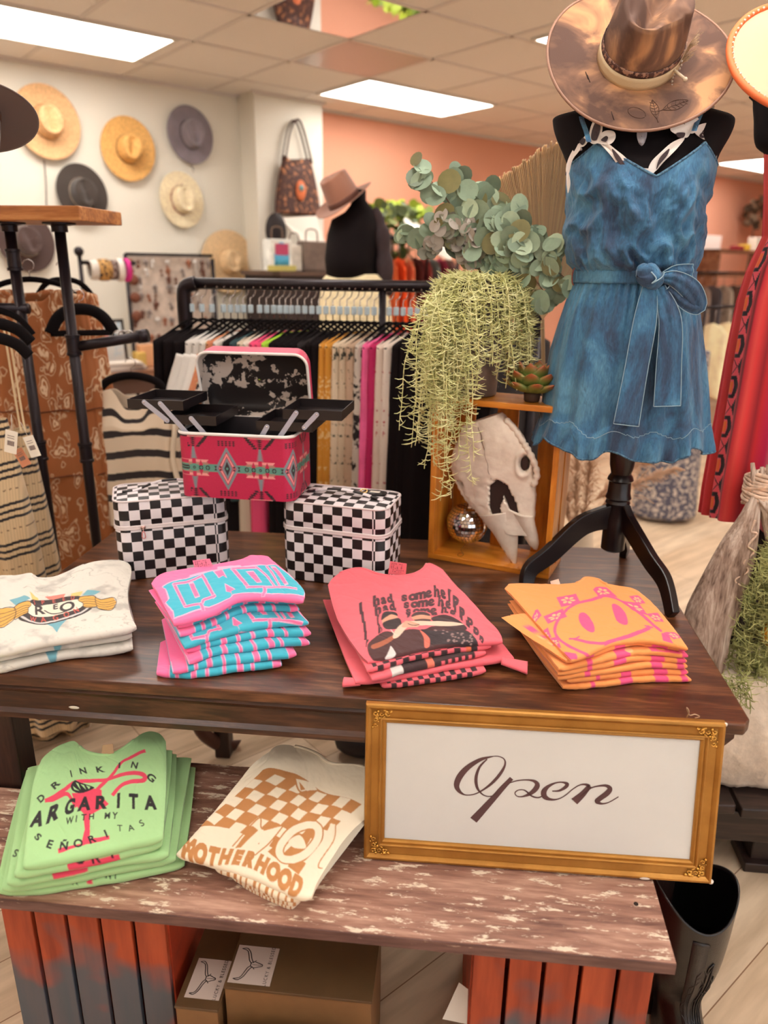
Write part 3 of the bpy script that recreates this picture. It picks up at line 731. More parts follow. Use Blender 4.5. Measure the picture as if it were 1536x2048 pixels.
# ---- 1. marbled white shirts with the winged badge
conv = crop(0, 1110, 5.486)
BG1 = (222, 216, 204)
def arts1(k, IP):
    a = newart(BG1); G = (212, 168, 84); GD = (196, 142, 58); BL_ = (112, 172, 186); BK = (46, 34, 34); RD = (216, 92, 76); CR = (236, 226, 206)
    X, Y = np.meshgrid(np.linspace(0, 1, a.w), np.linspace(0, 1, a.h))
    m = fbm(X * 9, Y * 9, 3 + k, 5); v = np.abs(fbm(X * 5 + 2, Y * 6, 11 + k, 4) - .47)
    a.a -= (sst(.50, .72, m) * 34)[..., None] * np.array([1, 1, .95]); a.a -= (sst(.012, .0, v) * 40 * sst(.4, .6, fbm(X * 3, Y * 3, 20 + k)))[..., None]
    a.a -= ((fbm(X * 90, Y * 90, 7, 2) > .62) * 38 * sst(.5, .6, fbm(X * 6, Y * 6, 31 + k)))[..., None]
    if k == 0:
        wpoly(a, IP, [(100, 505), (240, 468), (310, 500), (240, 540), (160, 560)], BL_); wpoly(a, IP, [(290, 435), (440, 460), (450, 485), (340, 500)], (236, 196, 118))
        wpoly(a, IP, [(510, 435), (600, 420), (710, 422), (690, 470), (560, 475)], (232, 128, 112)); wpoly(a, IP, [(780, 430), (920, 412), (890, 465), (770, 470)], (236, 196, 118))
        wpoly(a, IP, [(970, 398), (1110, 405), (1040, 450), (910, 460)], BL_); wpoly(a, IP, [(500, 755), (735, 715), (660, 800), (625, 862), (580, 800)], BL_)
        wsp(a, IP, [(190, 700), (300, 755), (480, 770), (700, 730), (900, 660), (1015, 580), (960, 500), (860, 465), (640, 462), (440, 485), (330, 510), (240, 600)], BK)
        wsp(a, IP, [(215, 695), (310, 742), (480, 757), (700, 716), (890, 648), (985, 580), (970, 575), (880, 635), (690, 700), (480, 740), (320, 726), (235, 685)], (210, 204, 200))
        wsp(a, IP, [(290, 560), (340, 540), (420, 560), (520, 530), (700, 510), (880, 500), (915, 540), (900, 575), (800, 620), (600, 670), (400, 680), (300, 655), (280, 610)], CR)
        for sgn, pts in ((0, [(150, 580), (200, 545), (310, 530), (330, 560), (290, 600), (285, 650), (200, 690), (150, 700)]), (0, [(-200, 600), (0, 590), (150, 585), (150, 700), (60, 770), (0, 785), (-200, 790)]),
                         (1, [(880, 475), (960, 463), (1050, 465), (1060, 560), (1000, 580), (920, 580), (915, 540), (865, 510)]), (1, [(1050, 465), (1110, 490), (1240, 458), (1270, 510), (1230, 580), (1180, 595), (1090, 590), (1060, 560)])):
            wpoly(a, IP, pts, (226, 168, 72)); wline(a, IP, pts + [pts[0]], 7, BK)
        for dy in (22, 48, 72, 98):
            wline(a, IP, [(880 + dy * .4, 480 + dy), (960, 470 + dy), (1055, 470 + dy)], 4, BK); wline(a, IP, [(1055, 480 + dy), (1110, 500 + dy * .9), (1180, 490 + dy * .95), (1265, 462 + dy)], 4, BK)
            wline(a, IP, [(150, 590 + dy), (230, 560 + dy), (300, 555 + dy * .8)], 5, BK); wline(a, IP, [(-200, 620 + dy * 1.6), (0, 610 + dy * 1.6), (150, 590 + dy)], 5, BK)
        wtext(a, IP, 'SPEED', 62, [(345, 555), (440, 530), (640, 505), (850, 498)], RD, .01)
        wtext(a, IP, 'WAGON', 82, [(300, 732), (420, 742), (640, 715), (800, 665), (900, 605)], RD, .01)
        up_ = (0.02, -1)
        for chx, x, y, sz, sx in (('R', 455, 648, 150, 1.25), ('E', 610, 590, 90, 1.15), ('O', 735, 622, 140, 1.55)):
            for tri in text_tris(chx, sz, .03, 'C', 1., 0., sx): wpoly(a, IP, [(x + p[0], y - p[1] - p[0] * .16) for p in tri], BK)
        wline(a, IP, [(500, 600), (560, 640), (640, 645), (730, 625)], 12, BK)
    else:
        wpoly(a, IP, [(560, 900), (720, 890), (620, 1050), (600, 1040)] if k == 1 else [(490, 1060), (640, 1040), (590, 1170), (560, 1170)], BL_)
    return a.done()
top1 = dict(front=[(-300, 1090), (0, 1020), (300, 960), (700, 882), (1200, 812), (1490, 752)], back=[(-300, 260), (0, 222), (200, 215), (340, 195), (400, 248), (560, 250), (700, 205), (980, 85), (1250, 55), (1400, 75)],
            left=[(-300, 1090), (-300, 260)], right=[(1490, 752), (1430, 620), (1400, 400), (1440, 150), (1400, 75)])
stack('folded_shirt', '', conv, ZT, (.84, .845, .845, .845), top1, [[(-300, 1190), (0, 1115), (600, 1000), (1450, 880)], [(-300, 1310), (0, 1245), (600, 1120), (1460, 1020)]], arts1, BG1,
      'marbled white shirts at the left end of the table', ['folded marbled white shirt with a winged Speed Wagon badge, on top of its stack', 'folded marbled white shirt, middle one of the stack by the table\'s left end', 'folded marbled white shirt lying on the table under the other two marbled ones'],
      cloth('cloth_marble'), collar=(.36, .72), seed=2)

# ---- 2. pink shirts with turquoise block letters
conv = crop(300, 1090, 4.518)
PK, CY, LP = (255, 116, 168), (60, 182, 204), (255, 176, 208)
def arts2(k, IP):
    a = newart(PK)
    if k in (0, 3):
        dx, dy = (0, 0) if k == 0 else (60, 300)
        Q = lambda L: [(x + dx, y + dy) for x, y in L]
        wpoly(a, IP, Q([(105, 372), (330, 300), (350, 290), (352, 275), (560, 225), (610, 215), (610, 190), (820, 180), (830, 195), (855, 185), (1060, 185), (1090, 170), (1130, 160), (1400, 390), (1390, 462), (1055, 440), (1030, 380), (1015, 445), (770, 460), (740, 500), (520, 565), (470, 560), (460, 585), (215, 660), (205, 600), (130, 520), (165, 490), (140, 400)]), LP)
        wpoly(a, IP, Q([(115, 376), (330, 308), (560, 238), (820, 190), (860, 195), (1060, 192), (1130, 168), (1388, 392), (1380, 452), (1060, 430), (1040, 395), (1010, 435), (760, 450), (735, 490), (520, 552), (470, 545), (450, 572), (222, 648), (212, 590), (140, 515), (180, 480), (150, 395)]), CY)
        for P_, w in (([(225, 360), (320, 545)], 22), ([(225, 360), (340, 335), (465, 280)], 16), ([(465, 275), (570, 460)], 24), ([(320, 552), (450, 520), (480, 480), (580, 450)], 18), ([(450, 520), (475, 590)], 24),
                      ([(745, 215), (880, 380)], 26), ([(745, 210), (840, 205), (960, 205)], 14), ([(870, 380), (1120, 370)], 18), ([(960, 200), (1060, 290), (1120, 370)], 12), ([(1020, 375), (1035, 455)], 26), ([(1040, 378), (1320, 388)], 12), ([(1060, 200), (1160, 360)], 14)):
            wline(a, IP, Q(P_), w + 8, LP); wline(a, IP, Q(P_), w - 2, PK)
        for T_ in ([(345, 345), (385, 335), (445, 455), (405, 470)], [(865, 240), (930, 232), (1005, 330), (960, 335)], [(570, 240), (650, 215), (700, 300), (665, 280), (625, 300)], [(680, 345), (775, 400), (735, 418), (755, 490), (735, 430), (690, 420)], [(1090, 195), (1130, 190), (1250, 350), (1215, 362)]):
            wpoly(a, IP, Q(T_), LP); c = np.mean(Q(T_), 0); wpoly(a, IP, [c + (np.array(p) - c) * .84 for p in Q(T_)], PK)
    else:
        a.a[:, :] = CY; a.a[: , : ] = CY
        rr = random.Random(k)
        for u, w in ((-.5, .11), (-.33, .02), (-.22, .035), (-.09, .018), (.03, .02), (.15, .04), (.27, .018), (.43, .06)):
            u += rr.uniform(-.015, .015)
            a.rect(u - .006, -.12, w + .012, .28, LP); a.rect(u, -.12, w, .28, PK)
        a.rect(-.5, .16, 1, .9, (252, 110, 165))
    return a.done()
top2 = dict(front=[(210, 685), (540, 598), (800, 470), (1080, 452), (1385, 478)], back=[(10, 330), (150, 240), (560, 182), (780, 140), (870, 108), (920, 90), (1070, 95)], left=[(210, 685), (125, 530), (70, 420), (10, 330)], right=[(1385, 478), (1395, 400), (1290, 280), (1070, 95)])
stack('folded_shirt', '', conv, ZT, (.885, .918, .925, .90), top2,
      [[(250, 740), (540, 640), (810, 520), (1090, 500), (1375, 505)], [(255, 820), (540, 715), (800, 600), (1050, 570), (1345, 580)], dict(f=[(310, 930), (540, 840), (820, 760), (1100, 715), (1430, 700)]), [(330, 960), (560, 890), (800, 840), (1100, 800), (1450, 800)],
       [(350, 1070), (600, 970), (900, 930), (1200, 890), (1440, 890)], dict(f=[(200, 1150), (500, 1080), (800, 1040), (1100, 1010), (1320, 985)]), dict(f=[(60, 1160), (400, 1170), (800, 1120), (1190, 1080)], bl=(90, 870))], arts2, PK,
      'pink and turquoise shirts', ['folded pink shirt with large turquoise block letters, top of the tallest stack'] + ['folded pink and turquoise shirt, %s from the top of the tall pink stack' % w for w in ('second', 'third', 'fourth', 'fifth', 'sixth', 'seventh')] + ['folded pink and turquoise shirt lying on the table under the tall pink stack'],
      cloth('cloth_pink'), ((385, 140), (540, 122), (570, 180), (405, 200), .42, (246, 150, 178), 1), collar=False, seed=4)

# ---- 3. coral shirts "I had some help"
conv = crop(620, 1100, 3.491)
CO, CK = (240, 104, 116), (52, 26, 30)
def arts3(k, IP):
    a = newart(CO)
    if k == 0:
        INK = (72, 34, 42)
        rows = [(0, [(330, 440), (450, 395), (640, 350), (850, 325)], [(855, 325), (930, 340), (1050, 400)]), (1, [(340, 500), (450, 455), (640, 405), (870, 380)], [(880, 385), (960, 405), (1095, 465)]), (2, [(350, 560), (450, 520), (640, 455), (890, 440)], [(900, 430), (990, 460), (1150, 530)]),
                (3, [(355, 620), (450, 585), (640, 500), (900, 470)], [(930, 480), (1030, 520), (1185, 590)]), (4, [(370, 675), (470, 640), (640, 545), (900, 500)], [(990, 540), (1080, 580), (1220, 640)])]
        for r, p1, p2 in rows:
            wtext(a, IP, 'I had some', 86 - 3 * r, p1, INK, .07, sx=1.05, upv=(-.05, -1)); wtext(a, IP, 'help', 88 - 3 * r, p2, INK, .07, sx=1.0, upv=(.12, -1))
        # picture: two bearded men in caps leaning together, arms crossing
        wsp(a, IP, [(395, 640), (440, 590), (500, 560), (470, 500), (485, 445), (545, 425), (620, 435), (645, 490), (700, 470), (715, 440), (780, 420), (840, 435), (860, 455), (960, 440), (1060, 490), (1110, 545), (1190, 620), (1230, 660), (1000, 690), (700, 740), (470, 770), (410, 760)], CO)
        wsp(a, IP, [(400, 650), (450, 595), (520, 565), (600, 580), (700, 560), (800, 560), (880, 530), (1000, 540), (1100, 560), (1180, 640), (1170, 660), (1000, 680), (700, 730), (470, 765), (420, 740)], (74, 34, 34))
        wsp(a, IP, [(850, 470), (940, 450), (1040, 490), (1090, 545), (1000, 560), (900, 520)], (60, 30, 34))
        wsp(a, IP, [(780, 560), (900, 570), (1080, 560), (1170, 640), (1000, 660), (850, 665), (830, 610)], (44, 26, 32))
        wsp(a, IP, [(775, 565), (810, 590), (840, 630), (835, 680), (805, 685), (800, 620)], (232, 110, 90))
        wsp(a, IP, [(495, 480), (520, 450), (580, 445), (610, 470), (615, 520), (560, 550), (505, 530)], (222, 158, 128))
        wsp(a, IP, [(488, 490), (500, 445), (550, 432), (600, 440), (610, 462), (560, 455), (520, 475)], (40, 24, 28))
        wsp(a, IP, [(500, 510), (560, 490), (620, 480), (640, 520), (620, 555), (560, 558), (515, 545)], (46, 24, 26))
        wsp(a, IP, [(720, 460), (780, 445), (840, 455), (845, 480), (780, 495), (730, 490)], (214, 150, 120))
        wsp(a, IP, [(715, 465), (735, 435), (790, 424), (835, 440), (840, 455), (780, 447)], (70, 44, 44))
        wsp(a, IP, [(735, 492), (790, 478), (845, 480), (840, 500), (790, 512)], (84, 48, 42))
        wsp(a, IP, [(430, 650), (520, 620), (600, 590), (590, 620), (520, 655), (440, 680)], (172, 92, 62))
        wsp(a, IP, [(580, 615), (590, 570), (650, 515), (720, 500), (850, 495), (1000, 500), (1070, 515), (960, 530), (800, 530), (690, 545), (620, 610)], (232, 196, 172))
        wsp(a, IP, [(640, 545), (665, 505), (700, 500), (770, 520), (760, 540), (700, 548)], (210, 160, 134)); wline(a, IP, [(690, 520), (720, 530), (770, 525)], 5, (90, 50, 44))
        wline(a, IP, [(560, 560), (590, 590), (610, 600)], 5, (226, 206, 190)); wsp(a, IP, [(525, 745), (555, 690), (570, 665), (600, 715), (580, 745)], (220, 208, 204))
        rr = random.Random(2)
        for q in range(36):
            x, y = rr.uniform(860, 1130), rr.uniform(560, 640)
            wsp(a, IP, [(x, y), (x + 12, y - 4), (x + 14, y + 5), (x + 2, y + 7)], (150, 120, 116), 12)
    elif k in (1, 4):
        n = 17
        for i in range(n):
            for j in range(-4, 3):
                if (i + j) % 2 == 0: a.rect(-.47 + i * .052, j * .075 - .01, .052, .075, CK)
        a.rect(-.5, -.12, .05, 1.2, CO); a.rect(-.5, .16, 1, 1, CO)
        if k == 1: a.rect(.40, -.12, .1, 1, CO); a.rect(.30, -.12, .06, .2, (224, 104, 66)); a.rect(.34, -.12, .05, .2, (44, 22, 26))
    elif k == 2:
        a.rect(-.3, -.12, .7, .26, (56, 28, 30)); a.rect(-.33, -.12, .1, .2, (226, 214, 208)); a.rect(-.02, -.12, .06, .2, (232, 120, 96))
        for i in range(6): a.rect(.1 + i * .06, -.12, .03, .1, CO)
    return a.done()
top3 = dict(front=[(400, 762), (700, 700), (1000, 645), (1345, 622)], back=[(125, 240), (160, 195), (230, 150), (350, 125), (480, 165), (600, 180), (720, 165), (790, 130), (830, 88), (930, 125)], left=[(400, 762), (330, 690), (190, 470), (125, 240)], right=[(1345, 622), (1320, 560), (1200, 430), (1090, 310), (990, 210), (930, 125)])
st3 = stack('folded_shirt', '', conv, ZT, (.842, .842, .85, .85), top3,
      [[(395, 845), (700, 760), (1000, 700), (1262, 672)], [(430, 905), (700, 830), (1000, 765), (1225, 720)], dict(f=[(315, 925), (480, 905), (800, 850), (1100, 800), (1420, 760)], bl=(90, 340), br=(1150, 420)), dict(f=[(500, 955), (800, 915), (1000, 885), (1225, 850)])], arts3, CO,
      'coral shirts', ['folded coral shirt printed I had some help, on top of its stack', 'coral shirt with a black checker edge directly under the printed top one', 'coral shirt with a dark print edge, third in the coral stack', 'plain-edged coral shirt spreading wider than the others, with a loose sleeve', 'coral shirt with black checker edge lying on the table, lowest in the coral stack'],
      cloth('cloth_coral'), ((560, 78), (676, 95), (668, 165), (545, 152), .62, (232, 120, 130), 1), collar=(.18, .86), seed=6)
o, c, p = st3[3]
rg = np.array(TZ(*conv(1440, 780), .80)) - c
sl = MB(); P_ = []
for i, s in enumerate(np.linspace(0, 1, 14)):
    P_.append([(rg[0] - .03 + .052 * s + .002 * cos(a), rg[1] + .012 * cos(a) * (1 + .8 * s) - .016 * s, rg[2] + .0055 * sin(a) * (1 + .55 * s) - .004 * s) for a in np.linspace(0, 2 * pi, 18, endpoint=False)])
sl.grid(np.array(P_), cv=True).build('sleeve', fabric_plain(None, CO), o, solid=.0012)
hl = np.array(TZ(*conv(250, 915), .795)) - c
sl = MB(); P_ = []
for i, s in enumerate(np.linspace(0, 1, 12)):
    P_.append([(hl[0] + .03 - .035 * s, hl[1] + .010 * cos(a) * (1 + .4 * s), hl[2] + .005 * sin(a) * (1 + .5 * s) - .003 * s) for a in np.linspace(0, 2 * pi, 18, endpoint=False)])
sl.grid(np.array(P_), cv=True).build('sleeve', fabric_plain(None, CO), o, solid=.0012)

# ---- 4. orange shirts with a pink smiling face
conv = crop(1000, 1150, 3.84)
OR, HP = (252, 158, 84), (246, 82, 136)
def arts4(k, IP):
    a = newart(OR)
    def sq(pts):
        wpoly(a, IP, pts, HP); P = np.array(pts, float); c = P.mean(0); e1 = (P[1] - P[0]) / 2; e2 = (P[3] - P[0]) / 2
        for q in range(6):
            w = q * pi / 3 + .4; d = e1 * cos(w) * .48 + e2 * sin(w) * .48; nn = e1 * -sin(w) * .19 + e2 * cos(w) * .19
            wsp(a, IP, [c + d * .35, c + d * 1.1 + nn, c + d * 1.55, c + d * 1.1 - nn], (250, 190, 130), 14)
    if k == 0:
        sq([(435, 172), (575, 135), (615, 205), (470, 250)]); sq([(715, 118), (820, 112), (905, 180), (775, 190)]); sq([(990, 155), (1050, 148), (1110, 210), (1050, 215)])
        sq([(340, 325), (480, 260), (510, 320), (375, 380)]); sq([(230, 320), (300, 268), (330, 320), (245, 355)]); sq([(925, 198), (1060, 205), (1130, 300), (1020, 270)]); sq([(1120, 290), (1215, 285), (1260, 355), (1190, 350)])
        sq([(275, 445), (370, 400), (400, 470), (310, 515)]); sq([(380, 480), (440, 470), (480, 560), (420, 550)]); sq([(1250, 430), (1350, 440), (1420, 490), (1330, 490)])
        wpoly(a, IP, [(1230, 440), (1280, 430), (1320, 520), (1240, 500)], HP)
        ring = [(700, 610), (560, 560), (450, 480), (425, 400), (470, 310), (560, 230), (680, 185), (820, 178), (960, 220), (1080, 290), (1180, 380), (1230, 420)]
        wline(a, IP, ring, 20, HP)
        wsp(a, IP, [(615, 290), (660, 295), (715, 365), (728, 425), (690, 432), (625, 385), (600, 330)], HP); wsp(a, IP, [(872, 248), (910, 245), (965, 300), (985, 378), (945, 382), (895, 340)], HP)
        wline(a, IP, [(530, 488), (570, 485), (600, 468)], 12, HP); wline(a, IP, [(565, 488), (640, 505), (740, 520), (820, 525)], 20, HP)
        wline(a, IP, [(820, 527), (900, 505), (1040, 455), (1125, 410), (1140, 390)], 30, HP); wline(a, IP, [(1110, 385), (1165, 392)], 12, HP)
        wpoly(a, IP, [(500, 590), (580, 600), (600, 640), (540, 650)], HP)
    else:
        rr = random.Random(k + 3)
        for u, w in ((-.28, .045), (-.03, .11), (.24, .11), (.44, .06)):
            if rr.random() < .12: continue
            u += rr.uniform(-.02, .02); a.rect(u, -.12, w * rr.uniform(.7, 1.1), .24, HP)
        if k == 2: a.ell(.1, .02, .03, .04, (250, 190, 130)); a.rect(.25, -.02, .2, .1, HP); a.rect(.3, 0, .05, .05, OR)
        if k == 1:
            for q in range(3): a.rect(-.49, .25 + q * .17, .09, .11, HP); a.ell(-.445, .305 + q * .17, .02, .03, (250, 190, 130))
        a.rect(-.5, -.12, .05, 1.2, OR)
    return a.done()
top4 = dict(front=[(545, 640), (700, 575), (850, 510), (1010, 485), (1200, 492), (1442, 552)], back=[(35, 100), (60, 78), (100, 66), (400, 68), (560, 62), (620, 45), (660, 18), (750, 30), (810, 62), (980, 90), (1060, 112)], left=[(545, 640), (400, 490), (200, 270), (110, 165), (35, 100)], right=[(1442, 552), (1300, 350), (1180, 210), (1060, 112)])
lab4 = ['folded orange shirt with a pink smiling face, on top of its stack', 'orange shirt with flower squares, under the smiling one, its sleeve poking out left'] + ['folded orange shirt with pink marks, %s from the top of the orange stack' % w for w in ('third', 'fourth', 'fifth', 'sixth')] + ['folded orange shirt lying on the table under the orange stack']
stack('folded_shirt', '', conv, ZT, (.862, .868, .876, .868), top4,
      [dict(f=[(500, 668), (700, 610), (900, 545), (1100, 525), (1430, 575)], bl=(10, 320)), [(445, 728), (740, 660), (1000, 600), (1200, 598), (1440, 620)], [(440, 760), (800, 690), (1100, 640), (1430, 660)], [(440, 792), (800, 740), (1100, 700), (1435, 702)], [(510, 820), (800, 780), (1100, 745), (1440, 745)], [(480, 868), (800, 835), (1100, 805), (1465, 805)]], arts4, OR,
      'orange shirts', lab4, cloth('cloth_orange'), ((385, 48), (450, 30), (470, 68), (400, 75), .34, (236, 226, 214)), collar=(.52, .8), seed=8)

# ---- 5. green shirts on the lower shelf
conv = crop(0, 1400, 3.657)
GR, GP, GK = (168, 212, 146), (226, 62, 92), (24, 18, 20)
def arts5(k, IP):
    a = newart(GR)
    if k == 0:
        wline(a, IP, [(1060, 405), (960, 430), (880, 450), (830, 510), (770, 580), (720, 640)], 24, GP)
        wline(a, IP, [(340, 720), (440, 680), (560, 610), (720, 575), (900, 545), (1040, 555), (1055, 595), (960, 605), (880, 630), (820, 690)], 28, GP)
        wline(a, IP, [(340, 720), (400, 720), (470, 700), (510, 720), (560, 780)], 28, GP)
        wpoly(a, IP, [(520, 690), (620, 670), (700, 640), (745, 645), (745, 700), (790, 760), (690, 830), (640, 860), (580, 800)], GP)
        wpoly(a, IP, [(612, 840), (660, 830), (655, 1000), (640, 1060), (592, 1065), (620, 960)], GP); wpoly(a, IP, [(425, 1070), (595, 1062), (640, 1030), (795, 1000), (798, 1025), (620, 1072), (430, 1102)], GP)
        wsp(a, IP, [(510, 640), (540, 605), (560, 598), (640, 615), (697, 632), (650, 665), (580, 680), (525, 670)], GK)
        for P_ in ([(560, 612), (600, 655), (585, 615)], [(600, 618), (640, 655), (625, 622)], [(640, 622), (660, 650), (670, 630)], [(530, 640), (590, 662), (545, 662)]): wpoly(a, IP, P_, GR)
        wtext(a, IP, 'DRINKIN', 62, [(275, 760), (400, 650), (560, 560), (720, 510), (880, 490), (1040, 530)], GK, .035, sx=1.2)
        wtext(a, IP, 'G', 66, [(1060, 575), (1120, 610)], GK, .035, sx=1.2, upv=(.6, -.8))
        wtext(a, IP, 'ARGARITA', lambda i: 158 - 4 * i, [(205, 920), (400, 865), (560, 820), (720, 795), (900, 782), (1165, 785)], GK, .05, sx=.82, upv=lambda i: (.28 - i * .05, -1))
        wtext(a, IP, 'WITH MY', 68, [(480, 915), (640, 885), (860, 868)], GK, .03, sx=.85, upv=(.1, -1))
        wtext(a, IP, 'SEÑORI', 76, [(225, 960), (330, 1040), (480, 1085), (640, 1070), (830, 990)], GK, .035, sx=1.1)
        wtext(a, IP, 'TAS', 62, [(830, 960), (950, 945), (1040, 905), (1090, 870)], GK, .012, sx=1.1)
    elif k == 1:
        wpoly(a, IP, [(665, 1100), (700, 1100), (700, 1180), (660, 1180)], GP); wpoly(a, IP, [(490, 1185), (870, 1110), (875, 1140), (495, 1225)], GP)
        wtext(a, IP, 'ÑORI', 92, [(400, 1185), (600, 1175), (740, 1155), (880, 1110)], GK, .02, sx=1.2)
    elif k == 2:
        wpoly(a, IP, [(380, 1260), (640, 1205), (640, 1230), (385, 1290)], GP); wtext(a, IP, 'S', 80, [(90, 1130), (110, 1140)], GK, .02)
    elif k == 4:
        wpoly(a, IP, [(640, 1240), (680, 1240), (672, 1330), (630, 1330)], GP); wtext(a, IP, 'WITH MY', 74, [(490, 1315), (870, 1290)], GK, .012, sx=.85, upv=(.05, -1)); wtext(a, IP, 'A', 60, [(530, 1340), (560, 1340)], GK, .02)
    elif k == 3: wtext(a, IP, 'A', 150, [(80, 1030), (190, 1020)], GK, .02, upv=(.3, -1))
    return a.done()
top5 = dict(front=[(168, 1190), (500, 1120), (900, 1035), (1192, 975)], back=[(300, 420), (400, 350), (540, 300), (620, 370), (780, 400), (900, 350), (1050, 240), (1150, 238), (1212, 290)], left=[(168, 1190), (200, 900), (240, 600), (300, 420)], right=[(1192, 975), (1205, 800), (1215, 560), (1212, 290)])
stack('folded_shirt', '', conv, ZS, (.572, .578, .60, .60), top5,
      [dict(f=[(110, 1280), (500, 1205), (900, 1120), (1185, 1050)], bl=(270, 470), br=(1260, 360)), dict(f=[(55, 1340), (500, 1255), (900, 1175), (1235, 1130)], bl=(200, 480), br=(1290, 380)), dict(f=[(20, 1375), (500, 1300), (900, 1225), (1290, 1160)], bl=(190, 500), br=(1400, 410)), dict(f=[(-30, 1392), (300, 1380), (600, 1335), (1000, 1270), (1350, 1195)], bl=(185, 520), br=(1430, 480))], arts5, GR,
      'green shirts on the weathered board', ['folded light green shirt printed margarita with a pink glass, on top of its stack'] + ['folded light green shirt, %s from the top of the green stack' % w for w in ('second', 'third', 'fourth')] + ['folded light green shirt lying on the weathered board under the green stack'],
      cloth('cloth_green'), ((750, 330), (825, 320), (830, 372), (740, 385), .5, (190, 150, 120)), collar=(.3, .72), seed=10)

# ---- 6. cream shirts with tan checks
conv = crop(340, 1460, 3.657)
CM, TN = (242, 226, 198), (196, 132, 74)
def arts6(k, IP):
    a = newart(CM)
    if k == 0:
        O = np.array((690., 300.)); E1 = np.array((78., 17.)); E2 = np.array((-66., 66.))
        a0 = np.array((690., 300.)); a1 = np.array((1395., 535.)); b0 = np.array((170., 720.)); b1 = np.array((945., 1035.))
        g = lambda u, v: (a0 * (1 - u) + a1 * u) * (1 - v) + (b0 * (1 - u) + b1 * u) * v
        nx, ny = 9, 7
        wpoly(a, IP, [g(0, 0), g(1, 0), g(1, 1), g(0, 1)], TN)
        for i in range(nx):
            for j in range(ny):
                if (i + j) % 2: wpoly(a, IP, [g(i / nx + .006, j / ny + .006), g((i + 1) / nx - .006, j / ny + .006), g((i + 1) / nx - .006, (j + 1) / ny - .006), g(i / nx + .006, (j + 1) / ny - .006)], CM)
        # notch at the top and the big cream letters over the checks
        wpoly(a, IP, [(905, 355), (955, 450), (985, 440), (1085, 425), (1040, 380)], CM); wline(a, IP, [(905, 355), (950, 450), (1085, 430)], 12, TN); wpoly(a, IP, [(935, 375), (985, 430), (950, 440)], TN)
        mm = [(470, 870), (640, 660), (680, 740), (820, 700), (700, 890), (620, 940), (650, 830), (560, 900)]
        wpoly(a, IP, mm, CM); wline(a, IP, [(460, 845), (645, 645), (670, 725), (815, 695)], 10, TN); wpoly(a, IP, [(475, 865), (600, 700), (640, 735), (520, 860)], TN)
        wline(a, IP, [(620, 940), (720, 830), (820, 705)], 10, TN)
        o_ = [(1050, 690), (1000, 690), (900, 730), (820, 820), (800, 890), (830, 935), (900, 935), (990, 890), (1070, 800), (1085, 730), (1060, 692)]
        wline(a, IP, o_, 72, TN); wline(a, IP, o_, 52, CM); wsp(a, IP, [(960, 760), (1030, 715), (1045, 750), (980, 850), (900, 880), (880, 850)], TN); wsp(a, IP, [(870, 800), (950, 760), (990, 850), (900, 850)], CM)
        wline(a, IP, [(1000, 950), (1110, 830), (1190, 700)], 34, CM); wline(a, IP, [(1190, 700), (1180, 800), (1130, 900)], 40, CM); wline(a, IP, [(1215, 700), (1200, 800), (1100, 930), (1080, 990), (1105, 1015)], 9, TN)
        wtext(a, IP, 'MOTHERHOOD', 196, [(65, 905), (330, 975), (620, 1055), (950, 1190)], TN, .085, sx=.56, upv=lambda i: (.34, -.86))
    else:
        rr = random.Random(k)
        for i in range(13):
            u = -.42 + i * .07 + rr.uniform(-.008, .008); a.rect(u, -.12, rr.choice((.02, .035, .028)), .22, TN)
            if i % 3 == 0: a.rect(u, .0, .06, .03, TN)
    return a.done()
top6 = dict(front=[(55, 885), (300, 945), (620, 1045), (930, 1180), (1040, 1195)], back=[(560, 290), (640, 220), (720, 160), (800, 108), (950, 122), (1080, 172), (1180, 240), (1400, 262), (1560, 330)], left=[(55, 885), (200, 720), (350, 550), (560, 290)], right=[(1040, 1195), (1110, 1040), (1300, 760), (1560, 500), (1600, 380)])
top6['right'][-1] = (1560, 330)
stack('folded_shirt', '', conv, ZS, (.530, .532, .575, .57), top6,
      [dict(f=[(330, 1000), (600, 1105), (850, 1215), (1030, 1215)]), dict(f=[(450, 1060), (650, 1150), (880, 1250), (960, 1240)]), dict(f=[(520, 1110), (700, 1200), (880, 1275), (930, 1265)])], arts6, CM,
      'cream shirts beside the framed sign', ['folded cream shirt with tan checks and the word Motherhood, on top of its stack', 'folded cream and tan shirt, second from the top beside the framed sign', 'folded cream and tan shirt, third from the top beside the framed sign', 'folded cream and tan shirt lying on the board under the cream stack'],
      cloth('cloth_cream'), collar=(.38, .86), seed=12)
# ================================================================== checkered cases and the pink tray case
def checker(name, a, b_, size):
    m, nt, b = newmat(name); MATS[name] = m
    at = nd(nt, 'ShaderNodeAttribute', attribute_name='Col')
    ck = nd(nt, 'ShaderNodeTexChecker', i_Scale=1.0 / size); ck.inputs['Color1'].default_value = L4(a); ck.inputs['Color2'].default_value = L4(b_)
    nt.links.new(at.outputs['Vector'], ck.inputs['Vector']); nt.links.new(ck.outputs[0], b.inputs['Base Color'])
    b.inputs['Roughness'].default_value = .38; b.inputs['Specular IOR Level'].default_value = .45
    n = nd(nt, 'ShaderNodeTexNoise', i_Scale=500.); bp = nd(nt, 'ShaderNodeBump', i_Strength=.12, i_Distance=.0005); nt.links.new(n.outputs[0], bp.inputs['Height']); nt.links.new(bp.outputs[0], b.inputs['Normal'])
    return m
SQ = .0268
M_CHK = checker('checker_vinyl', (232, 222, 224), (24, 15, 17), SQ)
M_PIPE = mat('white_piping', (228, 214, 212), .4)
M_ZIP = mat('zip_metal', (206, 168, 158), .3, .9)
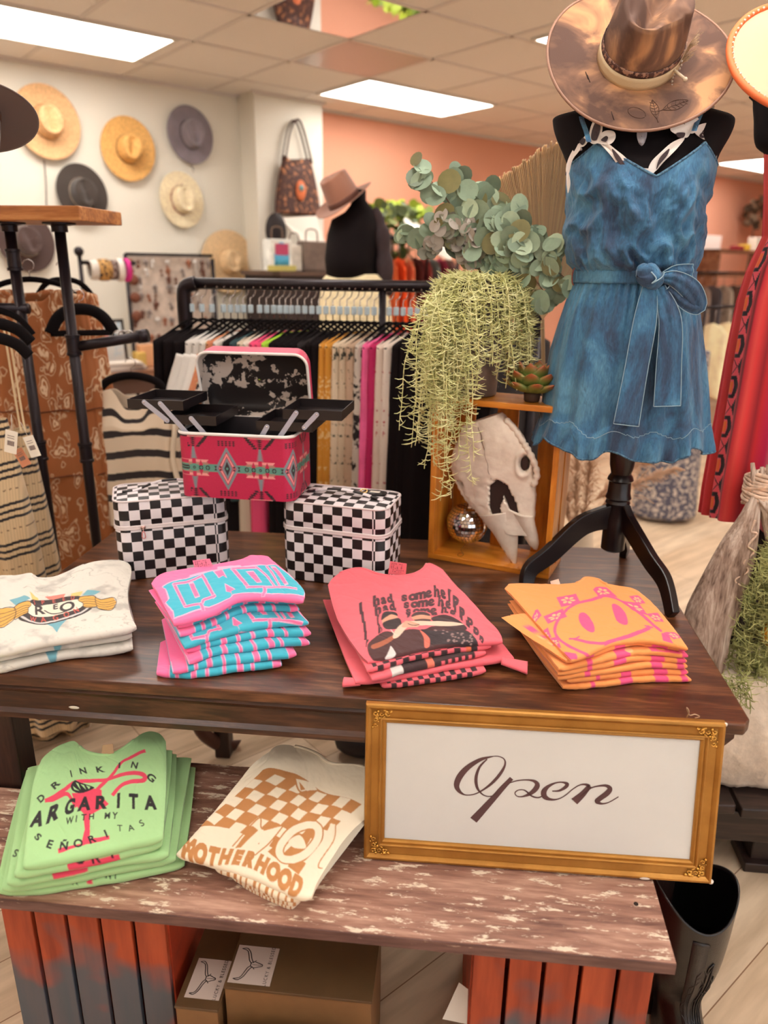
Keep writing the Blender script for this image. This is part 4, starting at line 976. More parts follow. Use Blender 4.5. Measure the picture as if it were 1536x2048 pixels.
def rrect(w, d, r, n=8):
    """rounded rectangle outline from the middle of the back edge round, with arc length"""
    P = []
    for cx, cy, a0 in ((w / 2 - r, -d / 2 + r, -pi / 2), (w / 2 - r, d / 2 - r, 0), (-w / 2 + r, d / 2 - r, pi / 2), (-w / 2 + r, -d / 2 + r, pi)):
        for k in range(n + 1): a = a0 + pi / 2 * k / n; P.append((cx + r * cos(a), cy + r * sin(a)))
    P = np.array(P)
    # start at the left end of the front edge
    P = np.concatenate([P, P[:1]]); L = np.concatenate([[0], np.cumsum(np.linalg.norm(np.diff(P, axis=0), axis=1))])
    return P, L
def shell(w, d, r, zs, off, u0=0., v0=0.):
    """wall sheet with arc-length/height coordinates stored for the check pattern; offset narrows the ring"""
    P, L = rrect(w, d, r); V = []; Cc = []
    for z, o in zip(zs, off):
        s = np.array([(w - 2 * o) / w, (d - 2 * o) / d]); Q = P * s
        V.append(np.column_stack([Q, np.full(len(Q), z)])); Cc.append(np.column_stack([L + u0 + 50 * SQ, np.full(len(Q), z + v0 + 50 * SQ), np.full(len(Q), .5 * SQ)]))
    return np.array(V), np.array(Cc)
def topsheet(w, d, r, z, dome, phase):
    n = 14; V = []; Cc = []
    P, L = rrect(w, d, r)
    for k in np.linspace(1, 0.02, n):
        Q = P * k; V.append(np.column_stack([Q, np.full(len(Q), z + dome * (1 - k ** 4))])); Cc.append(np.column_stack([Q[:, 0] + 50 * SQ + phase[0], Q[:, 1] + 50 * SQ + phase[1], np.full(len(Q), .5 * SQ)]))
    return np.array(V), np.array(Cc)
def check_case(label, loc, rz, pull, strap):
    t = thing('vanity_case', label, 'case', loc, (0, 0, rz)); w, d, h, r = .290, .172, .222, .034; zz = .142
    ph = -(w / 2 - r) * 1.0
    def part(name, zs, off, topz=None, phase=(0, 0)):
        mb = MB(); V, Cc = shell(w, d, r, zs, off, u0=-.0045); mb.grid(V, col=Cc)
        return mb, V
    mb, _ = part('body', [.0, .003, zz - .004, zz], [.004, 0, 0, .002]); V, Cc = topsheet(w - .004, d - .004, r, zz, .0, (0, 0)); mb.grid(V, col=Cc); V, Cc = topsheet(w - .008, d - .008, r, 0, 0, (0, 0)); mb.grid(V, col=Cc)
    mb.build('body', M_CHK, t, smooth=True, angle=40)
    mb = MB(); V, Cc = shell(w, d, r, [zz + .008, zz + .012, h - .012, h - .004], [.002, 0, .0005, .003], u0=-.0045 + SQ, v0=-.006); mb.grid(V, col=Cc)
    V, Cc = topsheet(w - .006, d - .006, r, h - .004, .005, (0, .004)); mb.grid(V, col=Cc); V, Cc = topsheet(w - .006, d - .006, r, zz + .008, 0, (0, 0)); mb.grid(V, col=Cc)
    mb.build('lid', M_CHK, t, smooth=True, angle=40)
    P, L = rrect(w + .001, d + .001, r); z = MB()
    for q, rr_ in ((zz + .001, .0026), (zz + .008, .0026)): z.tube([(x, y, q) for x, y in P[:-1]], rr_, 6, closed=True)
    z.tube([(x * .995, y * .993, zz + .0045) for x, y in P[:-1]], .003, 6, closed=True); z.build('zip', M_PIPE, t)
    z = MB(); z.tube([(x * .985, y * .975, h - .004) for x, y in P[:-1]], .0026, 6, closed=True); z.build('top_piping', M_CHK if False else M_PIPE, t)
    if pull:
        px, py = pull; p = MB(); p.box((px, py - .002, zz + .005), (.012, .008, .007)); p.tube([(px, py - .006, zz + .003), (px, py - .008, zz - .004)], .0016, 6)
        p.build('zip_slider', M_ZIP, t)
        p = MB(); p.tube([(px + .0045 * cos(a) * (1.1 if sin(a) < 0 else .8), py - .009, zz - .014 + .010 * sin(a)) for a in np.linspace(0, 2 * pi, 16, endpoint=False)], .0016, 6, closed=True); p.build('zip_pull', mat('rose_pull', (226, 150, 150), .3, .4), t)
    # carrying handle: checked strap arching over the lid
    H = MB(); hp = spline(strap, 40); Vv = []; Cv = []
    for i, p in enumerate(hp):
        dd = (hp[min(i + 1, 39)] - hp[max(i - 1, 0)]); dd /= np.linalg.norm(dd); nn = np.cross(dd, (0, 0, 1)); nn /= np.linalg.norm(nn); up_ = np.cross(nn, dd); wd = .0085 - .002 * (1 - abs(i / 39 - .5) * 2)
        row = [p + nn * wd * cos(a) + up_ * .003 * sin(a) for a in np.linspace(0, 2 * pi, 10, endpoint=False)]; Vv.append(row); Cv.append([(i / 39 * .21 + 50 * SQ, 50 * SQ + wd * cos(a) + .008, .5 * SQ) for a in np.linspace(0, 2 * pi, 10, endpoint=False)])
    H.grid(np.array(Vv), cv=True, capu=True, col=np.array(Cv)); H.build('handle', M_CHK, t)
    return t
tl_ = np.array(TZ(215, 1003, ZT + .222)); tr_ = np.array(TZ(452, 1003, ZT + .222))
h_ = .222
L0 = np.array((-.872, 1.722)); R0 = np.array((-.602, 1.842)); a_ = atan2(R0[1] - L0[1], R0[0] - L0[0])
c_ = (L0 + R0) / 2 + .086 * np.array([-sin(a_), cos(a_)])
cl = check_case('black and white checkered vanity case with a pink zip pull, left of the pair', (c_[0], c_[1], ZT), a_, (-.075, -.087), [(-.12, .0, h_), (-.085, .0, h_ + .002), (-.055, 0, h_ + .012), (-.02, 0, h_ + .022), (.03, 0, h_ + .022), (.07, 0, h_ + .01), (.11, 0, h_ + .002)])
L1 = np.array((-.452, 1.803)); R1 = np.array((-.168, 1.752)); a1_ = atan2(R1[1] - L1[1], R1[0] - L1[0])
c1_ = (L1 + R1) / 2 + .086 * np.array([-sin(a1_), cos(a1_)])
cr = check_case('checkered vanity case with a round tag on its lid, right of the pair', (c1_[0], c1_[1], ZT), a1_, None, [(-.10, .0, h_), (-.06, .005, h_ + .010), (0, .005, h_ + .014), (.05, .0, h_ + .010), (.085, -.005, h_ + .004), (.115, -.012, h_)])
g = MB(); g.lathe([(.0, 0), (.034, 0), (.034, .002), (0, .002)], 24, (.078, .035, h_ + .004), 1, .62, cap=False); g.build('round_tag', mat('black_vinyl', (24, 18, 18), .4), cr)
MB().bx(.065, .092, .028, .04, h_ + .0065, h_ + .0075).build('tag_card', mat('white_paper', (232, 222, 208), .7), cr, smooth=False)
MB().tube([(.055 + .009 * cos(a), .010 + .006 * sin(a), h_ + .014 + .003 * sin(a)) for a in np.linspace(0, 2 * pi, 18, endpoint=False)], .002, 6, closed=True).build('ring', mat('brass', (226, 186, 120), .25, .95), cr)

# ---- pink case standing across the pair, opened with cantilever trays
ART = None
def aztec(w, h):
    PKc, BK, TL, GY, LT, TN_ = (192, 30, 76), (44, 30, 38), (92, 148, 132), (122, 138, 144), (232, 150, 148), (172, 128, 112)
    a = Art(0, w, 0, h, PKc, .0007); U = .0026
    X, Y = np.meshgrid(np.arange(a.w), np.arange(a.h)); a.a += ((vnoise(X * .8, Y * .8, 3) - .5) * 10)[..., None]
    cy = h * .475
    a.rect(0, cy - .010, w, .020, TL)
    for k in range(-1, int(w / .176) + 3):
        x = .050 + k * .176
        # stepped bars round the band
        for sg in (1, -1):
            for j, (wd, c) in enumerate(((.037, TN_), (.035, TN_), (.033, LT), (.036, LT))):
                a.poly([(x - wd, cy + sg * (.008 + j * .0032)), (x - .006, cy + sg * (.008 + j * .0032)), (x - .004, cy + sg * (.0115 + j * .0032)), (x - wd - .003, cy + sg * (.0115 + j * .0032))], c)
                a.poly([(x + wd, cy + sg * (.008 + j * .0032)), (x + .006, cy + sg * (.008 + j * .0032)), (x + .004, cy + sg * (.0115 + j * .0032)), (x + wd + .003, cy + sg * (.0115 + j * .0032))], c)
            for q in (-.018, .018): a.poly([(x + q - .006, cy + sg * .006), (x + q, cy + sg * .021), (x + q + .006, cy + sg * .006)], PKc)
            for j in range(7):            # grey fir shape
                y = cy + sg * (.023 + j * .0045); wd = .011 - j * .0010
                a.poly([(x, y + sg * .007), (x - wd, y), (x, y + sg * .0015), (x + wd, y)], GY)
            for j in range(5):            # black arrow tower
                y = cy + sg * (.0545 + j * .0052)
                a.poly([(x, y), (x - .007 - j * .0008, y + sg * .005), (x + .007 + j * .0008, y + sg * .005)], BK)
                for q in (-1, 1):
                    xx = x + q * (.013 + j * .0044); a.poly([(xx - .006, y), (xx + .004, y), (xx + .007, y + sg * .0048), (xx - .003, y + sg * .0048)], BK)
                    if j < 4: xx = x + q * (.024 + j * .0038); a.poly([(xx - .005, y + sg * .010), (xx + .004, y + sg * .010), (xx + .006, y + sg * .0145), (xx - .004, y + sg * .0145)], BK)
            a.rect(x - .03, cy + sg * .0805, .06, .0022, LT)
        x2 = x + .088
        for c, dd in ((GY, 0), (PKc, .010), (LT, .013), (PKc, .019), (GY, .022), (BK, .030)):   # nested stepped diamonds
            W, H = .031 - dd * .78, .056 - dd * 1.25
            if W < .003: continue
            n = 9; pts = []
            for j in range(n):
                y0, y1 = H * (1 - j / n), H * (1 - (j + 1) / n); ww = W * (j + 1) / n; pts += [(ww - W / n * .9, y0), (ww, y1 + H / n * .4)]
            full = [(x2 + p, cy + q) for p, q in pts] + [(x2 + p, cy - q) for p, q in pts[::-1]] + [(x2 - p, cy - q) for p, q in pts] + [(x2 - p, cy + q) for p, q in pts[::-1]]
            a.poly(full, c)
        a.rect(x2 - .003, cy - .0015, .006, .003, TL); a.rect(x2 - .0015, cy - .003, .003, .006, TL)
        for sg in (1, -1):
            for i in range(5):
                for j in range(3): xx = x2 + (i - 2) * .0098; y = cy + sg * (.058 + j * .0050); a.poly([(xx, y), (xx - .0045, y + sg * .0045), (xx + .0045, y + sg * .0045)], BK)
        for i in range(5):                # eyed diamonds along the band
            xx = x - .036 + i * .018; r_ = .0062 if i != 2 else .004
            a.ell(xx, cy, r_, r_ * 1.05, BK, 0, 8)
            if i != 2: a.rect(xx - .0042, cy - .0013, .0084, .0026, TL); a.rect(xx - .0013, cy - .0042, .0026, .0084, TL)
            else: a.ell(xx, cy, .002, .002, TL, 0, 4)
        for i in range(4): xx = x2 + (-.031, -.018, .018, .031)[i]; a.poly([(xx - .004, cy - .006), (xx, cy), (xx - .004, cy + .006), (xx + .004, cy + .006), (xx + .001, cy), (xx + .004, cy - .006)], BK)
    return a.done()
w, d, h, r = .305, .200, .168, .030
L2 = np.array((-.716, 1.790)); R2 = np.array((-.405, 1.775)); a2_ = atan2(R2[1] - L2[1], R2[0] - L2[0])
zB = ZT + .222 + .0022
c2_ = (L2 + R2) / 2 + d / 2 * np.array([-sin(a2_), cos(a2_)])
tp_ = thing('train_case', 'pink case with a woven-style pattern, standing open across the two checkered cases', 'case', (c2_[0], c2_[1], zB), (0, 0, a2_))
P, L = rrect(w, d, r, 10)
art = aztec(L[-1] + .01, h)
# dense front and side wall, patterned
s_ = np.arange(0, L[-1], .0013); Q = np.column_stack([np.interp(s_, L, P[:, 0]), np.interp(s_, L, P[:, 1])]); zz_ = np.linspace(0, h, 128)
V = np.zeros((len(zz_), len(s_), 3)); V[:, :, 0] = Q[:, 0]; V[:, :, 1] = Q[:, 1]; V[:, :, 2] = zz_[:, None]
soff = float(np.interp(0, P[:9, 0], L[:9])) if False else 0
Lfront0 = L[-1] - (w - 2 * r) if False else 0
# arc length measured from the left end of the flat front edge
fl = L[33] if len(L) > 33 else 0
uu = (s_ - (L[-1] - (w - 2 * r))) % L[-1] + r * 1.2
Cc = art.sample(np.tile(uu, (len(zz_), 1)), np.tile(zz_[:, None], (1, len(s_))))
mb = MB(); mb.grid(V, cv=True, col=Cc); mb.build('body', mat('aztec_vinyl', (255, 255, 255), .42, attr=True, bump=(800, .1, .0004)), tp_)
mb = MB(); M_LIN = mat('black_lining', (22, 15, 16), .6)
for zz0, k_ in ((h, .0), (.012, .0)): pass
Vi = [np.column_stack([P * np.array([(w - .006) / w, (d - .006) / d]), np.full(len(P), z)]) for z in (h, .006)] + [np.column_stack([P * .02, np.full(len(P), .006)])]
mb.grid(np.array(Vi)); mb.grid(np.array([np.column_stack([P, np.full(len(P), 0)]), np.column_stack([P * .02, np.full(len(P), 0)])])); mb.build('lining', M_LIN, tp_, angle=40)
MB().tube([(x, y, h) for x, y in P[:-1]], .0042, 8, closed=True).build('rim_piping', mat('white_trim', (236, 228, 222), .4), tp_)
# lid, open and leaning back
ld = .185; lh = .048
ML = Matrix.Translation((0.0, d / 2 + .002, h + .006)) @ Matrix.Rotation(radians(104), 4, 'X') @ Matrix.Translation((0, -ld / 2 * 0, 0))
m, nt, b = newmat('cow_print_lining'); MATS['cow'] = m
tc = nd(nt, 'ShaderNodeTexCoord'); n = nd(nt, 'ShaderNodeTexNoise', i_Scale=16., i_Detail=7., i_Roughness=.68); nt.links.new(tc.outputs['Object'], n.inputs['Vector'])
rp = nd(nt, 'ShaderNodeValToRGB'); rp.color_ramp.interpolation = 'CONSTANT'; rp.color_ramp.elements[0].color = L4((26, 18, 18)); rp.color_ramp.elements[1].position = .535; rp.color_ramp.elements[1].color = L4((206, 190, 178))
nt.links.new(n.outputs[0], rp.inputs[0]); nt.links.new(rp.outputs[0], b.inputs['Base Color']); b.inputs['Roughness'].default_value = .55
Pl, Ll = rrect(w, ld, .034, 10)
mbL = MB(); mbL.T = ML
# in lid space: x across, y up the lid (towards its free edge), z towards the back of the dish
def ring(k, z, inset=0): s = np.array([(w - 2 * inset) / w * k, (ld - 2 * inset) / ld * k]); return np.column_stack([Pl[:, 0] * s[0], Pl[:, 1] * s[1] + ld / 2, np.full(len(Pl), z)])
for_lid = [ring(1, 0, .002), ring(1, -lh * .6, .005), ring(1, -lh * .9, .012), ring(1, -lh, .02), ring(.5, -lh, .02), ring(.02, -lh, .02)]
# z sign: the dish goes away from the viewer
sgn = -1 if (ML.to_3x3() @ Vector((0, 0, 1))).y < 0 else 1
for q in for_lid: q[:, 2] = -q[:, 2] * 1.0 * (1 if (ML.to_3x3() @ Vector((0, 0, 1))).y > 0 else -1)
mbL.grid(np.array(for_lid)); lidl = mbL.build('lid_lining', m, tp_, angle=50)
mo = MB(); mo.T = ML; oo = [ring(1.0, 0), ring(1.0, 0), ring(1.0, 0), ring(.02, 0)]
for q, z in zip(oo, (0, lh * .7, lh * 1.05, lh * 1.05)): q[:, 2] = z * (1 if (ML.to_3x3() @ Vector((0, 0, 1))).y > 0 else -1)
oo[2][:, 0] *= .95; mo.grid(np.array(oo)); mo.build('lid', mat('pink_vinyl', (196, 42, 84), .42), tp_, angle=50)
MB().tube([tuple(ML @ Vector((x, y + ld / 2, 0))) for x, y in Pl[:-1]], .0038, 8, closed=True).build('lid_piping', mat('white_trim', (236, 228, 222), .4), tp_)
# trays: two on each side, carried on paired steel arms
M_TRAY = mat('black_tray', (26, 18, 20), .35, spec=.6); M_ARM = mat('steel_arm', (188, 190, 206), .4, .45); M_RIV = mat('rivet', (226, 216, 208), .2, .95)
def tray(x0, x1, y0, y1, z0, hh=.024, name='tray'):
    mb = MB(); th = .0018
    mb.bx(x0, x1, y0, y1, z0, z0 + th); mb.bx(x0, x0 + th, y0, y1, z0 + th, z0 + hh); mb.bx(x1 - th, x1, y0, y1, z0 + th, z0 + hh); mb.bx(x0 + th, x1 - th, y0, y0 + th, z0 + th, z0 + hh); mb.bx(x0 + th, x1 - th, y1 - th, y1, z0 + th, z0 + hh)
    return mb.build(name, M_TRAY, tp_, smooth=False)
yf, yb_ = -.082, .082
T1L, T2L = (-.190, -.050, .186), (-.285, -.135, .222)
T1R, T2R = (.055, .200, .180), (.125, .275, .212)
ins = MB(); ins.bx(-.138, .138, yf + .01, yf + .012, .10, .165); ins.bx(-.138, .138, yb_ - .012, yb_ - .010, .12, .182); ins.bx(-.138, -.136, yf + .012, yb_ - .012, .12, .165); ins.bx(.136, .138, yf + .012, yb_ - .012, .12, .165)
ins.build('inner_frame', mat('dark_frame', (58, 54, 58), .4, .3), tp_, smooth=False)
for x0, x1, z in (T1L, T2L, T1R, T2R): tray(x0, x1, yf, yb_, z)
def arm(p, q, y):
    P0, P1 = np.array(p), np.array(q); dd = (P1 - P0) / np.linalg.norm(P1 - P0); nn = np.array([-dd[1], dd[0]]); wd = .0062; pts = []
    for c, s in ((P1, 1), (P0, -1)):
        for a in np.linspace(-pi / 2, pi / 2, 8): pts.append(c + s * (dd * cos(a) + nn * sin(a)) * wd)
    o = MB().prism(pts, y - .0009, y + .0009, 'xz').build('arm', M_ARM, tp_, smooth=False, bevel=.0004)
    rv = MB(); ys = -1 if y < 0 else 1
    for c in (P0, P1): rv.ball((c[0], y + ys * .0012, c[1]), .0021, 8, 5, (1, .7, 1))
    rv.build('rivets', M_RIV, o)
for y in (yf - .0022, yb_ + .0022):
    arm((-.098, .130), (-.195, .238), y); arm((-.060, .140), (-.115, .203), y); arm((-.160, .192), (-.216, .230), y) if False else arm((-.180, .195), (-.238, .240), y)
    arm((.090, .128), (.160, .228), y); arm((.048, .130), (.084, .190), y); arm((.180, .192), (.212, .226), y)
# ================================================================== yellow crate with skull, mirror ball and plants
W_YEL = wood('yellow_wood', (176, 98, 26), (214, 130, 36), (236, 160, 62), 2.0, 'z', .4, .15)
W_YELX = wood('yellow_wood_x', (176, 98, 26), (214, 130, 36), (236, 160, 62), 2.0, 'x', .4, .15)
cFL, cFR = np.array((-.070, 2.000)), np.array((.262, 1.884)); ca = atan2(cFR[1] - cFL[1], cFR[0] - cFL[0]); cw = np.linalg.norm(cFR - cFL); cd, chh = .155, .468
cr_ = thing('wooden_crate', 'tall yellow painted wooden box frame holding the skull and mirror ball', 'crate', (cFL[0], cFL[1], ZT), (0, 0, ca))
th = .016
MB().bx(0, cw, 0, cd, 0, th).build('bottom_panel', W_YELX, cr_, bevel=.0015, smooth=False)
MB().bx(0, cw, 0, cd, chh - th, chh).build('top_panel', W_YELX, cr_, bevel=.0015, smooth=False)
MB().bx(0, th, 0, cd, th, chh - th).build('side_panel', W_YEL, cr_, bevel=.0015, smooth=False)
MB().bx(cw - th, cw, 0, cd * .45, th, chh - th).build('side_panel', W_YEL, cr_, bevel=.0015, smooth=False)
MB().bx(cw - th, cw, cd * .55, cd, th, chh - th).build('side_panel', W_YEL, cr_, bevel=.0015, smooth=False)
for x0, x1 in ((.018, .075), (.14, .20), (.262, .328)): MB().bx(x0, x1, cd - .008, cd, th, chh - th).build('back_slat', W_YEL, cr_, smooth=False)
MC = mtx((cFL[0], cFL[1], ZT), (0, 0, ca), 'T'); MCi = np.array(MC.inverted())
def CRP(px, py, y):               # point in the crate's own frame on its plane y
    o = MCi[:3, :3] @ np.array([0, 0, CZ]) + MCi[:3, 3]; d = MCi[:3, :3] @ ray(px, py); k = (y - o[1]) / d[1]; p = o + d * k
    return np.array([float(p[0]), y, float(p[2])])

# longhorn-less cow skull leaning in the crate, nose down to the right
M_BONE = mat('old_bone', (216, 198, 180), .6, noise=(14, .12), rgb2=(238, 224, 206), bump=(70, .35, .002))
sk = thing('cow_skull', 'weathered cow skull leaning nose-down inside the yellow box', 'skull', M=MC)
yS = .035
cl_ = [(962, 838), (972, 880), (982, 930), (992, 975), (1006, 1015), (1022, 1055)]
wl_ = [(928, 850), (908, 900), (905, 935), (928, 985), (958, 1030), (985, 1062)]     # left outline
wr_ = [(1002, 826), (1046, 872), (1068, 935), (1072, 985), (1070, 1030), (1068, 1070)]  # right outline
C3 = spline([CRP(*p, yS) for p in cl_], 110); Lf = spline([CRP(*p, yS) for p in wl_], 110); Rg = spline([CRP(*p, yS) for p in wr_], 110)
nt_ = 120; rows = []
T = np.linspace(0, 1, 110)
def dist_seg(p, a, b_): 
    ab = b_ - a; t = np.clip(((p - a) @ ab) / (ab @ ab), 0, 1); return np.linalg.norm(p - a - np.outer(t, ab) if p.ndim > 1 else p - a - t * ab, axis=-1)
eyeR = CRP(1052, 925, yS); eyeL = CRP(922, 968, yS); nasal = [CRP(*p, yS) for p in ((985, 968), (1000, 955), (1018, 966), (1034, 1000), (1040, 1022), (1024, 1015), (1012, 985), (1004, 1010), (1006, 1034), (994, 1040), (984, 1010))]
npoly = np.array([(p[0], p[2]) for p in nasal])
def inpoly(x, z, P):
    m = False; n = len(P)
    for k in range(n):
        x1, y1 = P[k]; x2, y2 = P[(k + 1) % n]
        if (y1 > z) != (y2 > z) and x < (x2 - x1) * (z - y1) / (y2 - y1) + x1: m = not m
    return m
for i in range(110):
    t = T[i]; a, b_ = Lf[i], Rg[i]; mid = (a + b_) / 2; hv = (b_ - a) / 2; W = np.linalg.norm(hv)
    depth = .055 * (1 - .45 * t); row = []
    for j in range(nt_):
        ph = 2 * pi * j / nt_; cx = cos(ph); sy = sin(ph)
        p = mid + hv * cx * (1 - .0 * abs(sy)); front = max(0, -sy)
        y = yS + (-abs(sy) ** .75 * depth * .62 if sy < 0 else abs(sy) ** .8 * depth)
        n_ = float(fbm(p[0] * 60, p[2] * 60, 5, 3)) - .47
        q = np.array([p[0] + n_ * .006, y + n_ * .004, p[2] + n_ * .004])
        if sy < 0:
            dE = np.linalg.norm((q - eyeR)[[0, 2]] / np.array([.75, 1.3])); q[1] += .040 * float(sst(.019, .008, dE)) - .007 * exp(-((dE - .026) / .006) ** 2)
            dL = np.linalg.norm((q - eyeL)[[0, 2]] / np.array([.9, .9])); q[1] += .030 * float(sst(.016, .006, dL))
            if inpoly(q[0], q[2], npoly): q[1] += .060
            dc = abs((p - C3[i])[0]); q[1] += .0025 * exp(-(dc / .0012) ** 2) * (t < .62)
        row.append(q)
    rows.append(row)
mb = MB(); mb.grid(np.array(rows), cv=True, capu=True)
o = mb.build('cranium', M_BONE, sk)
MB().tube([(C3[i][0] + .0015 * sin(i * .5), rows[i][int(nt_ * .75)][1] - .0002, C3[i][2]) for i in range(8, 62)], .0007, 4).build('skull_suture', mat('suture_line', (96, 66, 52), .9), sk)
M_CAV = mat('cavity_shade', (46, 26, 20), .9)  # dark inserts colour in the shade deep inside the nose and eye holes
MB().prism([(p[0], p[2]) for p in nasal], .016, .019).build('nasal_shade', M_CAV, sk, smooth=False)
MB().ball((eyeR[0], .022, eyeR[2]), .0125, 16, 8, (.85, .25, 1.5)).build('socket_shade', M_CAV, sk)
for nm, L_, Rr in (('nose_bone', [(960, 1028), (985, 1062), (1004, 1096), (1027, 1130)], [(1024, 1020), (1034, 1050), (1036, 1088), (1031, 1134)]), ('nose_bone', [(1026, 1020), (1040, 1050), (1052, 1080), (1066, 1098)], [(1068, 1030), (1074, 1060), (1078, 1085), (1074, 1100)])):
    A = spline([CRP(*p, yS) for p in L_], 30); B_ = spline([CRP(*p, yS) for p in Rr], 30); rows = []
    for i in range(30):
        t = i / 29; mid = (A[i] + B_[i]) / 2; hv = (B_[i] - A[i]) / 2; dpt = .022 * (1 - .72 * t)
        rows.append([mid + hv * cos(ph) + np.array([0, dpt * sin(ph) - .008 * (1 - t) + .004 * t, 0]) + (float(fbm(mid[0] * 90 + cos(ph), i * .3, 8, 2)) - .4) * .002 for ph in np.linspace(0, 2 * pi, 24, endpoint=False)])
    MB().grid(np.array(rows), cv=True, capu=True).build(nm, M_BONE, sk)
# brow and horn-core ridge at the side of the cranium
rg_ = spline([CRP(*p, yS - .012) for p in ((1010, 838), (1030, 860), (1046, 884), (1056, 900), (1068, 925), (1074, 950), (1066, 972))], 40)
mb = MB(); mb.tube(rg_, [.006 + .004 * abs(sin(k * .9)) for k in range(40)], 9); mb.build('brow_ridge', M_BONE, sk)
rg_ = spline([CRP(*p, yS + .01) for p in ((905, 930), (916, 962), (930, 990), (950, 1016))], 30)
mb = MB(); mb.tube(rg_, [.006 + .003 * abs(sin(k * .8)) for k in range(30)], 8); mb.build('brow_ridge', M_BONE, sk)

# mirror ball
Rb = .060; bc = min((CRP(934, 1046, y_) for y_ in np.linspace(.02, .15, 80)), key=lambda p: abs(p[2] - Rb - th - .0085) + (1 if p[1] + Rb > cd - .01 else 0))
mbm, nt, b = newmat('mirror_tiles'); b.inputs['Metallic'].default_value = 1; b.inputs['Roughness'].default_value = .04; b.inputs['Base Color'].default_value = (.86, .84, .86, 1)
t = thing('mirror_ball', 'small silver mirror ball resting beside the skull in the yellow box', 'ornament', M=MC)
# rest it on the box floor
ball = MB(); rows_ = 19
for i in range(rows_):
    a0, a1 = -pi / 2 + pi * i / rows_, -pi / 2 + pi * (i + 1) / rows_; am = (a0 + a1) / 2; n = max(4, int(2 * pi * cos(am) * rows_ / pi))
    for j in range(n):
        g0, g1 = 2 * pi * (j + .05) / n, 2 * pi * (j + .95) / n; aa0, aa1 = a0 + .010, a1 - .010
        jx = RND.uniform(-.03, .03); V = []
        for aa, gg in ((aa0, g0), (aa0, g1), (aa1, g1), (aa1, g0)): V.append((bc[0] + Rb * cos(aa) * cos(gg), bc[1] + Rb * cos(aa) * sin(gg), bc[2] + Rb * sin(aa)))
        V = np.array(V); cc = V.mean(0); V = cc + (V - cc); nn_ = (cc - bc) / Rb; V[0] += nn_ * RND.uniform(0, .0006); V[1] += nn_ * RND.uniform(0, .0006); ball.add(V, [(0, 1, 2, 3)])
ball.build('mirror_tiles', mbm, t, smooth=False)
MB().ball(tuple(bc), Rb * .975, 24, 16).build('core', mat('ball_core', (40, 30, 26), .7, 0), t)
tp = MB(); tp.lathe([(.004, 0), (.0045, .006), (.002, .008)], 10, (bc[0] + .002, bc[1] - .004, bc[2] - Rb - .007)); tp.build('cap', mat('brass', (226, 186, 120), .25, .95), t)
tp = MB(); q0 = np.array([bc[0], bc[1] - .004, bc[2] - Rb - .006]); zf = th + .0012
tp.tube(spline([q0, (q0[0] + .004, .03, zf + .012), (q0[0] + .016, .02, zf + .006), (q0[0] + .010, .012, zf), (q0[0] - .002, .018, zf), (q0[0] + .002, .03, zf + .004), (q0[0] + .012, .034, zf)], 30), .0009, 5); tp.build('hanging_loop', mat('dull_wire', (150, 110, 60), .4, .7), t)
print('ball bottom', bc[2] - Rb, 'floor', th)

# ---- dried palm fan behind the crate
MP, nt, b = newmat('dried_palm'); MATS['dried_palm'] = MP
at = nd(nt, 'ShaderNodeAttribute', attribute_name='Col'); nt.links.new(at.outputs[0], b.inputs['Base Color']); b.inputs['Roughness'].default_value = .75
tf = thing('palm_fan', 'large dried tan palm fan standing behind the dress form', 'dried palm', (0, 0, 0))
Yp = 2.26; ctr = np.array(TP(1085, 640, Yp)); RAD = []
rim = [np.array(TP(*p, Yp)) for p in ((955, 402), (985, 372), (1020, 340), (1060, 314), (1100, 290), (1140, 272), (1180, 262), (1225, 258), (1270, 262), (1310, 280), (1350, 320))]
rim = spline(rim, 116)
mb = MB(); rr = random.Random(4)
for i in range(115):
    a, b2 = rim[i], rim[i + 1]; dy = .005
    base = ctr; V = []; n = 8; c0 = np.array(lin((255, 222, 178))) * rr.uniform(.85, 1.15)
    mid = (a + b2) / 2 + np.array([0, dy, .0]); L_ = rr.uniform(.985, 1.02)
    for k in range(n + 1):
        s = k / n; bow = .035 * sin(s * pi)
        for p, d_ in ((a, -dy * s), (mid, dy * s), (b2, -dy * s)): q = base + (p - base) * s * L_ + np.array([0, d_ + bow * .4, 0]); V.append(q)
    Fs = []
    for k in range(n):
        for e in range(2): Fs.append((k * 3 + e, k * 3 + e + 1, (k + 1) * 3 + e + 1, (k + 1) * 3 + e))
    mb.add(V, Fs, col=c0)
mb.build('pleated_leaf', MP, tf, smooth=False, recalc=False, solid=.0006)
MB().tube([ctr, (ctr[0] + .02, Yp - .03, 1.2), (ctr[0] + .01, Yp - .06, ZT + .001)], .006, 8).build('stalk', mat('palm_stalk', (150, 116, 76), .7), tf)

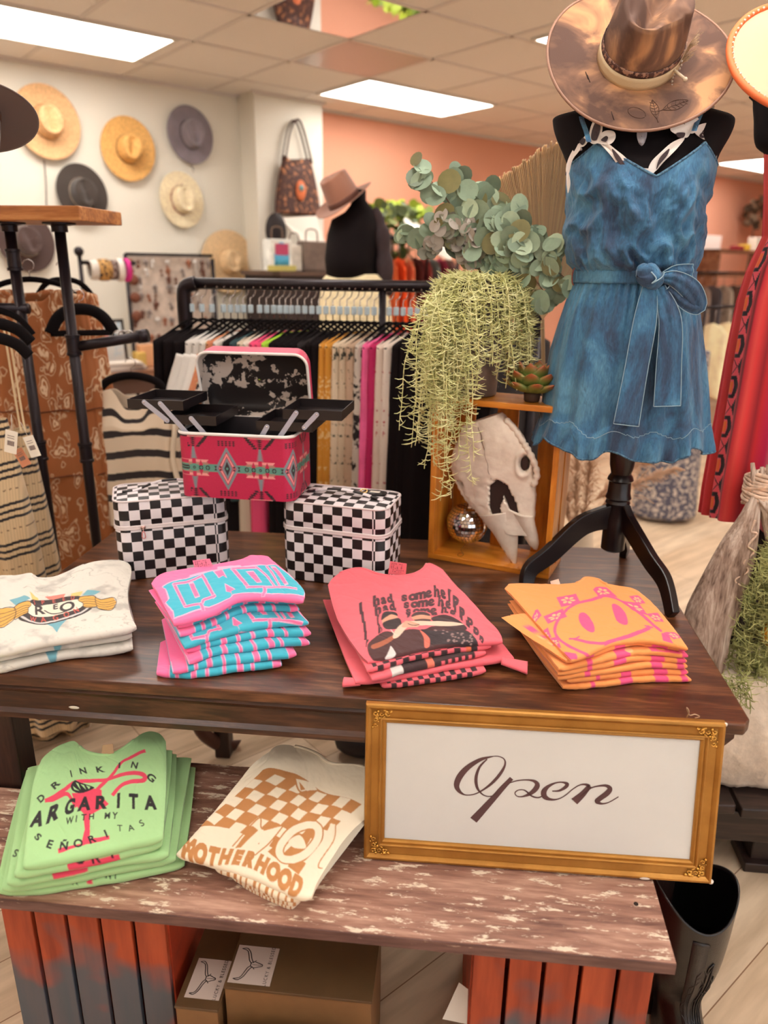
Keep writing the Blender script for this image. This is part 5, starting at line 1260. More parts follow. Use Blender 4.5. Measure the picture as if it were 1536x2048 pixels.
# ---- planter with trailing moss and eucalyptus, on the crate
pz = ZT + chh + .001
pc = np.array(TZ(958, 800, pz)); pc = np.array((.045, 2.045, pz))
M_POT = mat('smoky_pot', (96, 84, 78), .35, noise=(20, .3))
pt = thing('potted_moss', 'dark pot of trailing pale green moss and eucalyptus on the yellow box', 'plant', tuple(pc))
MB().lathe([(.050, 0), (.056, .005), (.062, .12), (.070, .28), (.072, .310), (.066, .313), (.064, .30), (.001, .297)], 28).build('pot', M_POT, pt)
M_MOSS = mat('moss', (214, 212, 140), .7, noise=(25, .2), rgb2=(240, 234, 176)); M_LEAF = mat('eucalyptus', (116, 138, 112), .55, attr=True, noise=(30, .2), sheen=.2); M_STEM = mat('eucalyptus_stem', (112, 84, 62), .6)
def moss_strands(mb, starts, rng, length, ctrn, dens=.010, rad=.0019, spread=.35):
    for (x, y, z, ox, oy) in starts:
        L_ = length(x) * rng.uniform(.55, 1.08); n = max(7, int(L_ / .012)); p = np.array([x, y, z]); v = np.array([ox * .5, oy * .5, .5]); pts = [p.copy()]
        drift = np.array([rng.uniform(-.10, .10), rng.uniform(-.10, .10), 0])
        for k in range(n):
            v = v * .72 + (np.array([0, 0, -1]) + drift + np.array([rng.uniform(-.4, .4), rng.uniform(-.4, .4), 0])) * .26; v /= np.linalg.norm(v); p = p + v * .012; pts.append(p.copy())
        pts = np.array(pts); mb.tube(pts, np.linspace(rad, rad * .6, len(pts)), 3, cap=False)
        for k in range(1, len(pts) - 1):
            for q in range(rng.choice((1, 2, 3))):
                a = rng.uniform(0, 2 * pi); l = rng.uniform(.016, .034); d = np.array([cos(a), sin(a), rng.uniform(-.6, .45)]); d /= np.linalg.norm(d)
                b0 = pts[k]; mb.tube([b0, b0 + d * l * .5 + (0, 0, -.001), b0 + d * l + (0, 0, .003)], [rad * .9, rad * .7, rad * .3], 3, cap=False)
rng = random.Random(11); st = []
for k in range(150):
    a = rng.uniform(0, 2 * pi); r_ = rng.uniform(.040, .068); st.append((r_ * cos(a), r_ * sin(a), .310, cos(a), sin(a)))
def mlen(x): return .33 - .05 * (x / .07) + (.16 if x < -.04 else 0)
mb = MB(); moss_strands(mb, st, rng, mlen, None)
# long tresses falling in front of the crate's left end
st = []
for k in range(54): 
    q = np.array(TZ(rng.uniform(850, 960), 790, pz)) - pc; st.append((rng.uniform(-.135, -.02), rng.uniform(-.135, -.075), rng.uniform(.04, .27), -.1, -.6))
for s_ in st:
    moss_strands(mb, [s_], rng, lambda x: s_[2] + (.30 if s_[0] < -.05 and s_[0] > -.12 else .12) * rng.uniform(.3, 1.), None)
mb.build('trailing_moss', M_MOSS, pt, recalc=False); tag(bpy.data.objects['trailing_moss'], kind='stuff')
# eucalyptus sprays traced to their tips
tips = [((835, 335), 2.00), ((900, 350), 2.03), ((870, 440), 2.00), ((960, 400), 2.05), ((930, 470), 2.02), ((815, 470), 2.10), ((1030, 425), 2.02), ((1065, 470), 2.00), ((1120, 520), 1.97), ((1135, 560), 1.97), ((1010, 480), 2.00), ((1100, 600), 1.99), ((985, 385), 2.07), ((850, 500), 2.04), ((1040, 500), 1.97)]
sm = MB(); lf = MB(); rl = random.Random(9)
root_ = np.array([.01, .0, .30])
def leaf(mb, c, nrm, up_, R_, col):
    nrm = nrm / np.linalg.norm(nrm); up_ = up_ - nrm * (up_ @ nrm); up_ /= np.linalg.norm(up_) + 1e-9; sd = np.cross(nrm, up_); V = [c]; n = 14
    for k in range(n): a = 2 * pi * k / n; rr_ = R_ * (1 + .10 * sin(a)); V.append(c + (up_ * sin(a) * 1.08 + sd * cos(a)) * rr_ + nrm * (.10 * R_ * (cos(a) ** 2)))
    for k in range(n): a = 2 * pi * k / n; V.append(c + (up_ * sin(a) * 1.08 + sd * cos(a)) * R_ * .5 + nrm * (.02 * R_))
    Fs = [(0, 1 + n + k, 1 + n + (k + 1) % n) for k in range(n)] + [(1 + n + k, 1 + k, 1 + (k + 1) % n, 1 + n + (k + 1) % n) for k in range(n)]
    mb.add(V, Fs, col=col)
for (px, py), Y in tips:
    tp3 = np.array(TP(px, py, Y)) - pc; midp = root_ * .5 + tp3 * .5 + np.array([0, -.01, .04 if py < 450 else .06])
    C_ = spline([root_, midp, tp3], 26); sm.tube(C_, np.linspace(.0022, .0010, 26), 5)
    small = (px, py) in ((870, 440), (850, 500), (930, 470))
    for k in range(7, 26, 2 if not small else 1):
        for s in (-1, 1):
            a = rl.uniform(0, 2 * pi); R_ = (rl.uniform(.020, .029) if not small else rl.uniform(.012, .018)) * (.8 if k > 22 else 1)
            off = np.array([cos(a + s * 1.57), rl.uniform(-.7, .2), sin(a + s * 1.57)]); off /= np.linalg.norm(off)
            nn = np.array([rl.uniform(-.7, .7), -1.0, rl.uniform(-.5, .8)])
            base = np.array(lin((132, 152, 126) if rl.random() < .6 else (112, 126, 100) if rl.random() < .6 else (166, 184, 152) if not small else (150, 142, 130)))
            if small: base = np.array(lin((158, 148, 136) if rl.random() < .7 else (120, 118, 100)))
            if rl.random() < .08: base = np.array(lin((112, 106, 60)))
            leaf(lf, C_[k] + off * R_ * 1.02, nn, off, R_, base * rl.uniform(.95, 1.45))
sm.build('stems', M_STEM, pt); lf.build('eucalyptus_leaves', M_LEAF, pt, recalc=False)

# ---- succulent
M_SUC = mat('succulent', (255, 255, 255), .4, attr=True)
sc_ = np.array(TZ(1045, 800, pz)); sc_ = np.array((.190, 1.965, pz)); su = thing('succulent', 'green succulent with red leaf tips on the right of the yellow box', 'plant', tuple(sc_))
mb = MB(); rs_ = random.Random(3)
for ring_, (cnt, tilt, L_, W_) in enumerate(((5, .25, .058, .017), (8, .62, .080, .021), (10, 1.0, .090, .022), (9, 1.32, .084, .020))):
    for k in range(cnt):
        a = 2 * pi * k / cnt + ring_ * .4 + rs_.uniform(-.1, .1); tl2 = tilt + rs_.uniform(-.08, .08)
        d = np.array([sin(tl2) * cos(a), sin(tl2) * sin(a), cos(tl2)]); side_ = np.array([-sin(a), cos(a), 0]); nn = np.cross(d, side_)
        base = np.array([0, 0, .024]); rows = []; cols = []
        for i, s in enumerate(np.linspace(0, 1, 12)):
            w = W_ * (.42 + .9 * sin(min(1, s * 1.15) * pi * .62)) * (1 - s ** 5) + .0003
            c = base + d * L_ * s + np.array([0, 0, .010 * s * s])
            rows.append([c + side_ * w * cos(ph) + nn * w * .38 * sin(ph) for ph in np.linspace(0, 2 * pi, 10, endpoint=False)])
            g_ = lin((112, 128, 60)) * (1 - float(sst(.72, 1, s))) + lin((168, 78, 44)) * float(sst(.72, 1, s)); cols.append([g_ * (.85 + .3 * rs_.random() * 0 + .1)] * 10)
        mb.grid(np.array(rows), cv=True, capu=True, col=np.array(cols))
mb.build('fleshy_leaves', M_SUC, su)
MB().lathe([(.018, 0), (.020, .003), (.022, .020), (.020, .024), (.001, .023)], 20).build('pot', mat('clay_pot', (74, 52, 38), .7), su)
# ================================================================== dress form with denim romper, lace top, hat
FY = 1.955
M_FORM = mat('black_jersey', (22, 16, 18), .85, spec=.2, bump=(500, .2, .0005)); M_BLK = mat('black_lacquer', (24, 14, 15), .3, spec=.5)
def X(px, py): return TP(px, py, FY)
base = X(1228, 1070); px0 = base[0]
fm = thing('dress_form', 'black dress form on a turned tripod stand, wearing the denim romper', 'dress form', (px0, FY, ZT))
def zrel(px, py): return X(px, py)[2] - ZT
# turned post
zb0 = zrel(1215, 1098); zh = zrel(1240, 900)
pr_ = []
for py, w in ((1100, 34), (1096, 46), (1060, 46), (1040, 46), (1010, 40), (1004, 48), (998, 44), (994, 50), (985, 44), (962, 42), (958, 50), (952, 46), (946, 38), (930, 46), (905, 50), (880, 50), (800, 48)):
    pr_.append((w / 2 * 2.02 / F_PX, zrel(1225, py)))
MB().lathe(pr_, 28).build('post', M_BLK, fm, angle=40)
# legs: S-curved flat boards
def leg(path, wv, tk=.020):
    P = spline(path, 40); mb = MB(); rows = []
    for i, p in enumerate(P):
        d = P[min(i + 1, 39)] - P[max(i - 1, 0)]; d /= np.linalg.norm(d); hd = np.array([P[-1][0] - P[0][0], P[-1][1] - P[0][1], 0.]); hd /= np.linalg.norm(hd)
        sd = np.cross(hd, (0, 0, 1)); nn = np.cross(d, sd); w = np.interp(i / 39, [0, .15, .5, .85, 1], wv)
        rows.append([p + nn * w / 2 + sd * tk / 2, p + nn * w / 2 - sd * tk / 2, p - nn * w / 2 - sd * tk / 2, p - nn * w / 2 + sd * tk / 2])
    return mb.grid(np.array(rows), cv=True, capu=True).build('leg', M_BLK, fm, smooth=False, bevel=.003)
def LP(px, py, Y): p = TP(px, py, Y); return (p[0] - px0, Y - FY, p[2] - ZT)
leg([(-.012, -.005, zrel(1205, 1030)), LP(1165, 1050, 1.92), LP(1100, 1108, 1.88), LP(1060, 1140, 1.855), LP(1052, 1180, 1.835)], [.075, .060, .052, .042, .036])
leg([(.012, -.008, zrel(1240, 1025)), LP(1265, 1062, 1.90), LP(1300, 1120, 1.82), LP(1330, 1165, 1.76), LP(1346, 1232, 1.685)], [.075, .058, .050, .044, .040])
leg([(.004, .012, .13), (.03, .04, .115), (.055, .09, .06), (.062, .12, .03), (.066, .135, .003)], [.06, .05, .045, .04, .03])
# torso
def ringrow(z, xl, xr, ry, cy=0, n=48, k=.0):
    c = (xl + xr) / 2; hw_ = (xr - xl) / 2; return [(c + hw_ * np.sign(cos(a)) * abs(cos(a)) ** .9, cy + ry * sin(a) * (1.0 if sin(a) < 0 else .9), z + k * cos(a)) for a in np.linspace(0, 2 * pi, n, endpoint=False)]
def XR(pxl, pxr, py): a, b_ = X(pxl, py), X(pxr, py); return a[2] - ZT, a[0] - px0, b_[0] - px0
rows = []
for pxl, pxr, py, ry in ((1185, 1290, 790, .06), (1150, 1360, 700, .11), (1150, 1375, 640, .125), (1165, 1365, 560, .10), (1158, 1382, 470, .11), (1146, 1410, 390, .125), (1140, 1425, 345, .125), (1128, 1436, 312, .105), (1112, 1458, 275, .085), (1106, 1468, 250, .072), (1110, 1464, 234, .060), (1150, 1428, 222, .052), (1200, 1370, 208, .048), (1232, 1332, 195, .045), (1240, 1324, 160, .043), (1240, 1322, 100, .043), (1262, 1300, 92, .02)):
    z, a, b_ = XR(pxl, pxr, py); rows.append(ringrow(z, a, b_, ry))
MB().grid(spline_rows := np.array([spline([r[j] for r in rows], 60) for j in range(48)]).transpose(1, 0, 2), cv=True, capu=True).build('torso', M_FORM, fm)

# ---- denim romper
m, nt, b = newmat('washed_denim'); MATS['denim'] = m
tc = nd(nt, 'ShaderNodeTexCoord')
mp = nd(nt, 'ShaderNodeMapping'); mp.inputs['Scale'].default_value = (1.2, 1.2, .55); nt.links.new(tc.outputs['Object'], mp.inputs['Vector'])
n1 = nd(nt, 'ShaderNodeTexNoise', i_Scale=9., i_Detail=5., i_Roughness=.6, i_Distortion=.8); nt.links.new(mp.outputs[0], n1.inputs['Vector'])
n2 = nd(nt, 'ShaderNodeTexNoise', i_Scale=300., i_Detail=2.); mp2 = nd(nt, 'ShaderNodeMapping'); mp2.inputs['Scale'].default_value = (1, 1, .25); nt.links.new(tc.outputs['Object'], mp2.inputs['Vector']); nt.links.new(mp2.outputs[0], n2.inputs['Vector'])
r = nd(nt, 'ShaderNodeValToRGB'); nt.links.new(n1.outputs[0], r.inputs[0]); e = r.color_ramp.elements
e[0].position = .36; e[0].color = L4((46, 68, 96)); e[1].position = .72; e[1].color = L4((96, 152, 182)); k = e.new(.5); k.color = L4((56, 106, 142))
x = nd(nt, 'ShaderNodeMix', data_type='RGBA', blend_type='OVERLAY'); x.inputs[0].default_value = .45; nt.links.new(r.outputs[0], x.inputs[6]); nt.links.new(n2.outputs[0], x.inputs[7])
nt.links.new(x.outputs[2], b.inputs['Base Color']); b.inputs['Roughness'].default_value = .8; b.inputs['Sheen Weight'].default_value = .15
n3 = nd(nt, 'ShaderNodeTexNoise', i_Scale=28., i_Detail=8., i_Distortion=1.2); nt.links.new(mp.outputs[0], n3.inputs['Vector'])
bp = nd(nt, 'ShaderNodeBump', i_Strength=.7, i_Distance=.010); nt.links.new(n3.outputs[0], bp.inputs['Height']); nt.links.new(bp.outputs[0], b.inputs['Normal'])
M_DEN = m; M_DEDGE = mat('denim_edge', (34, 66, 96), .8, noise=(160, .5), rgb2=(96, 136, 160)); M_THREAD = mat('pale_thread', (150, 178, 192), .8)
ro = thing('denim_romper', 'blue washed denim romper with tie belt and ruffled hem on the black form', 'romper', (px0, FY, ZT))
N = 240
def silh(rows_):                   # (py, pxl, pxr, depth)
    out = []
    for py, l, r_, d in rows_: z, a, b_ = XR(l, r_, py); out.append((z, a, b_, d))
    return out
bod = silh([(548, 1153, 1384, .112), (540, 1148, 1386, .120), (528, 1140, 1391, .138), (500, 1128, 1400, .148), (460, 1127, 1408, .15), (420, 1130, 1414, .15), (380, 1132, 1421, .147), (345, 1134, 1428, .142), (310, 1141, 1432, .130), (285, 1150, 1428, .118), (270, 1160, 1420, .11)])
zs = np.array([q[0] for q in bod])[::1]
def bodyat(z): 
    o_ = np.argsort(zs); f = lambda k: np.interp(z, zs[o_], np.array([q[k] for q in bod])[o_]); return f(1), f(2), f(3)
zw = bod[0][0]
# top edge by angle: V at the front, straps at the sides of it, low at armholes and back
zV = LP(1282, 354, FY - .135)[2]; zS = LP(1178, 286, FY - .115)[2]; zA = zrel(1134, 338)
th_ = np.linspace(0, 2 * pi, N, endpoint=False)
vx = X(1282, 357)[0] - px0; sxl = X(1178, 282)[0] - px0; sxr = X(1388, 262)[0] - px0
def topz(x, front):
    if not front: return zA - .01
    if sxl <= x <= sxr: return zV + (zS + .004 - zV) * min(1, abs(x - vx) / ((vx - sxl) if x < vx else (sxr - vx)))
    e_ = ((sxl - x) / .045) if x < sxl else ((x - sxr) / .045)
    return zS + .004 - (zS - zA) * min(1, e_) ** .8
rowsB = []; nz = 90
G = np.zeros((nz, N, 3))
for j, a in enumerate(th_):
    fr = sin(a) < .12
    l, r_, d = bodyat(zV); xx = (l + r_) / 2 + (r_ - l) / 2 * cos(a); zt_ = topz(xx, fr)
    for i in range(nz):
        s = i / (nz - 1); z = zw + (zt_ - zw) * s; l, r_, d = bodyat(z); c = (l + r_) / 2; hw_ = (r_ - l) / 2
        gather = (1 - float(sst(.0, .32, s)))
        f = .0045 * gather * sin(a * 34 + 2 * sin(a * 5)) + .010 * float(sst(0, .15, s)) * (1 - float(sst(.55, 1, s))) * ((float(fbm(cos(a) * 6 + 9, s * 5 + sin(a), 4, 4)) - .47) * 4 + 1.3 * (.5 - abs(float(vnoise(cos(a) * 5 + s * 4 + 20, s * 3.5 - cos(a) * 3, 9)) - .5) * 4))
        diag = .004 * (1 - s) * sin(xx * 60 + s * 9)
        bust = .012 * exp(-((abs(xx - vx) - .07) / .05) ** 2 - ((s - .72) / .18) ** 2) * (sin(a) < 0)
        G[i, j] = (c + (hw_ + f * .5) * np.sign(cos(a)) * abs(cos(a)) ** .92, -(d + f + diag + bust) * -sin(a) * (1 if sin(a) < 0 else .85), z)
mb = MB(); mb.grid(G, cv=True); mb.build('bodice', M_DEN, ro, solid=.0016)
# neckline binding and straps
edge = G[-1]; fidx = [j for j in range(N) if sin(th_[j]) < .12]
bd = MB(); ed = np.array([edge[j] for j in range(N)]); bd.tube(ed + np.array([0, 0, 0]), .0032, 6, closed=True, flat=1); bd.build('neck_binding', M_DEDGE, ro)
for pts in ([(1178, 284), (1172, 262), (1164, 240), (1160, 222)], [(1388, 262), (1394, 245), (1402, 225), (1405, 210)]):
    P_ = [np.array(LP(px, py, FY - dd)) for (px, py), dd in zip(pts, (.118, .092, .060, .010))]
    P_ += [P_[-1] + np.array([0, .05, -.012])]; P_ = spline(P_, 24)
    s_ = MB(); rows = []
    for p in P_: rows.append([p + (.0055, 0, 0), p + (0, -.0016, 0), p + (-.0055, 0, 0), p + (0, .001, 0)])
    s_.grid(np.array(rows), cv=True, capu=True); s_.build('strap', M_DEN, ro, smooth=False)
# skirt part
skr = silh([(552, 1152, 1384, .113), (570, 1147, 1387, .122), (600, 1135, 1393, .132), (650, 1118, 1400, .142), (700, 1103, 1406, .148), (760, 1092, 1412, .152), (810, 1087, 1415, .152), (840, 1082, 1416, .155), (874, 1070, 1420, .160)])
zk = np.array([q[0] for q in skr]); o_ = np.argsort(zk)
nz = 110; G2 = np.zeros((nz, N * 2, 3)); th2 = np.linspace(0, 2 * pi, N * 2, endpoint=False)
for i in range(nz):
    s = i / (nz - 1)
    for j, a in enumerate(th2):
        hem = .012 * sin(a * 7 + 1.2) + .006 * sin(a * 13) - .014 * (1 - abs(cos(a))) * (sin(a) < 0) 
        z = zk[0] + (zk[-1] - zk[0]) * s + hem * s
        l, r_, d = [np.interp(z, zk[o_], np.array([q[k] for q in skr])[o_]) for k in (1, 2, 3)]; c = (l + r_) / 2; hw_ = (r_ - l) / 2
        g_ = .0042 * (1 - float(sst(.02, .45, s))) * sin(a * 46 + 3 * sin(a * 4))
        fold = (.004 + .017 * s) * (sin(a * 11 + 1.5 * sin(a * 3 + .6)) * .6 + .4 * sin(a * 19 + 2 * s)) * (.35 + .65 * float(sst(0, .5, s)))
        ruf = .007 * float(sst(.84, .88, s)) + .008 * float(sst(.86, 1, s)) * sin(a * 25 + sin(a * 6) * 2)
        rr_ = g_ + fold * .75 + ruf
        G2[i, j] = (c + (hw_ + rr_ * .35) * cos(a), (d + rr_) * sin(a) * (1 if sin(a) < 0 else .85), z)
mb = MB(); mb.grid(G2, cv=True); mb.build('skirt', M_DEN, ro, solid=.0016)
hb = MB(); hb.tube(G2[-1], .0028, 5, closed=True); hb.build('frayed_hem', M_DEDGE, ro)
# seam of the ruffle, rising in two shallow waves at the front
sm_ = MB(); seam = []
for j in range(N * 2):
    a = th2[j]; i = int(nz * (.83 + .05 * abs(sin(a * 3.2)) if sin(a) < 0 else .85)); seam.append(G2[min(i, nz - 1), j] * np.array([1.0, 1.0, 1]) + np.array([cos(a), sin(a), 0]) * .0012)
sm_.tube(seam, .0008, 4, closed=True); sm_.build('seam', M_THREAD, ro)
# belt
def belt_ring(z0, z1, out):
    rows = []
    for z in np.linspace(z0, z1, 6):
        rows.append([(np.interp(z, zk[o_], np.array([(q[1] + q[2]) / 2 for q in skr])[o_]) + (np.interp(z, zk[o_], np.array([(q[2] - q[1]) / 2 for q in skr])[o_]) + out) * cos(a), (.118 + out) * sin(a) * (1 if sin(a) < 0 else .85), z) for a in th_])
    return np.array(rows)
zb1, zb2 = zrel(1268, 566), zrel(1268, 541)
mb = MB(); mb.grid(belt_ring(zb1, zb2, .006), cv=True); mb.build('belt', M_DEN, ro, solid=.003)
def band(pts, ws, name='belt_tail', nrm=(0, -1, 0), th_k=.003, mid_=0.002):
    P_ = spline([np.array(p) for p in pts], 34); W_ = spline([(w, 0) for w in ws], 34)[:, 0]; rows = []
    for i, p in enumerate(P_):
        d = P_[min(i + 1, 33)] - P_[max(i - 1, 0)]; d /= np.linalg.norm(d); sd = np.cross(d, nrm); sd /= np.linalg.norm(sd) + 1e-9; f = np.cross(sd, d)
        rows.append([p + sd * W_[i] * u + f * (mid_ * (1 - (2 * u) ** 2) - .0016 * sin(u * 14)) for u in np.linspace(-.5, .5, 15)])
    o = MB().grid(np.array(rows)).build(name, M_DEN, ro, solid=th_k)
    R_ = np.array(rows); e = MB()
    for c_ in (0, 14): e.tube(R_[:, c_] + np.array([0, -.0016, 0]), .0010, 4)
    e.tube(R_[-1] + np.array([0, -.0016, 0]), .0010, 4)
    e.build('topstitching', M_THREAD, o); return o
B = lambda px, py, dd: LP(px, py, FY - dd)
band([B(1300, 570, .150), B(1290, 640, .165), B(1272, 740, .172), B(1252, 850, .185)], [.030, .050, .052, .058], mid_=.004)
band([B(1318, 575, .150), B(1340, 640, .165), B(1337, 740, .17), B(1334, 812, .178)], [.026, .048, .056, .060], mid_=.004)
band([B(1322, 555, .150), B(1350, 558, .158), B(1382, 580, .155), B(1396, 612, .145), B(1370, 605, .150), B(1335, 575, .150)], [.018, .034, .044, .036, .030, .018], 'bow_loop', mid_=.006)
band([B(1325, 552, .148), B(1352, 546, .145), B(1384, 545, .12)], [.016, .034, .036], 'belt_end')
kn = MB(); kc = np.array(B(1300, 553, .158))
rows = []
for i, s in enumerate(np.linspace(0, 1, 26)):
    r0 = .029 * sin(pi * min(1, s * .92 + .06)) ** .6; rows.append([(kc[0] + (s - .5) * .060, kc[1] + r0 * .75 * cos(a) + .002 * sin(6 * a + s * 7), kc[2] + r0 * .95 * sin(a) + .003 * sin(5 * a + s * 9) - (s - .5) * .014) for a in np.linspace(0, 2 * pi, 30, endpoint=False)])
kn.grid(np.array(rows), cv=True, capu=True).build('bow_knot', M_DEN, ro)
e = MB(); e.tube(spline([kc + (-.004, -.023, .010), kc + (.008, -.026, -.004), kc + (.000, -.026, -.014), kc + (.020, -.022, -.002), kc + (.026, -.018, .010)], 24), .0014, 5); e.build('knot_fold_edge', M_THREAD, ro)
# belt carrier at the left side
e = MB(); q = np.array(B(1151, 553, .02)); e.tube([(q[0] - .002 - .006 * sin(a), q[1] - .02 * 0, q[2] + .020 * cos(a)) for a in np.linspace(0, pi, 10)], .0016, 5); e.build('belt_carrier', mat('rust_thread', (150, 76, 60), .7), ro)

# ---- white lace top under the romper
M_LACE = mat('white_lace', (236, 226, 218), .75, bump=(260, .5, .001)); M_NET = mat('lace_net', (176, 162, 158), .8, bump=(400, .6, .001), alpha=.55)
lc = thing('lace_camisole', 'white lace camisole showing along the neckline of the denim romper', 'camisole', (px0, FY, ZT))
def surfY(px, py, lift=.0):        # point of the torso/bodice front under a picture position, by depth of the silhouette
    z = zrel(px, py); l, r_, d = bodyat(z); c = (l + r_) / 2; hw_ = (r_ - l) / 2; x = X(px, py)[0] - px0
    dd = min(d, .118) * sqrt(max(.05, 1 - ((x - c) / hw_) ** 2)); return np.array(LP(px, py, FY - dd - lift))
def pet(mb, pts, lift, th=.0):
    P_ = spline(pts, 30, True); c = P_.mean(0); V = [surfY(*c, lift)] + [surfY(*p, lift) for p in P_]
    mb.add(V, [(0, 1 + k, 1 + (k + 1) % 30) for k in range(30)])
cv = crop(1050, 0, 3.16)
def lace(pts, lift=.018): pet(L_, [cv(*p) for p in pts], lift)
L_ = MB()
for pts in ([(455, 880), (520, 905), (580, 950), (640, 1000), (680, 1070), (660, 1090), (600, 1060), (540, 980)], [(405, 880), (420, 790), (470, 710), (490, 800), (470, 890), (430, 910)], [(440, 890), (500, 830), (560, 830), (572, 870), (540, 910), (480, 910)],
            [(395, 880), (330, 830), (315, 870), (325, 920), (370, 925)], [(330, 910), (280, 990), (258, 1070), (275, 1100), (300, 1010), (350, 940)],
            [(640, 1080), (700, 1065), (780, 1065), (825, 1080), (740, 1140), (700, 1110)], [(1010, 870), (930, 900), (860, 960), (800, 1020), (780, 1075), (820, 1085), (880, 1020), (960, 940)],
            [(1010, 870), (925, 830), (930, 790), (990, 780), (1040, 810), (1040, 850)], [(1040, 840), (1010, 770), (1060, 730), (1100, 760), (1080, 830)], [(1070, 830), (1100, 790), (1160, 780), (1185, 830), (1170, 890), (1110, 870)], [(1150, 880), (1200, 930), (1212, 980), (1195, 1040), (1165, 960)], [(265, 1060), (262, 1150), (272, 1220), (285, 1150)]):
    lace(pts)
L_.build('lace_petals', M_LACE, lc, smooth=False, recalc=False, solid=.001)
for pts in ([(420, 880), (425, 820), (460, 750), (475, 800), (455, 880)], [(480, 885), (510, 860), (525, 870), (510, 895)], [(550, 940), (600, 990), (640, 1060), (620, 1060), (570, 1000)], [(345, 870), (380, 880), (365, 915), (345, 900)], [(830, 1070), (850, 1000), (910, 940), (900, 980), (850, 1040)], [(960, 840), (1010, 840), (1000, 870), (965, 865)], [(1105, 850), (1150, 820), (1145, 865), (1115, 870)], [(690, 1080), (730, 1100), (775, 1080), (735, 1115)]): L_ = MB(); lace(pts, .0210); L_.build('lace_net', mat('lace_holes', (70, 56, 58), .9, bump=(300, .8, .001)), lc, smooth=False, recalc=False, solid=.0006)
for pts in ([(1162, 300), (1155, 262), (1150, 240), (1146, 228)], [(1200, 262), (1200, 240), (1204, 225)], [(1378, 262), (1374, 240)], [(1415, 290), (1420, 255), (1424, 230), (1427, 212)]):
    MB().tube([surfY(x_, y_, .008) if y_ > 250 else surfY(x_, y_, -.005) for x_, y_ in pts], .003, 6).build('strap', M_LACE, lc)

# ---- necklace with a grey stone
nk = thing('necklace', 'bead necklace with a grey arrowhead stone below the hat brim', 'necklace', (px0, FY, ZT))
b0 = MB()
for q in range(22):
    a = pi + pi * q / 21; p = surfY(1283 + 26 * cos(a), 228 - 22 * sin(a), .004); b0.ball(p, .0026, 8, 6)
b0.build('beads', mat('dark_beads', (52, 46, 40), .3, .3), nk)
sp = [cv(*p) for p in [(712, 820), (740, 808), (768, 820), (770, 860), (755, 905), (736, 922), (716, 900), (706, 855)]]
P_ = spline(sp, 28, True); c = P_.mean(0); rows = []
for k, dz in ((1., 0), (.92, .0035), (.6, .0055), (.05, .006)): rows.append([surfY(*(c + (p - c) * k), .004 + dz) for p in P_])
MB().grid(np.array(rows), cv=True).build('stone_pendant', mat('grey_stone', (150, 146, 152), .25, noise=(60, .2)), nk)
MB().tube([surfY(*cv(738, 790), .006), surfY(*cv(740, 812), .008)], .0022, 6).build('wire_bail', mat('brass', (226, 186, 120), .25, .95), nk)
# ================================================================== hats
def hat_mesh(R=.18, Ry=None, rc=.082, ry=.098, h=.115, curl=.0, dip=.0, pinch=.5, lip=.0, n=72, brimn=18, taper=.86, dent=.03):
    """felt or straw hat, crown up, local y = wearer's front is -y"""
    Ry = Ry or R; rows = []
    for k in range(brimn + 1):
        s = 1 - k / brimn; row = []
        for a in np.linspace(0, 2 * pi, n, endpoint=False):
            x = cos(a) * (rc + (R - rc) * s); y = sin(a) * (ry + (Ry - ry) * s)
            z = curl * s ** 2 * cos(a) ** 2 - dip * s ** 1.6 * sin(a) ** 2 + lip * max(0, s - .85) / .15
            row.append((x, y, z))
        rows.append(row)
    m_ = 14
    for k in range(1, m_ + 1):
        s = k / m_; row = []
        for a in np.linspace(0, 2 * pi, n, endpoint=False):
            f = 1 - (1 - taper) * s ** 1.3; pf = pinch * .022 * s ** 2 * exp(-((abs(cos(a)) - .72) / .3) ** 2) * (sin(a) < 0)
            row.append((cos(a) * (rc * f - pf), sin(a) * (ry * f), h * s * (1 - .06 * (sin(a) > 0) * sin(a) * s)))
        rows.append(row)
    for k in range(1, 13):
        s = 1 - k / 12.; row = []
        for j, a in enumerate(np.linspace(0, 2 * pi, n, endpoint=False)):
            x0, y0, z0 = rows[brimn + m_][j]; x, y = x0 * s, y0 * s
            e_ = .010 * (1 - s ** 3)
            d_ = dent * exp(-(x / (.020 + .016 * (y / ry + 1) / 2)) ** 2) * (1 - exp(-((1 - s) / .22) ** 2)) * (.6 + .4 * (1 - y / ry))
            d2 = pinch * .016 * exp(-((abs(x) - .045) / .018) ** 2 - ((y + ry * .45) / .03) ** 2)
            row.append((x, y, z0 + e_ - d_ - d2))
        rows.append(row)
    return np.array(rows)
def hat(name, label, M, mat_, band_=None, group=None, parts=True, **k):
    t = thing(name, label, 'hat', M=M, group=group); G = hat_mesh(**k)
    o = MB().grid(G, cv=True).build('hat_body', mat_, t, solid=.0032)
    rc, ry = k.get('rc', .082), k.get('ry', .098)
    if band_:
        for (mt, z0, z1, out, nm) in band_:
            rows = []
            for z in np.linspace(z0, z1, 4):
                f = 1 - (1 - k.get('taper', .86)) * (z / k.get('h', .115)) ** 1.3
                rows.append([((rc * f + out) * cos(a), (ry * f + out) * sin(a), z) for a in np.linspace(0, 2 * pi, 64, endpoint=False)])
            MB().grid(np.array(rows), cv=True).build(nm, mt, t, solid=.0015)
    return t
def orient(loc, up_, front, frame='T'):
    z = Vector(up_).normalized(); y = -Vector(front); y = (y - z * y.dot(z)).normalized(); x = y.cross(z)
    return FR[frame] @ Matrix(((x.x, y.x, z.x, loc[0]), (x.y, y.y, z.y, loc[1]), (x.z, y.z, z.z, loc[2]), (0, 0, 0, 1)))
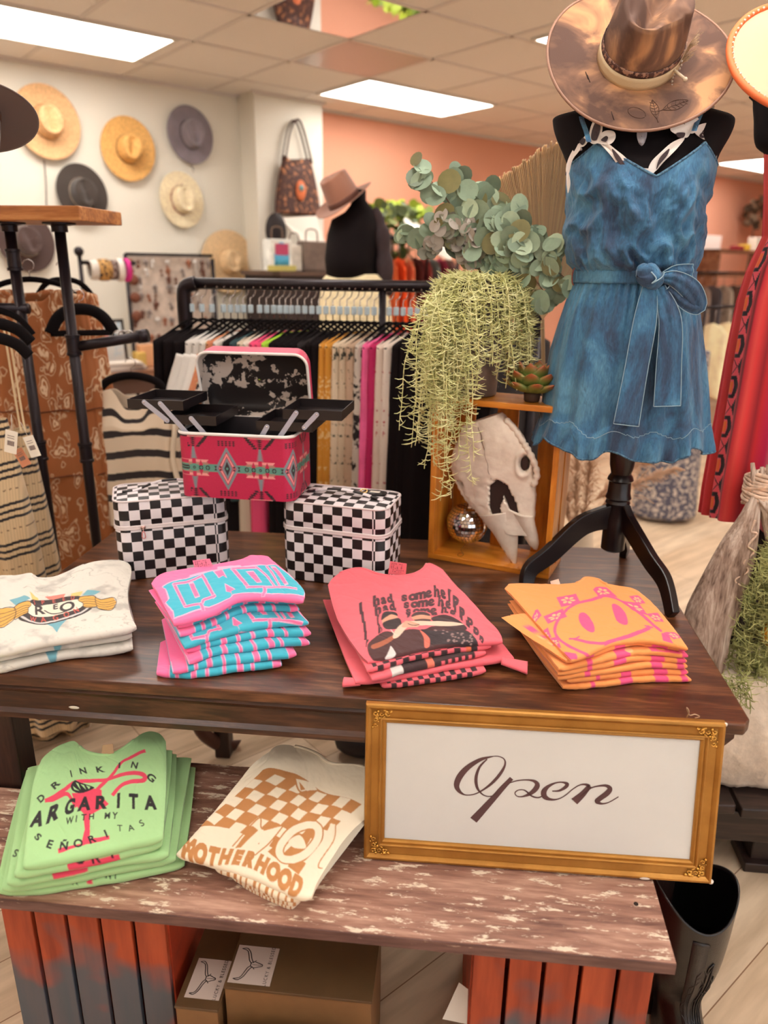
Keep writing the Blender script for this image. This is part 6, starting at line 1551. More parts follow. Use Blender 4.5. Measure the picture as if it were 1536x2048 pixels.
# burnt felt hat on the dress form, tipped towards the viewer
M_FELT, nt, b = newmat('scorched_felt'); MATS['felt'] = M_FELT
tc = nd(nt, 'ShaderNodeTexCoord'); n = nd(nt, 'ShaderNodeTexNoise', i_Scale=9., i_Detail=4., i_Distortion=.8); nt.links.new(tc.outputs['Object'], n.inputs['Vector'])
r = nd(nt, 'ShaderNodeValToRGB'); nt.links.new(n.outputs[0], r.inputs[0]); e = r.color_ramp.elements; e[0].position = .40; e[0].color = L4((90, 66, 56)); e[1].position = .64; e[1].color = L4((196, 144, 102)); k_ = e.new(.52); k_.color = L4((128, 94, 74))
nt.links.new(r.outputs[0], b.inputs['Base Color']); b.inputs['Roughness'].default_value = .85; b.inputs['Specular IOR Level'].default_value = .25
n2 = nd(nt, 'ShaderNodeTexNoise', i_Scale=300.); bp = nd(nt, 'ShaderNodeBump', i_Strength=.2, i_Distance=.001); nt.links.new(n2.outputs[0], bp.inputs['Height']); nt.links.new(bp.outputs[0], b.inputs['Normal'])
hc = Vector(TP(1279, 112, FY - .02)); tov = (Vector((0, 0, CZ)) - hc); tov = Vector((tov.x * cos(-YT) - tov.y * sin(-YT), tov.x * sin(-YT) + tov.y * cos(-YT), tov.z)) if False else Vector((float(-_TX @ (_hit(1279, 112, _TY, FY - .02) - _C)), float(-_TY @ (_hit(1279, 112, _TY, FY - .02) - _C)), float(CZ - hc.z))).normalized()
upv_ = (Vector((0, 0, 1)) * .80 + Vector((-.02, -.60, 0))).normalized()
zax = Vector((.05, -.80, .60)).normalized()
HM = orient(hc, zax, (-.25, -1, 0))
M_BAND1 = mat('frayed_linen_band', (214, 190, 152), .85, bump=(260, .5, .001)); M_BAND2 = mat('spotted_band', (74, 44, 38), .6, noise=(90, .9), rgb2=(168, 126, 104), thr=(.5, .56))
ht = hat('felt_hat', 'wide scorched brown felt hat with a linen band, tipped on the denim dress form', HM, M_FELT, [(M_BAND1, .001, .028, .003, 'linen_band'), (M_BAND2, .029, .042, .0026, 'spotted_band')], R=.205, Ry=.205, rc=.088, ry=.102, h=.125, dip=.012, curl=.008, taper=.84, dent=.045, pinch=1.0)
G = hat_mesh(R=.205, Ry=.205, rc=.088, ry=.102, h=.125, dip=.012, curl=.008)
MB().tube(G[0] + (0, 0, .001), .0032, 6, closed=True).build('brim_edge', mat('brim_cord', (150, 112, 92), .7), ht)
pk = MB(); pk.tube([(.088, -.030, .022), (.118, -.052, .030)], .0032, 8); pk.ball((.119, -.053, .0305), .0048, 8, 6); pk.build('bone_pin', mat('bone_pin', (226, 206, 178), .5), ht)
fe = MB(); rf = random.Random(6)
for q in range(60):
    s = rf.random(); b0 = np.array([.090 + .004 * s, -.012 + .006 * s, .02 + .05 * s]); fe.tube([b0, b0 + (rf.uniform(.004, .02), rf.uniform(-.01, .01), rf.uniform(.010, .035))], .0006, 3, cap=False)
fe.build('feather', mat('pale_feather', (216, 190, 160), .8), ht)
bd = MB()
for q in range(9): bd.ball((.094 + .003 * sin(q), -.024 - .003 * q, .040 - .006 * q + .002), .0028, 7, 5)
bd.build('bead_tassel', mat('silver_beads', (196, 186, 176), .3, .7), ht)
lfm = MB()
def brimpt(x, y): 
    rr_ = sqrt(x * x + y * y); s = (rr_ - .095) / (.205 - .095); a = atan2(y, x); return (x, y, .008 * s * s * cos(a) ** 2 - .012 * s ** 1.6 * sin(a) ** 2 + .0024)
for (cx, cy, ang, L_, W_) in ((.125, -.095, .9, .062, .012), (.090, -.125, 2.2, .050, .009)):
    u = np.array([cos(ang), sin(ang)]); v = np.array([-u[1], u[0]]); o_ = np.array([cx, cy])
    for s_ in (-1, 1): lfm.tube([brimpt(*(o_ + u * L_ * (t - .5) + v * s_ * W_ * sin(pi * t))) for t in np.linspace(0, 1, 14)], .0007, 4)
    lfm.tube([brimpt(*(o_ + u * L_ * (t - .5))) for t in np.linspace(-.2, 1, 10)], .0007, 4)
    for t in np.linspace(.2, .8, 5):
        for s_ in (-1, 1): lfm.tube([brimpt(*(o_ + u * L_ * (t - .5))), brimpt(*(o_ + u * L_ * (t - .42) + v * s_ * W_ * .8))], .0005, 3)
lfm.tube([brimpt(.060 + .020 * cos(a), -.150 + .012 * sin(a)) for a in np.linspace(0, 6, 20)], .0006, 4)
lfm.build('burned_leaf_drawing', mat('burn_lines', (92, 66, 54), .9), ht, recalc=False)
sc2 = MB()
for (px_, py_) in ((-.085, -.10), (-.078, -.106), (.010, -.17)): sc2.tube([brimpt(px_, py_), brimpt(px_ + .014, py_ - .016)], .0010, 4)
for q in range(4): sc2.tube([(.0 + q * .0035, -.094, .058 - .001 * q), (.0015 + q * .0035, -.0935, .070)], .0008, 4)
sc2.build('burned_notches', mat('burn_dark', (46, 30, 26), .9), ht)

# hats hung on the white wall
M_STR = mat('tan_straw', (206, 162, 116), .8, noise=(90, .25), bump=(240, .5, .002)); M_STR2 = mat('golden_straw', (204, 152, 88), .8, noise=(80, .3), bump=(240, .5, .002)); M_STR3 = mat('pale_straw', (214, 182, 140), .8, noise=(60, .15), bump=(200, .6, .003))
M_GF = mat('grey_felt', (124, 112, 118), .85, noise=(12, .15), sheen=.3); M_DF = mat('dark_olive_felt', (58, 46, 38), .85, sheen=.3); M_CRM = mat('cream_straw', (222, 200, 166), .8, noise=(70, .2), bump=(240, .5, .002)); M_BF = mat('cocoa_felt', (74, 50, 44), .85, sheen=.3)
M_RIB = mat('brown_ribbon', (92, 62, 48), .7); M_FLO = mat('flowered_band', (160, 80, 66), .7, noise=(60, 1.2), rgb2=(226, 206, 178), thr=(.48, .56)); M_TBAND = mat('tan_cord', (164, 122, 82), .8)
def wall_hat(px, py, wpx, hpx, mat_, band_, label, tilt=0., off=.03, **k):
    p = RP(px, py, BW - off); a = RP(px - wpx / 2, py, BW - off); c = RP(px + wpx / 2, py, BW - off); R_ = (c[0] - a[0]) / 2 * 1.03
    d_ = RP(px, py - hpx / 2, BW - off); e = RP(px, py + hpx / 2, BW - off); Ry_ = (d_[2] - e[2]) / 2
    k['rc'] *= 1.14; k['ry'] *= 1.14; k.setdefault('curl', .004)
    M = orient((p[0], BW - .034 - k.get('back', 0), p[2]), (sin(tilt) * .10, -1, .06), (sin(tilt), 0, -1), 'R')
    k.pop('back', None)
    return hat('wall_hat', label, M, mat_, band_, None, R=R_, Ry=Ry_, **k)
wall_hat(94, 244, 130, 152, M_STR, [(M_TBAND, .002, .014, .002, 'hat_band')], 'large tan straw hat, highest and leftmost on the white wall', .15, rc=.078, ry=.088, h=.10, taper=.8, dent=.028)
wall_hat(256, 298, 104, 132, M_STR2, [(M_RIB, .002, .012, .002, 'hat_band')], 'golden brown straw hat in the middle of the white wall', -.2, rc=.070, ry=.080, h=.10, taper=.78, dent=.030)
wall_hat(380, 270, 88, 118, M_GF, [(mat('grey_ribbon', (96, 86, 94), .7), .002, .026, .002, 'hat_band')], 'grey felt hat high on the white wall near the column', .1, rc=.068, ry=.082, h=.09, dent=.028)
wall_hat(164, 387, 98, 120, M_DF, [(mat('pale_braid', (170, 152, 134), .8, noise=(60, .3)), .002, .010, .004, 'hat_band')], 'dark olive felt hat with a pale braided band on the white wall', .2, rc=.068, ry=.080, h=.09, dent=.028)
wall_hat(363, 400, 84, 114, M_CRM, [(M_FLO, .002, .020, .006, 'hat_band')], 'cream straw hat with a flowered band on the white wall', .1, rc=.068, ry=.082, h=.09, dent=.026)
wall_hat(457, 524, 104, 128, M_STR3, [(M_TBAND, .002, .008, .002, 'hat_band')], 'pale woven straw hat lowest on the wall by the column', .0, rc=.070, ry=.080, h=.10, taper=.8, dent=.02)
wall_hat(52, 482, 112, 126, M_BF, [(mat('pale_braid', (170, 152, 134), .8), .002, .012, .004, 'hat_band')], 'cocoa brown hat with a twisted cream band seen between the black pipes', .3, rc=.070, ry=.082, h=.09, dent=.02)
cdm = mat('dark_cord', (70, 54, 48), .8)
for px_, y0, y1, lab in ((88, 320, 415, 'thin cord hanging below the large tan straw hat'), (382, 330, 345, 'short cord hanging below the grey felt hat')):
    a, c = RP(px_, y0, BW - .02), RP(px_ + 5, y1, BW - .02); single('hanging_string', MB().tube([a, ((a[0] + c[0]) / 2 + .005, a[1], (a[2] + c[2]) / 2), c], .003, 5), cdm, lab, 'string', frame='R')
# brim of a brown hat poking in at the left, over the pipe shelf
pb = TP(-60, 222, 1.75)
hat('felt_hat', 'dark brown hat brim poking in at the left edge of the picture', orient((pb[0] - .04, 1.75, pb[2]), (.12, -.28, -.95), (-1, 0, 0)), mat('umber_felt', (84, 56, 48), .85, sheen=.3), [(M_RIB, .002, .02, .002, 'hat_band')], R=.175, Ry=.175, curl=.012, dent=.03)
# ================================================================== right side: striped red dress, bench, driftwood planter, boots
M_RED = mat('serape_cloth', (255, 255, 255), .75, attr=True, sheen=.1, bump=(600, .15, .0005))
def serape_col(u, v):              # u across in metres from the dark motif column, v down in metres
    st_ = [(-.30, (190, 30, 60)), (-.25, (232, 60, 90)), (-.20, (150, 20, 50)), (-.15, (244, 120, 130)), (-.11, (206, 30, 44)), (-.075, (226, 44, 60)), (-.030, (236, 84, 74)), (.030, (216, 30, 50)), (.046, (120, 14, 30)), (.052, (226, 44, 60)), (.066, (240, 78, 70)), (.075, (232, 56, 56)), (.095, (150, 14, 30)), (.105, (206, 30, 40)), (.135, (214, 30, 90)), (.16, (244, 150, 160)), (.18, (232, 70, 70)), (.215, (160, 20, 40)), (.25, (30, 22, 30)), (.258, (236, 150, 160)), (.29, (214, 40, 60)), (.35, (190, 30, 60))]
    k = np.array([s[0] for s in st_]); c = lin(np.array([s[1] for s in st_])); C = np.stack([np.interp(u, k, c[:, q]) for q in range(3)], -1)
    m = np.abs(u) < .027; per = .108; w = (v % per) / per; q = np.abs(u) / .027
    base = lin((246, 92, 104)); C[m] = base
    K = lin((38, 22, 30)); O = lin((246, 112, 50))
    # stepped hooked frame with an orange bar, alternating with a small diamond between black wings
    f1 = (w < .56); yy = np.abs(w - .28) / .28; step = np.floor(q * 6) / 6
    sy_ = np.floor(yy * 5) / 5; C[m & f1 & (q < 1.0 - .50 * sy_)] = K; C[m & f1 & (q < .46 - .2 * sy_) & (yy < .66)] = base; C[m & f1 & (q < .34) & (yy < .52)] = O
    y2 = np.abs(w - .78) / .22; zig = (np.floor(w * 40) % 2) * .10
    C[m & ~f1 & (q > .46 + zig * .8 + y2 * .40) & (q < 1.0)] = K; dd = q * 1.0 + y2 * .55
    C[m & ~f1 & (dd < .52) & (dd > .42)] = K
    return C
sd = thing('dress_form', 'second black dress form at the right edge in the red striped dress', 'dress form', (0, 0, 0))
SY = 2.12
def S(px, py, d=0): return np.array(TP(px, py, SY - d))
ax = .99                             # axis of that figure
zf = lambda py: TP(1500, py, SY)[2]
rows = [ringrow(zf(py), l - 0, 2 * ax - l, ry, cy=SY) for py, l, ry in ((1000, .90, .05), (900, .83, .12), (700, .79, .14), (560, .79, .12), (480, .775, .12), (330, .75, .12), (290, S(1512, 290)[0], .10), (240, S(1508, 240)[0], .08), (205, S(1506, 205)[0], .065), (188, S(1514, 188)[0], .05), (170, ax - .08, .05), (120, ax - .06, .045), (60, ax - .06, .045))]
MB().grid(np.array([spline([r[j] for r in rows], 60) for j in range(48)]).transpose(1, 0, 2), cv=True, capu=True).build('torso', M_FORM, sd)
MB().lathe([(.03, zf(1010)), (.03, .08), (.16, .02), (.16, .0)], 20, (ax, SY, 0)).build('stand', M_BLK, sd)
rd = thing('striped_dress', 'long red striped dress with black stepped motifs at the right edge', 'dress', (0, 0, 0))
edge_ = [(215, 1530, .10), (300, 1533, .115), (400, 1534, .12), (470, 1532, .12), (500, 1518, .125), (540, 1500, .13), (600, 1482, .145), (700, 1463, .16), (800, 1447, .17), (900, 1430, .18), (980, 1417, .19), (1030, 1411, .195)]
zz2 = np.array([zf(e[0]) for e in edge_]); xl2 = np.array([TP(e[1], e[0], SY)[0] for e in edge_]); dd2 = np.array([e[2] for e in edge_]); o2 = np.argsort(zz2)
nu_, nv_ = 620, 420; th3 = np.linspace(-pi * 1.08, .10, nu_); G3 = np.zeros((nv_, nu_, 3)); U3 = np.zeros((nv_, nu_))
for i in range(nv_):
    s = i / (nv_ - 1); z0 = zz2[0] + (zz2[-1] - zz2[0]) * s
    xl, d = np.interp(z0, zz2[o2], xl2[o2]), np.interp(z0, zz2[o2], dd2[o2]); hw_ = ax - xl
    f = .012 * s * np.sin(th3 * 17 + np.sin(th3 * 4) * 2) + .016 * s * np.sin(th3 * 9 + 1)
    G3[i, :, 0] = ax + (hw_ + f) * np.sign(np.cos(th3)) * np.abs(np.cos(th3)) ** .75; G3[i, :, 1] = SY + (d + f) * np.sin(th3); G3[i, :, 2] = z0 + .014 * s * np.sin(th3 * 3 + 2.6)
xm = S(1482, 700, .12)[0]
ref = 300
arc = np.concatenate([[0], np.cumsum(np.linalg.norm(np.diff(G3[ref][:, :2], axis=0), axis=1))]); jm = int(np.argmin(np.abs(G3[ref][:, 0] - S(1483, 820, .15)[0]) + (np.sin(th3) > -.1) * 9))
u_ = arc - arc[jm]
C3_ = serape_col(np.tile(u_ * 1.0, (nv_, 1)) * (0.80 + .2 * np.linspace(0, 1, nv_))[:, None] * 1.0, np.tile((zz2[0] - np.linspace(zz2[0], zz2[-1], nv_))[:, None], (1, nu_)))
MB().grid(G3, col=C3_).build('cloth', M_RED, rd, solid=.0018)
# hat with an orange edge above it
hp_ = TP(1640, 118, 1.86)
oh = hat('straw_hat', 'cream hat with an orange edge cut off by the right edge of the picture', orient((hp_[0], 1.86, hp_[2]), (.05, -.72, .69), (-1, -1, 0)), mat('cream_felt', (198, 168, 136), .85), [(mat('orange_ribbon', (226, 112, 62), .7), .002, .02, .002, 'hat_band')], R=.185, Ry=.185, curl=.006, dip=.006)
G = hat_mesh(R=.185, Ry=.185, curl=.006, dip=.006); MB().tube(G[0], .0075, 8, closed=True).build('orange_edge', mat('orange_binding', (232, 112, 58), .7), oh)
bb = MB()
for q in range(0, 72, 1): bb.ball(tuple(G[0][q] * .975 + (0, 0, .006)), .0028, 6, 4)
bb.build('edge_stitches', mat('pale_stitch', (240, 214, 196), .6), oh)

# ---- dark plank bench
W_BEN = wood('charred_bench', (22, 13, 12), (40, 26, 22), (66, 46, 40), 3.0, 'x', .42, .1)
q0 = TZ(1340, 1619, .24); bf = 1.69; bz = .24
bn = thing('low_bench', 'low dark plank bench under the driftwood planter at the right', 'bench', (0, 0, 0))
def plank(x0, x1): MB().prism([(x0, bf), (x1, bf + .012), (x1 + .01, bf + .60), (x0 - .0, bf + .60)], bz - .03, bz, 'xy').build('plank', W_BEN, bn, bevel=.004, smooth=False)
plank(.58, .775); plank(.785, 1.10); plank(1.11, 1.45)
MB().bx(.60, 1.42, bf + .025, bf + .05, bz - .125, bz - .031).build('apron', W_BEN, bn, bevel=.003, smooth=False)
for x in (.86, 1.36):
    for y in (bf + .06, bf + .54): MB().bx(x, x + .07, y, y + .07, .03, bz - .031).bx(x - .02, x + .09, y - .02, y + .09, 0, .03).build('leg', W_BEN, bn, bevel=.003, smooth=False)

# ---- driftwood planter
W_DRI = wood('driftwood', (104, 78, 64), (176, 148, 130), (220, 200, 182), 5.0, 'z', .8, 0, bumpd=.004)
M_BASE = mat('pale_log_base', (206, 188, 168), .85, noise=(9, .2), bump=(30, .8, .006))
dp = thing('driftwood_planter', 'tall driftwood planter stuffed with green moss on the dark bench', 'planter', (0, 0, 0))
DY = 1.90
D = lambda px, py, Y=DY: np.array(TP(px, py, Y))
def slab(Lp, Rp, Y0, Y1, tk, name='driftwood_limb', n=70, seed=1, m_=W_DRI):
    A = spline([D(*p) for p in Lp], n); B_ = spline([D(*p) for p in Rp], n); rows = []
    for i in range(n):
        t = i / (n - 1); mid = (A[i] + B_[i]) / 2; hv = (B_[i] - A[i]) / 2; yy = Y0 + (Y1 - Y0) * t - DY; row = []
        for j in range(56):
            ph = 2 * pi * j / 56; gr = float(fbm(cos(ph) * 9 + seed, t * 2.2 + sin(ph) * 2, seed, 4)) - .47; cr_2 = exp(-((vnoise(cos(ph) * 7 + seed, t * 1.5, seed + 4) - .5) / .05) ** 2)
            tt_ = tk * min(1, .35 + sin(pi * min(t * 1.05, 1)) * .8)
            k_ = 1 + .12 * gr; row.append(mid + hv * np.sign(cos(ph)) * abs(cos(ph)) ** .8 * k_ + np.array([0, yy + (tt_ * (1 + .5 * gr) - .008 * float(cr_2)) * sin(ph), 0]))
        rows.append(row)
    return MB().grid(np.array(rows), cv=True, capu=True).build(name, m_, dp)
slab([(1504, 985), (1478, 1030), (1440, 1080), (1398, 1150), (1366, 1210), (1362, 1250), (1384, 1310), (1424, 1362)], [(1520, 1000), (1514, 1060), (1502, 1120), (1478, 1200), (1456, 1250), (1446, 1300), (1434, 1340), (1428, 1366)], 1.90, 1.85, .035, seed=3)
slab([(1500, 990), (1518, 1020), (1530, 1080)], [(1545, 990), (1570, 1040), (1590, 1100)], 1.90, 1.90, .03, seed=5, n=30)
slab([(1560, 1040), (1600, 1100), (1650, 1200), (1690, 1300), (1700, 1370)], [(1600, 1030), (1680, 1090), (1740, 1200), (1760, 1300), (1720, 1375)], 1.90, 1.88, .035, seed=7)
# wrapped head of the bundle with broken twig ends
w_ = MB(); rng = random.Random(5)
for k in range(13):
    z = D(1520, 952 + k * 4.5)[2]; c = D(1536, 960); rr_ = .042 + rng.uniform(-.003, .004)
    w_.tube([(c[0] + rr_ * 1.0 * cos(a), DY + .02 + rr_ * .8 * sin(a), z + .006 * sin(a * 2 + k) + .003 * cos(a)) for a in np.linspace(0, 2 * pi, 28, endpoint=False)], .0055, 6, closed=True)
w_.build('twine_wrap', mat('paper_twine', (196, 168, 146), .85, noise=(50, .3), bump=(90, .6, .002)), dp)
for (px_, py_, pt_) in ((1505, 958, 926), (1524, 960, 934), (1536, 960, 930), (1512, 962, 940)):
    a, c = D(px_ + 2, py_ + 30), D(px_, pt_); MB().tube([a, (a + c) / 2 + (.002, 0, 0), c], [.008, .0075, .005], 8).build('twig_end', W_DRI, dp)
# twine zigzag along the limb edge
zz_ = [(1510, 1040), (1502, 1062), (1514, 1068), (1496, 1092), (1508, 1104), (1488, 1125), (1496, 1142), (1470, 1160), (1484, 1176), (1462, 1198), (1470, 1216), (1446, 1240), (1456, 1262), (1432, 1286), (1446, 1302), (1424, 1322)]
MB().tube(spline([D(x_, y_, 1.855) for x_, y_ in zz_], 120), .0028, 5).build('twine_lacing', mat('paper_twine', (196, 168, 146), .85), dp)
# dark hollow behind the moss, and the log base
MB().grid(np.array([[D(1515 + (px_ - 1515) * (.15 + .85 * t), 1040 + 345 * t, 1.985 + .03 * sin(pi * s)) for s, px_ in zip(np.linspace(0, 1, 9), np.linspace(1425, 1720, 9))] for t in np.linspace(0, 1, 9)])).build('bark_back', mat('dark_bark', (46, 32, 26), .9, bump=(40, .8, .005)), dp, solid=.01)
bp_ = [D(*p, 1.80) for p in ((1424, 1395), (1440, 1372), (1500, 1362), (1560, 1366), (1640, 1372), (1720, 1390))]
rows = []
for t in np.linspace(0, 1, 26):
    row = []
    for q, s in enumerate(np.linspace(0, 1, 60)):
        top_ = spline(bp_, 60)[q]; zt_ = top_[2]; jag = .012 * float(fbm(s * 22, 3, 2, 3)); zb_ = bz + .004 + jag * (t > .9)
        bulge = .03 * sin(pi * t) + .012 * (float(fbm(s * 8, t * 6, 9, 3)) - .4)
        row.append((top_[0] + (.0 if s > .05 else 0) + .03 * (t - .3) * (1 - s) * 1.0, 1.80 - bulge - .03 * t, zt_ + (zb_ - zt_) * t))
    rows.append(row)
rows_a = np.array(rows); back = rows_a[::-1].copy(); back[:, :, 1] = 2.12; MB().grid(np.concatenate([rows_a, back]), cu=True).build('log_base', M_BASE, dp)
# moss
mm = MB(); rng = random.Random(21); rnd = []
for k in range(300):
    t = rng.random() ** .7; py_ = 1065 + 310 * t; pxl = 1522 - (1522 - 1432) * t; px_ = rng.uniform(pxl, 1560); p = D(px_, py_, rng.uniform(1.84, 1.95)); rnd.append((p[0], p[1], p[2], rng.uniform(-.5, .3), -1.0))
moss_strands(mm, rnd, rng, lambda x: .075, None, rad=.0017)
rnd = []
for k in range(26): p = D(rng.uniform(1428, 1500), rng.uniform(1340, 1380), 1.78); rnd.append((p[0], p[1], p[2], rng.uniform(-.6, .3), -1.2))
moss_strands(mm, rnd, rng, lambda x: .07, None, rad=.0017)
o = mm.build('moss_filling', mat('moss_green', (150, 152, 88), .75, noise=(25, .2), rgb2=(206, 202, 132)), dp, recalc=False); tag(o, kind='stuff')
MB().ball(tuple(D(1546, 1268, 1.82)), .030, 16, 10, (1, .7, 1.2)).build('orange_mushroom', mat('orange_knob', (208, 140, 30), .5), dp)

# ---- black boots
M_BOOT = mat('black_leather', (16, 13, 14), .28, spec=.6, bump=(260, .35, .001)); M_BOOT2 = mat('embossed_leather', (34, 30, 30), .38, spec=.6, bump=(420, .5, .0012))
bt = thing('cowboy_boot', 'black embossed leather boot standing beside the right crate', 'boot', (.515, 1.235, 0), (0, 0, radians(12)))
rows = []; n = 48
def topcurve(a): return .402 + .02 * cos(2 * a) - .022 * max(0, -sin(a)) ** 2
secs = [(0.0, .045, .10, 0, -.05), (.02, .047, .105, 0, -.05), (.05, .045, .10, 0, -.045), (.08, .043, .085, 0, -.025), (.11, .045, .065, 0, -.003), (.15, .050, .060, 0, .008), (.22, .072, .074, 0, .008), (.30, .080, .078, 0, .006), (1, .084, .078, 0, .004)]
for (z, rx, ry_, cx, cy) in secs:
    rows.append([(cx + rx * cos(a), cy + ry_ * sin(a), z if z < 1 else topcurve(a)) for a in np.linspace(0, 2 * pi, n, endpoint=False)])
R_ = np.array([spline([r[j] for r in rows], 70) for j in range(n)]).transpose(1, 0, 2); inn = R_[::-1][:30].copy(); cc_ = inn.mean(1, keepdims=True); inn = cc_ + (inn - cc_) * np.array([.95, .95, 1])
MB().grid(np.concatenate([R_, inn]), cv=True, capu=True).build('shaft', M_BOOT, bt)
for q in range(2):
    s_ = MB()
    for e in range(7):
        P_ = []
        for t in np.linspace(0, 1, 24):
            a = -1.3 + (-.35 + .10 * e) * (1 if q else -1) * sin(pi * t) - .2 * q; z = .14 + .2 * t; i_ = int(z / .40 * 69); j_ = int((a % (2 * pi)) / (2 * pi) * n) % n; p = R_[min(i_, 66), j_]; c0 = R_[min(i_, 66)].mean(0); P_.append(c0 + (p - c0) * 1.012)
        s_.tube(P_, .0016, 5)
    s_.build('stitched_swirl', M_BOOT2, bt)
j_ = int((-pi / 2 - .25) % (2 * pi) / (2 * pi) * n); st2 = MB(); rows = []
for i_ in range(20, 66): p0, p1 = R_[i_, j_ - 1], R_[i_, j_ + 2]; c0 = R_[i_].mean(0); rows.append([c0 + (p0 - c0) * 1.02, c0 + (p1 - c0) * 1.02])
st2.grid(np.array(rows)).build('pull_strap', M_BOOT2, bt, solid=.002)
M2 = bt.matrix_world @ Matrix.Translation((-.10, .19, 0)) @ Matrix.Rotation(.3, 4, 'Z')
dup(bt, M2, 'black leather boot behind the embossed one, mostly in shadow under the sign')
# ================================================================== pipe shelf, left-hand clothes
M_PIPE_ = mat('black_pipe', (36, 28, 32), .38, .55, bump=(160, .2, .001)); M_STEEL = mat('chrome_hook', (196, 190, 188), .25, .95)
W_PINE = wood('pine_board', (120, 66, 26), (170, 104, 50), (206, 146, 86), 2.5, 'x', .5)
PY = 2.30
b0 = TP(158, 423, PY - .12); bz_ = TP(158, 411, PY - .12)[2]
ps = thing('pipe_shelf', 'black pipe clothes stand with a pine board on top, at the left edge', 'shelf', (0, 0, 0))
MB().bx(-2.3, b0[0], PY - .12, PY + .16, bz_ - .040, bz_).build('pine_board', W_PINE, ps, bevel=.003, smooth=False)
for (pxt, pxb) in ((15, 108), (112, 198)):
    a = TP(pxt + 3, 440, PY); b_ = TP(pxb, 1110, PY); x = (a[0] + b_[0]) / 2
    up = MB(); up.tube([(x, PY, .02), (x, PY, bz_ - .04)], .0165, 16); up.build('upright_pipe', M_PIPE_, ps)
    MB().lathe([(.055, 0), (.055, .006), (.024, .010), (.024, .022), (.0, .022)], 20, (x, PY, 0)).build('floor_flange', M_PIPE_, ps, angle=40)
    MB().lathe([(.0, -.0), (.024, .0), (.024, .018), (.048, .022), (.048, .027), (0, .027)], 20, (x, PY, bz_ - .067)).build('top_flange', M_PIPE_, ps, angle=40)
    for zz0 in (TP(pxt + 40, 690, PY)[2] if pxt > 50 else TP(60, 520, PY)[2], TP(180, 905, PY)[2], .25):
        MB().lathe([(.0168, -.032), (.023, -.032), (.023, -.024), (.0205, -.022), (.0205, .022), (.023, .024), (.023, .032), (.0168, .032)], 16, (x, PY, zz0)).build('coupling', M_PIPE_, ps, angle=40)
    if pxt > 50:
        zc = TP(175, 695, PY)[2]; e = np.array(TP(288, 672, PY + .10))
        MB().tube([(x, PY, zc), e], .0165, 14).build('side_arm', M_PIPE_, ps); MB().tube([e + (-.02, 0, -.003), e + (.012, 0, .002)], .022, 14).build('end_cap', M_PIPE_, ps)
        for k in range(3): MB().tube([e + (-.05 - .02 * k + .018 * cos(t), .0, -.004 + .020 * sin(t)) for t in np.linspace(-.3, pi, 10)], .0018, 5).build('hook_ring', M_STEEL, ps)
x_ = TP(60, 1000, PY)[0]
MB().tube([(-2.25, PY - .02, 1.10 + .34), (TP(60, 640, PY)[0], PY, 1.44)], .0165, 12).build('rail', M_PIPE_, ps)
MB().tube([(-2.2, PY, 0.02), (-2.2, PY, bz_ - .04)], .0165, 12).build('upright_pipe', M_PIPE_, ps)

M_VEL = mat('black_velvet', (14, 8, 9), .9, spec=.15)
def hanger(parent, w=.21, z=0, y=0, hook=True, drop=.075, thick=.006):
    h = MB(); pts = spline([(-w, y, z - drop), (-w * .72, y, z - drop * .35), (-.03, y, z), (.03, y, z), (w * .72, y, z - drop * .35), (w, y, z - drop)], 34)
    h.tube(pts, thick, 8, flat=1.6, up=(0, 0, 1)); o = h.build('hanger', M_VEL, parent)
    if hook: MB().tube([(0, y, z), (0, y, z + .03)] + [(.018 * sin(a), y, z + .048 - .018 * cos(a)) for a in np.linspace(.4, 4.6, 14)], .0016, 5).build('hook', M_STEEL, o)
    return o
def garment(t, w_sh, w_hem, L, mt, colfn=None, depth=.05, neck=.07, nf=9, famp=.012, sleeve=None, seed=1, z0=0., strapless=0., name='cloth', nu=120, nv=110, droop=.06):
    """a garment hanging from shoulder line z0 down; front and back sheets joined as one tube"""
    rows = []; cols = []
    for i in range(nv):
        s = i / (nv - 1); row = []; cc = []
        for j in range(nu):
            a = 2 * pi * j / nu; sh = 1 if s > 0 else 1
            half = (w_sh + (w_hem - w_sh) * s ** .8) / 2; x = half * np.sign(cos(a)) * abs(cos(a)) ** .7
            dz = -droop * (abs(x) / half) ** 1.5 * (1 - s); nk = -neck * exp(-(x / (w_sh * .19)) ** 4) * max(0, 1 - s * 3) * (1 if sin(a) < 0 else .45)
            f = famp * (.25 + s) * sin(a * nf + seed + 1.5 * sin(a * 3 + seed)) + .006 * (float(vnoise(x * 20 + seed, s * 6, seed)) - .5)
            d_ = depth * (.35 + .65 * min(1, s * 4))
            y = (d_ + f) * np.sign(sin(a)) * abs(sin(a)) ** .8; row.append((x, y, z0 + dz + nk - L * s)); 
            if colfn: cc.append((x, L * s - dz * 0, 1 if sin(a) < 0 else -1))
        rows.append(row); cols.append(cc)
    mb = MB(); R_ = np.array(rows)
    if colfn: C_ = np.array(cols); mb.grid(R_, cv=True, col=colfn(C_[..., 0], C_[..., 1]))
    else: mb.grid(R_, cv=True)
    o = mb.build(name, mt, t, solid=.0018)
    if sleeve:
        for sg in (-1, 1):
            lw, ll = sleeve; rows = []
            for i in range(14):
                s = i / 13; c = np.array([sg * (w_sh / 2 - .01 + ll * .42 * s), 0, z0 - droop - .055 - ll * s])
                rows.append([c + (lw * cos(a) * (1 - .1 * s), .028 * sin(a) + .004 * sin(a * 4 + s * 4), lw * .35 * cos(a) * sg) for a in np.linspace(0, 2 * pi, 26, endpoint=False)])
            MB().grid(np.array(rows), cv=True).build('sleeve', mt, t, solid=.0015)
    return o

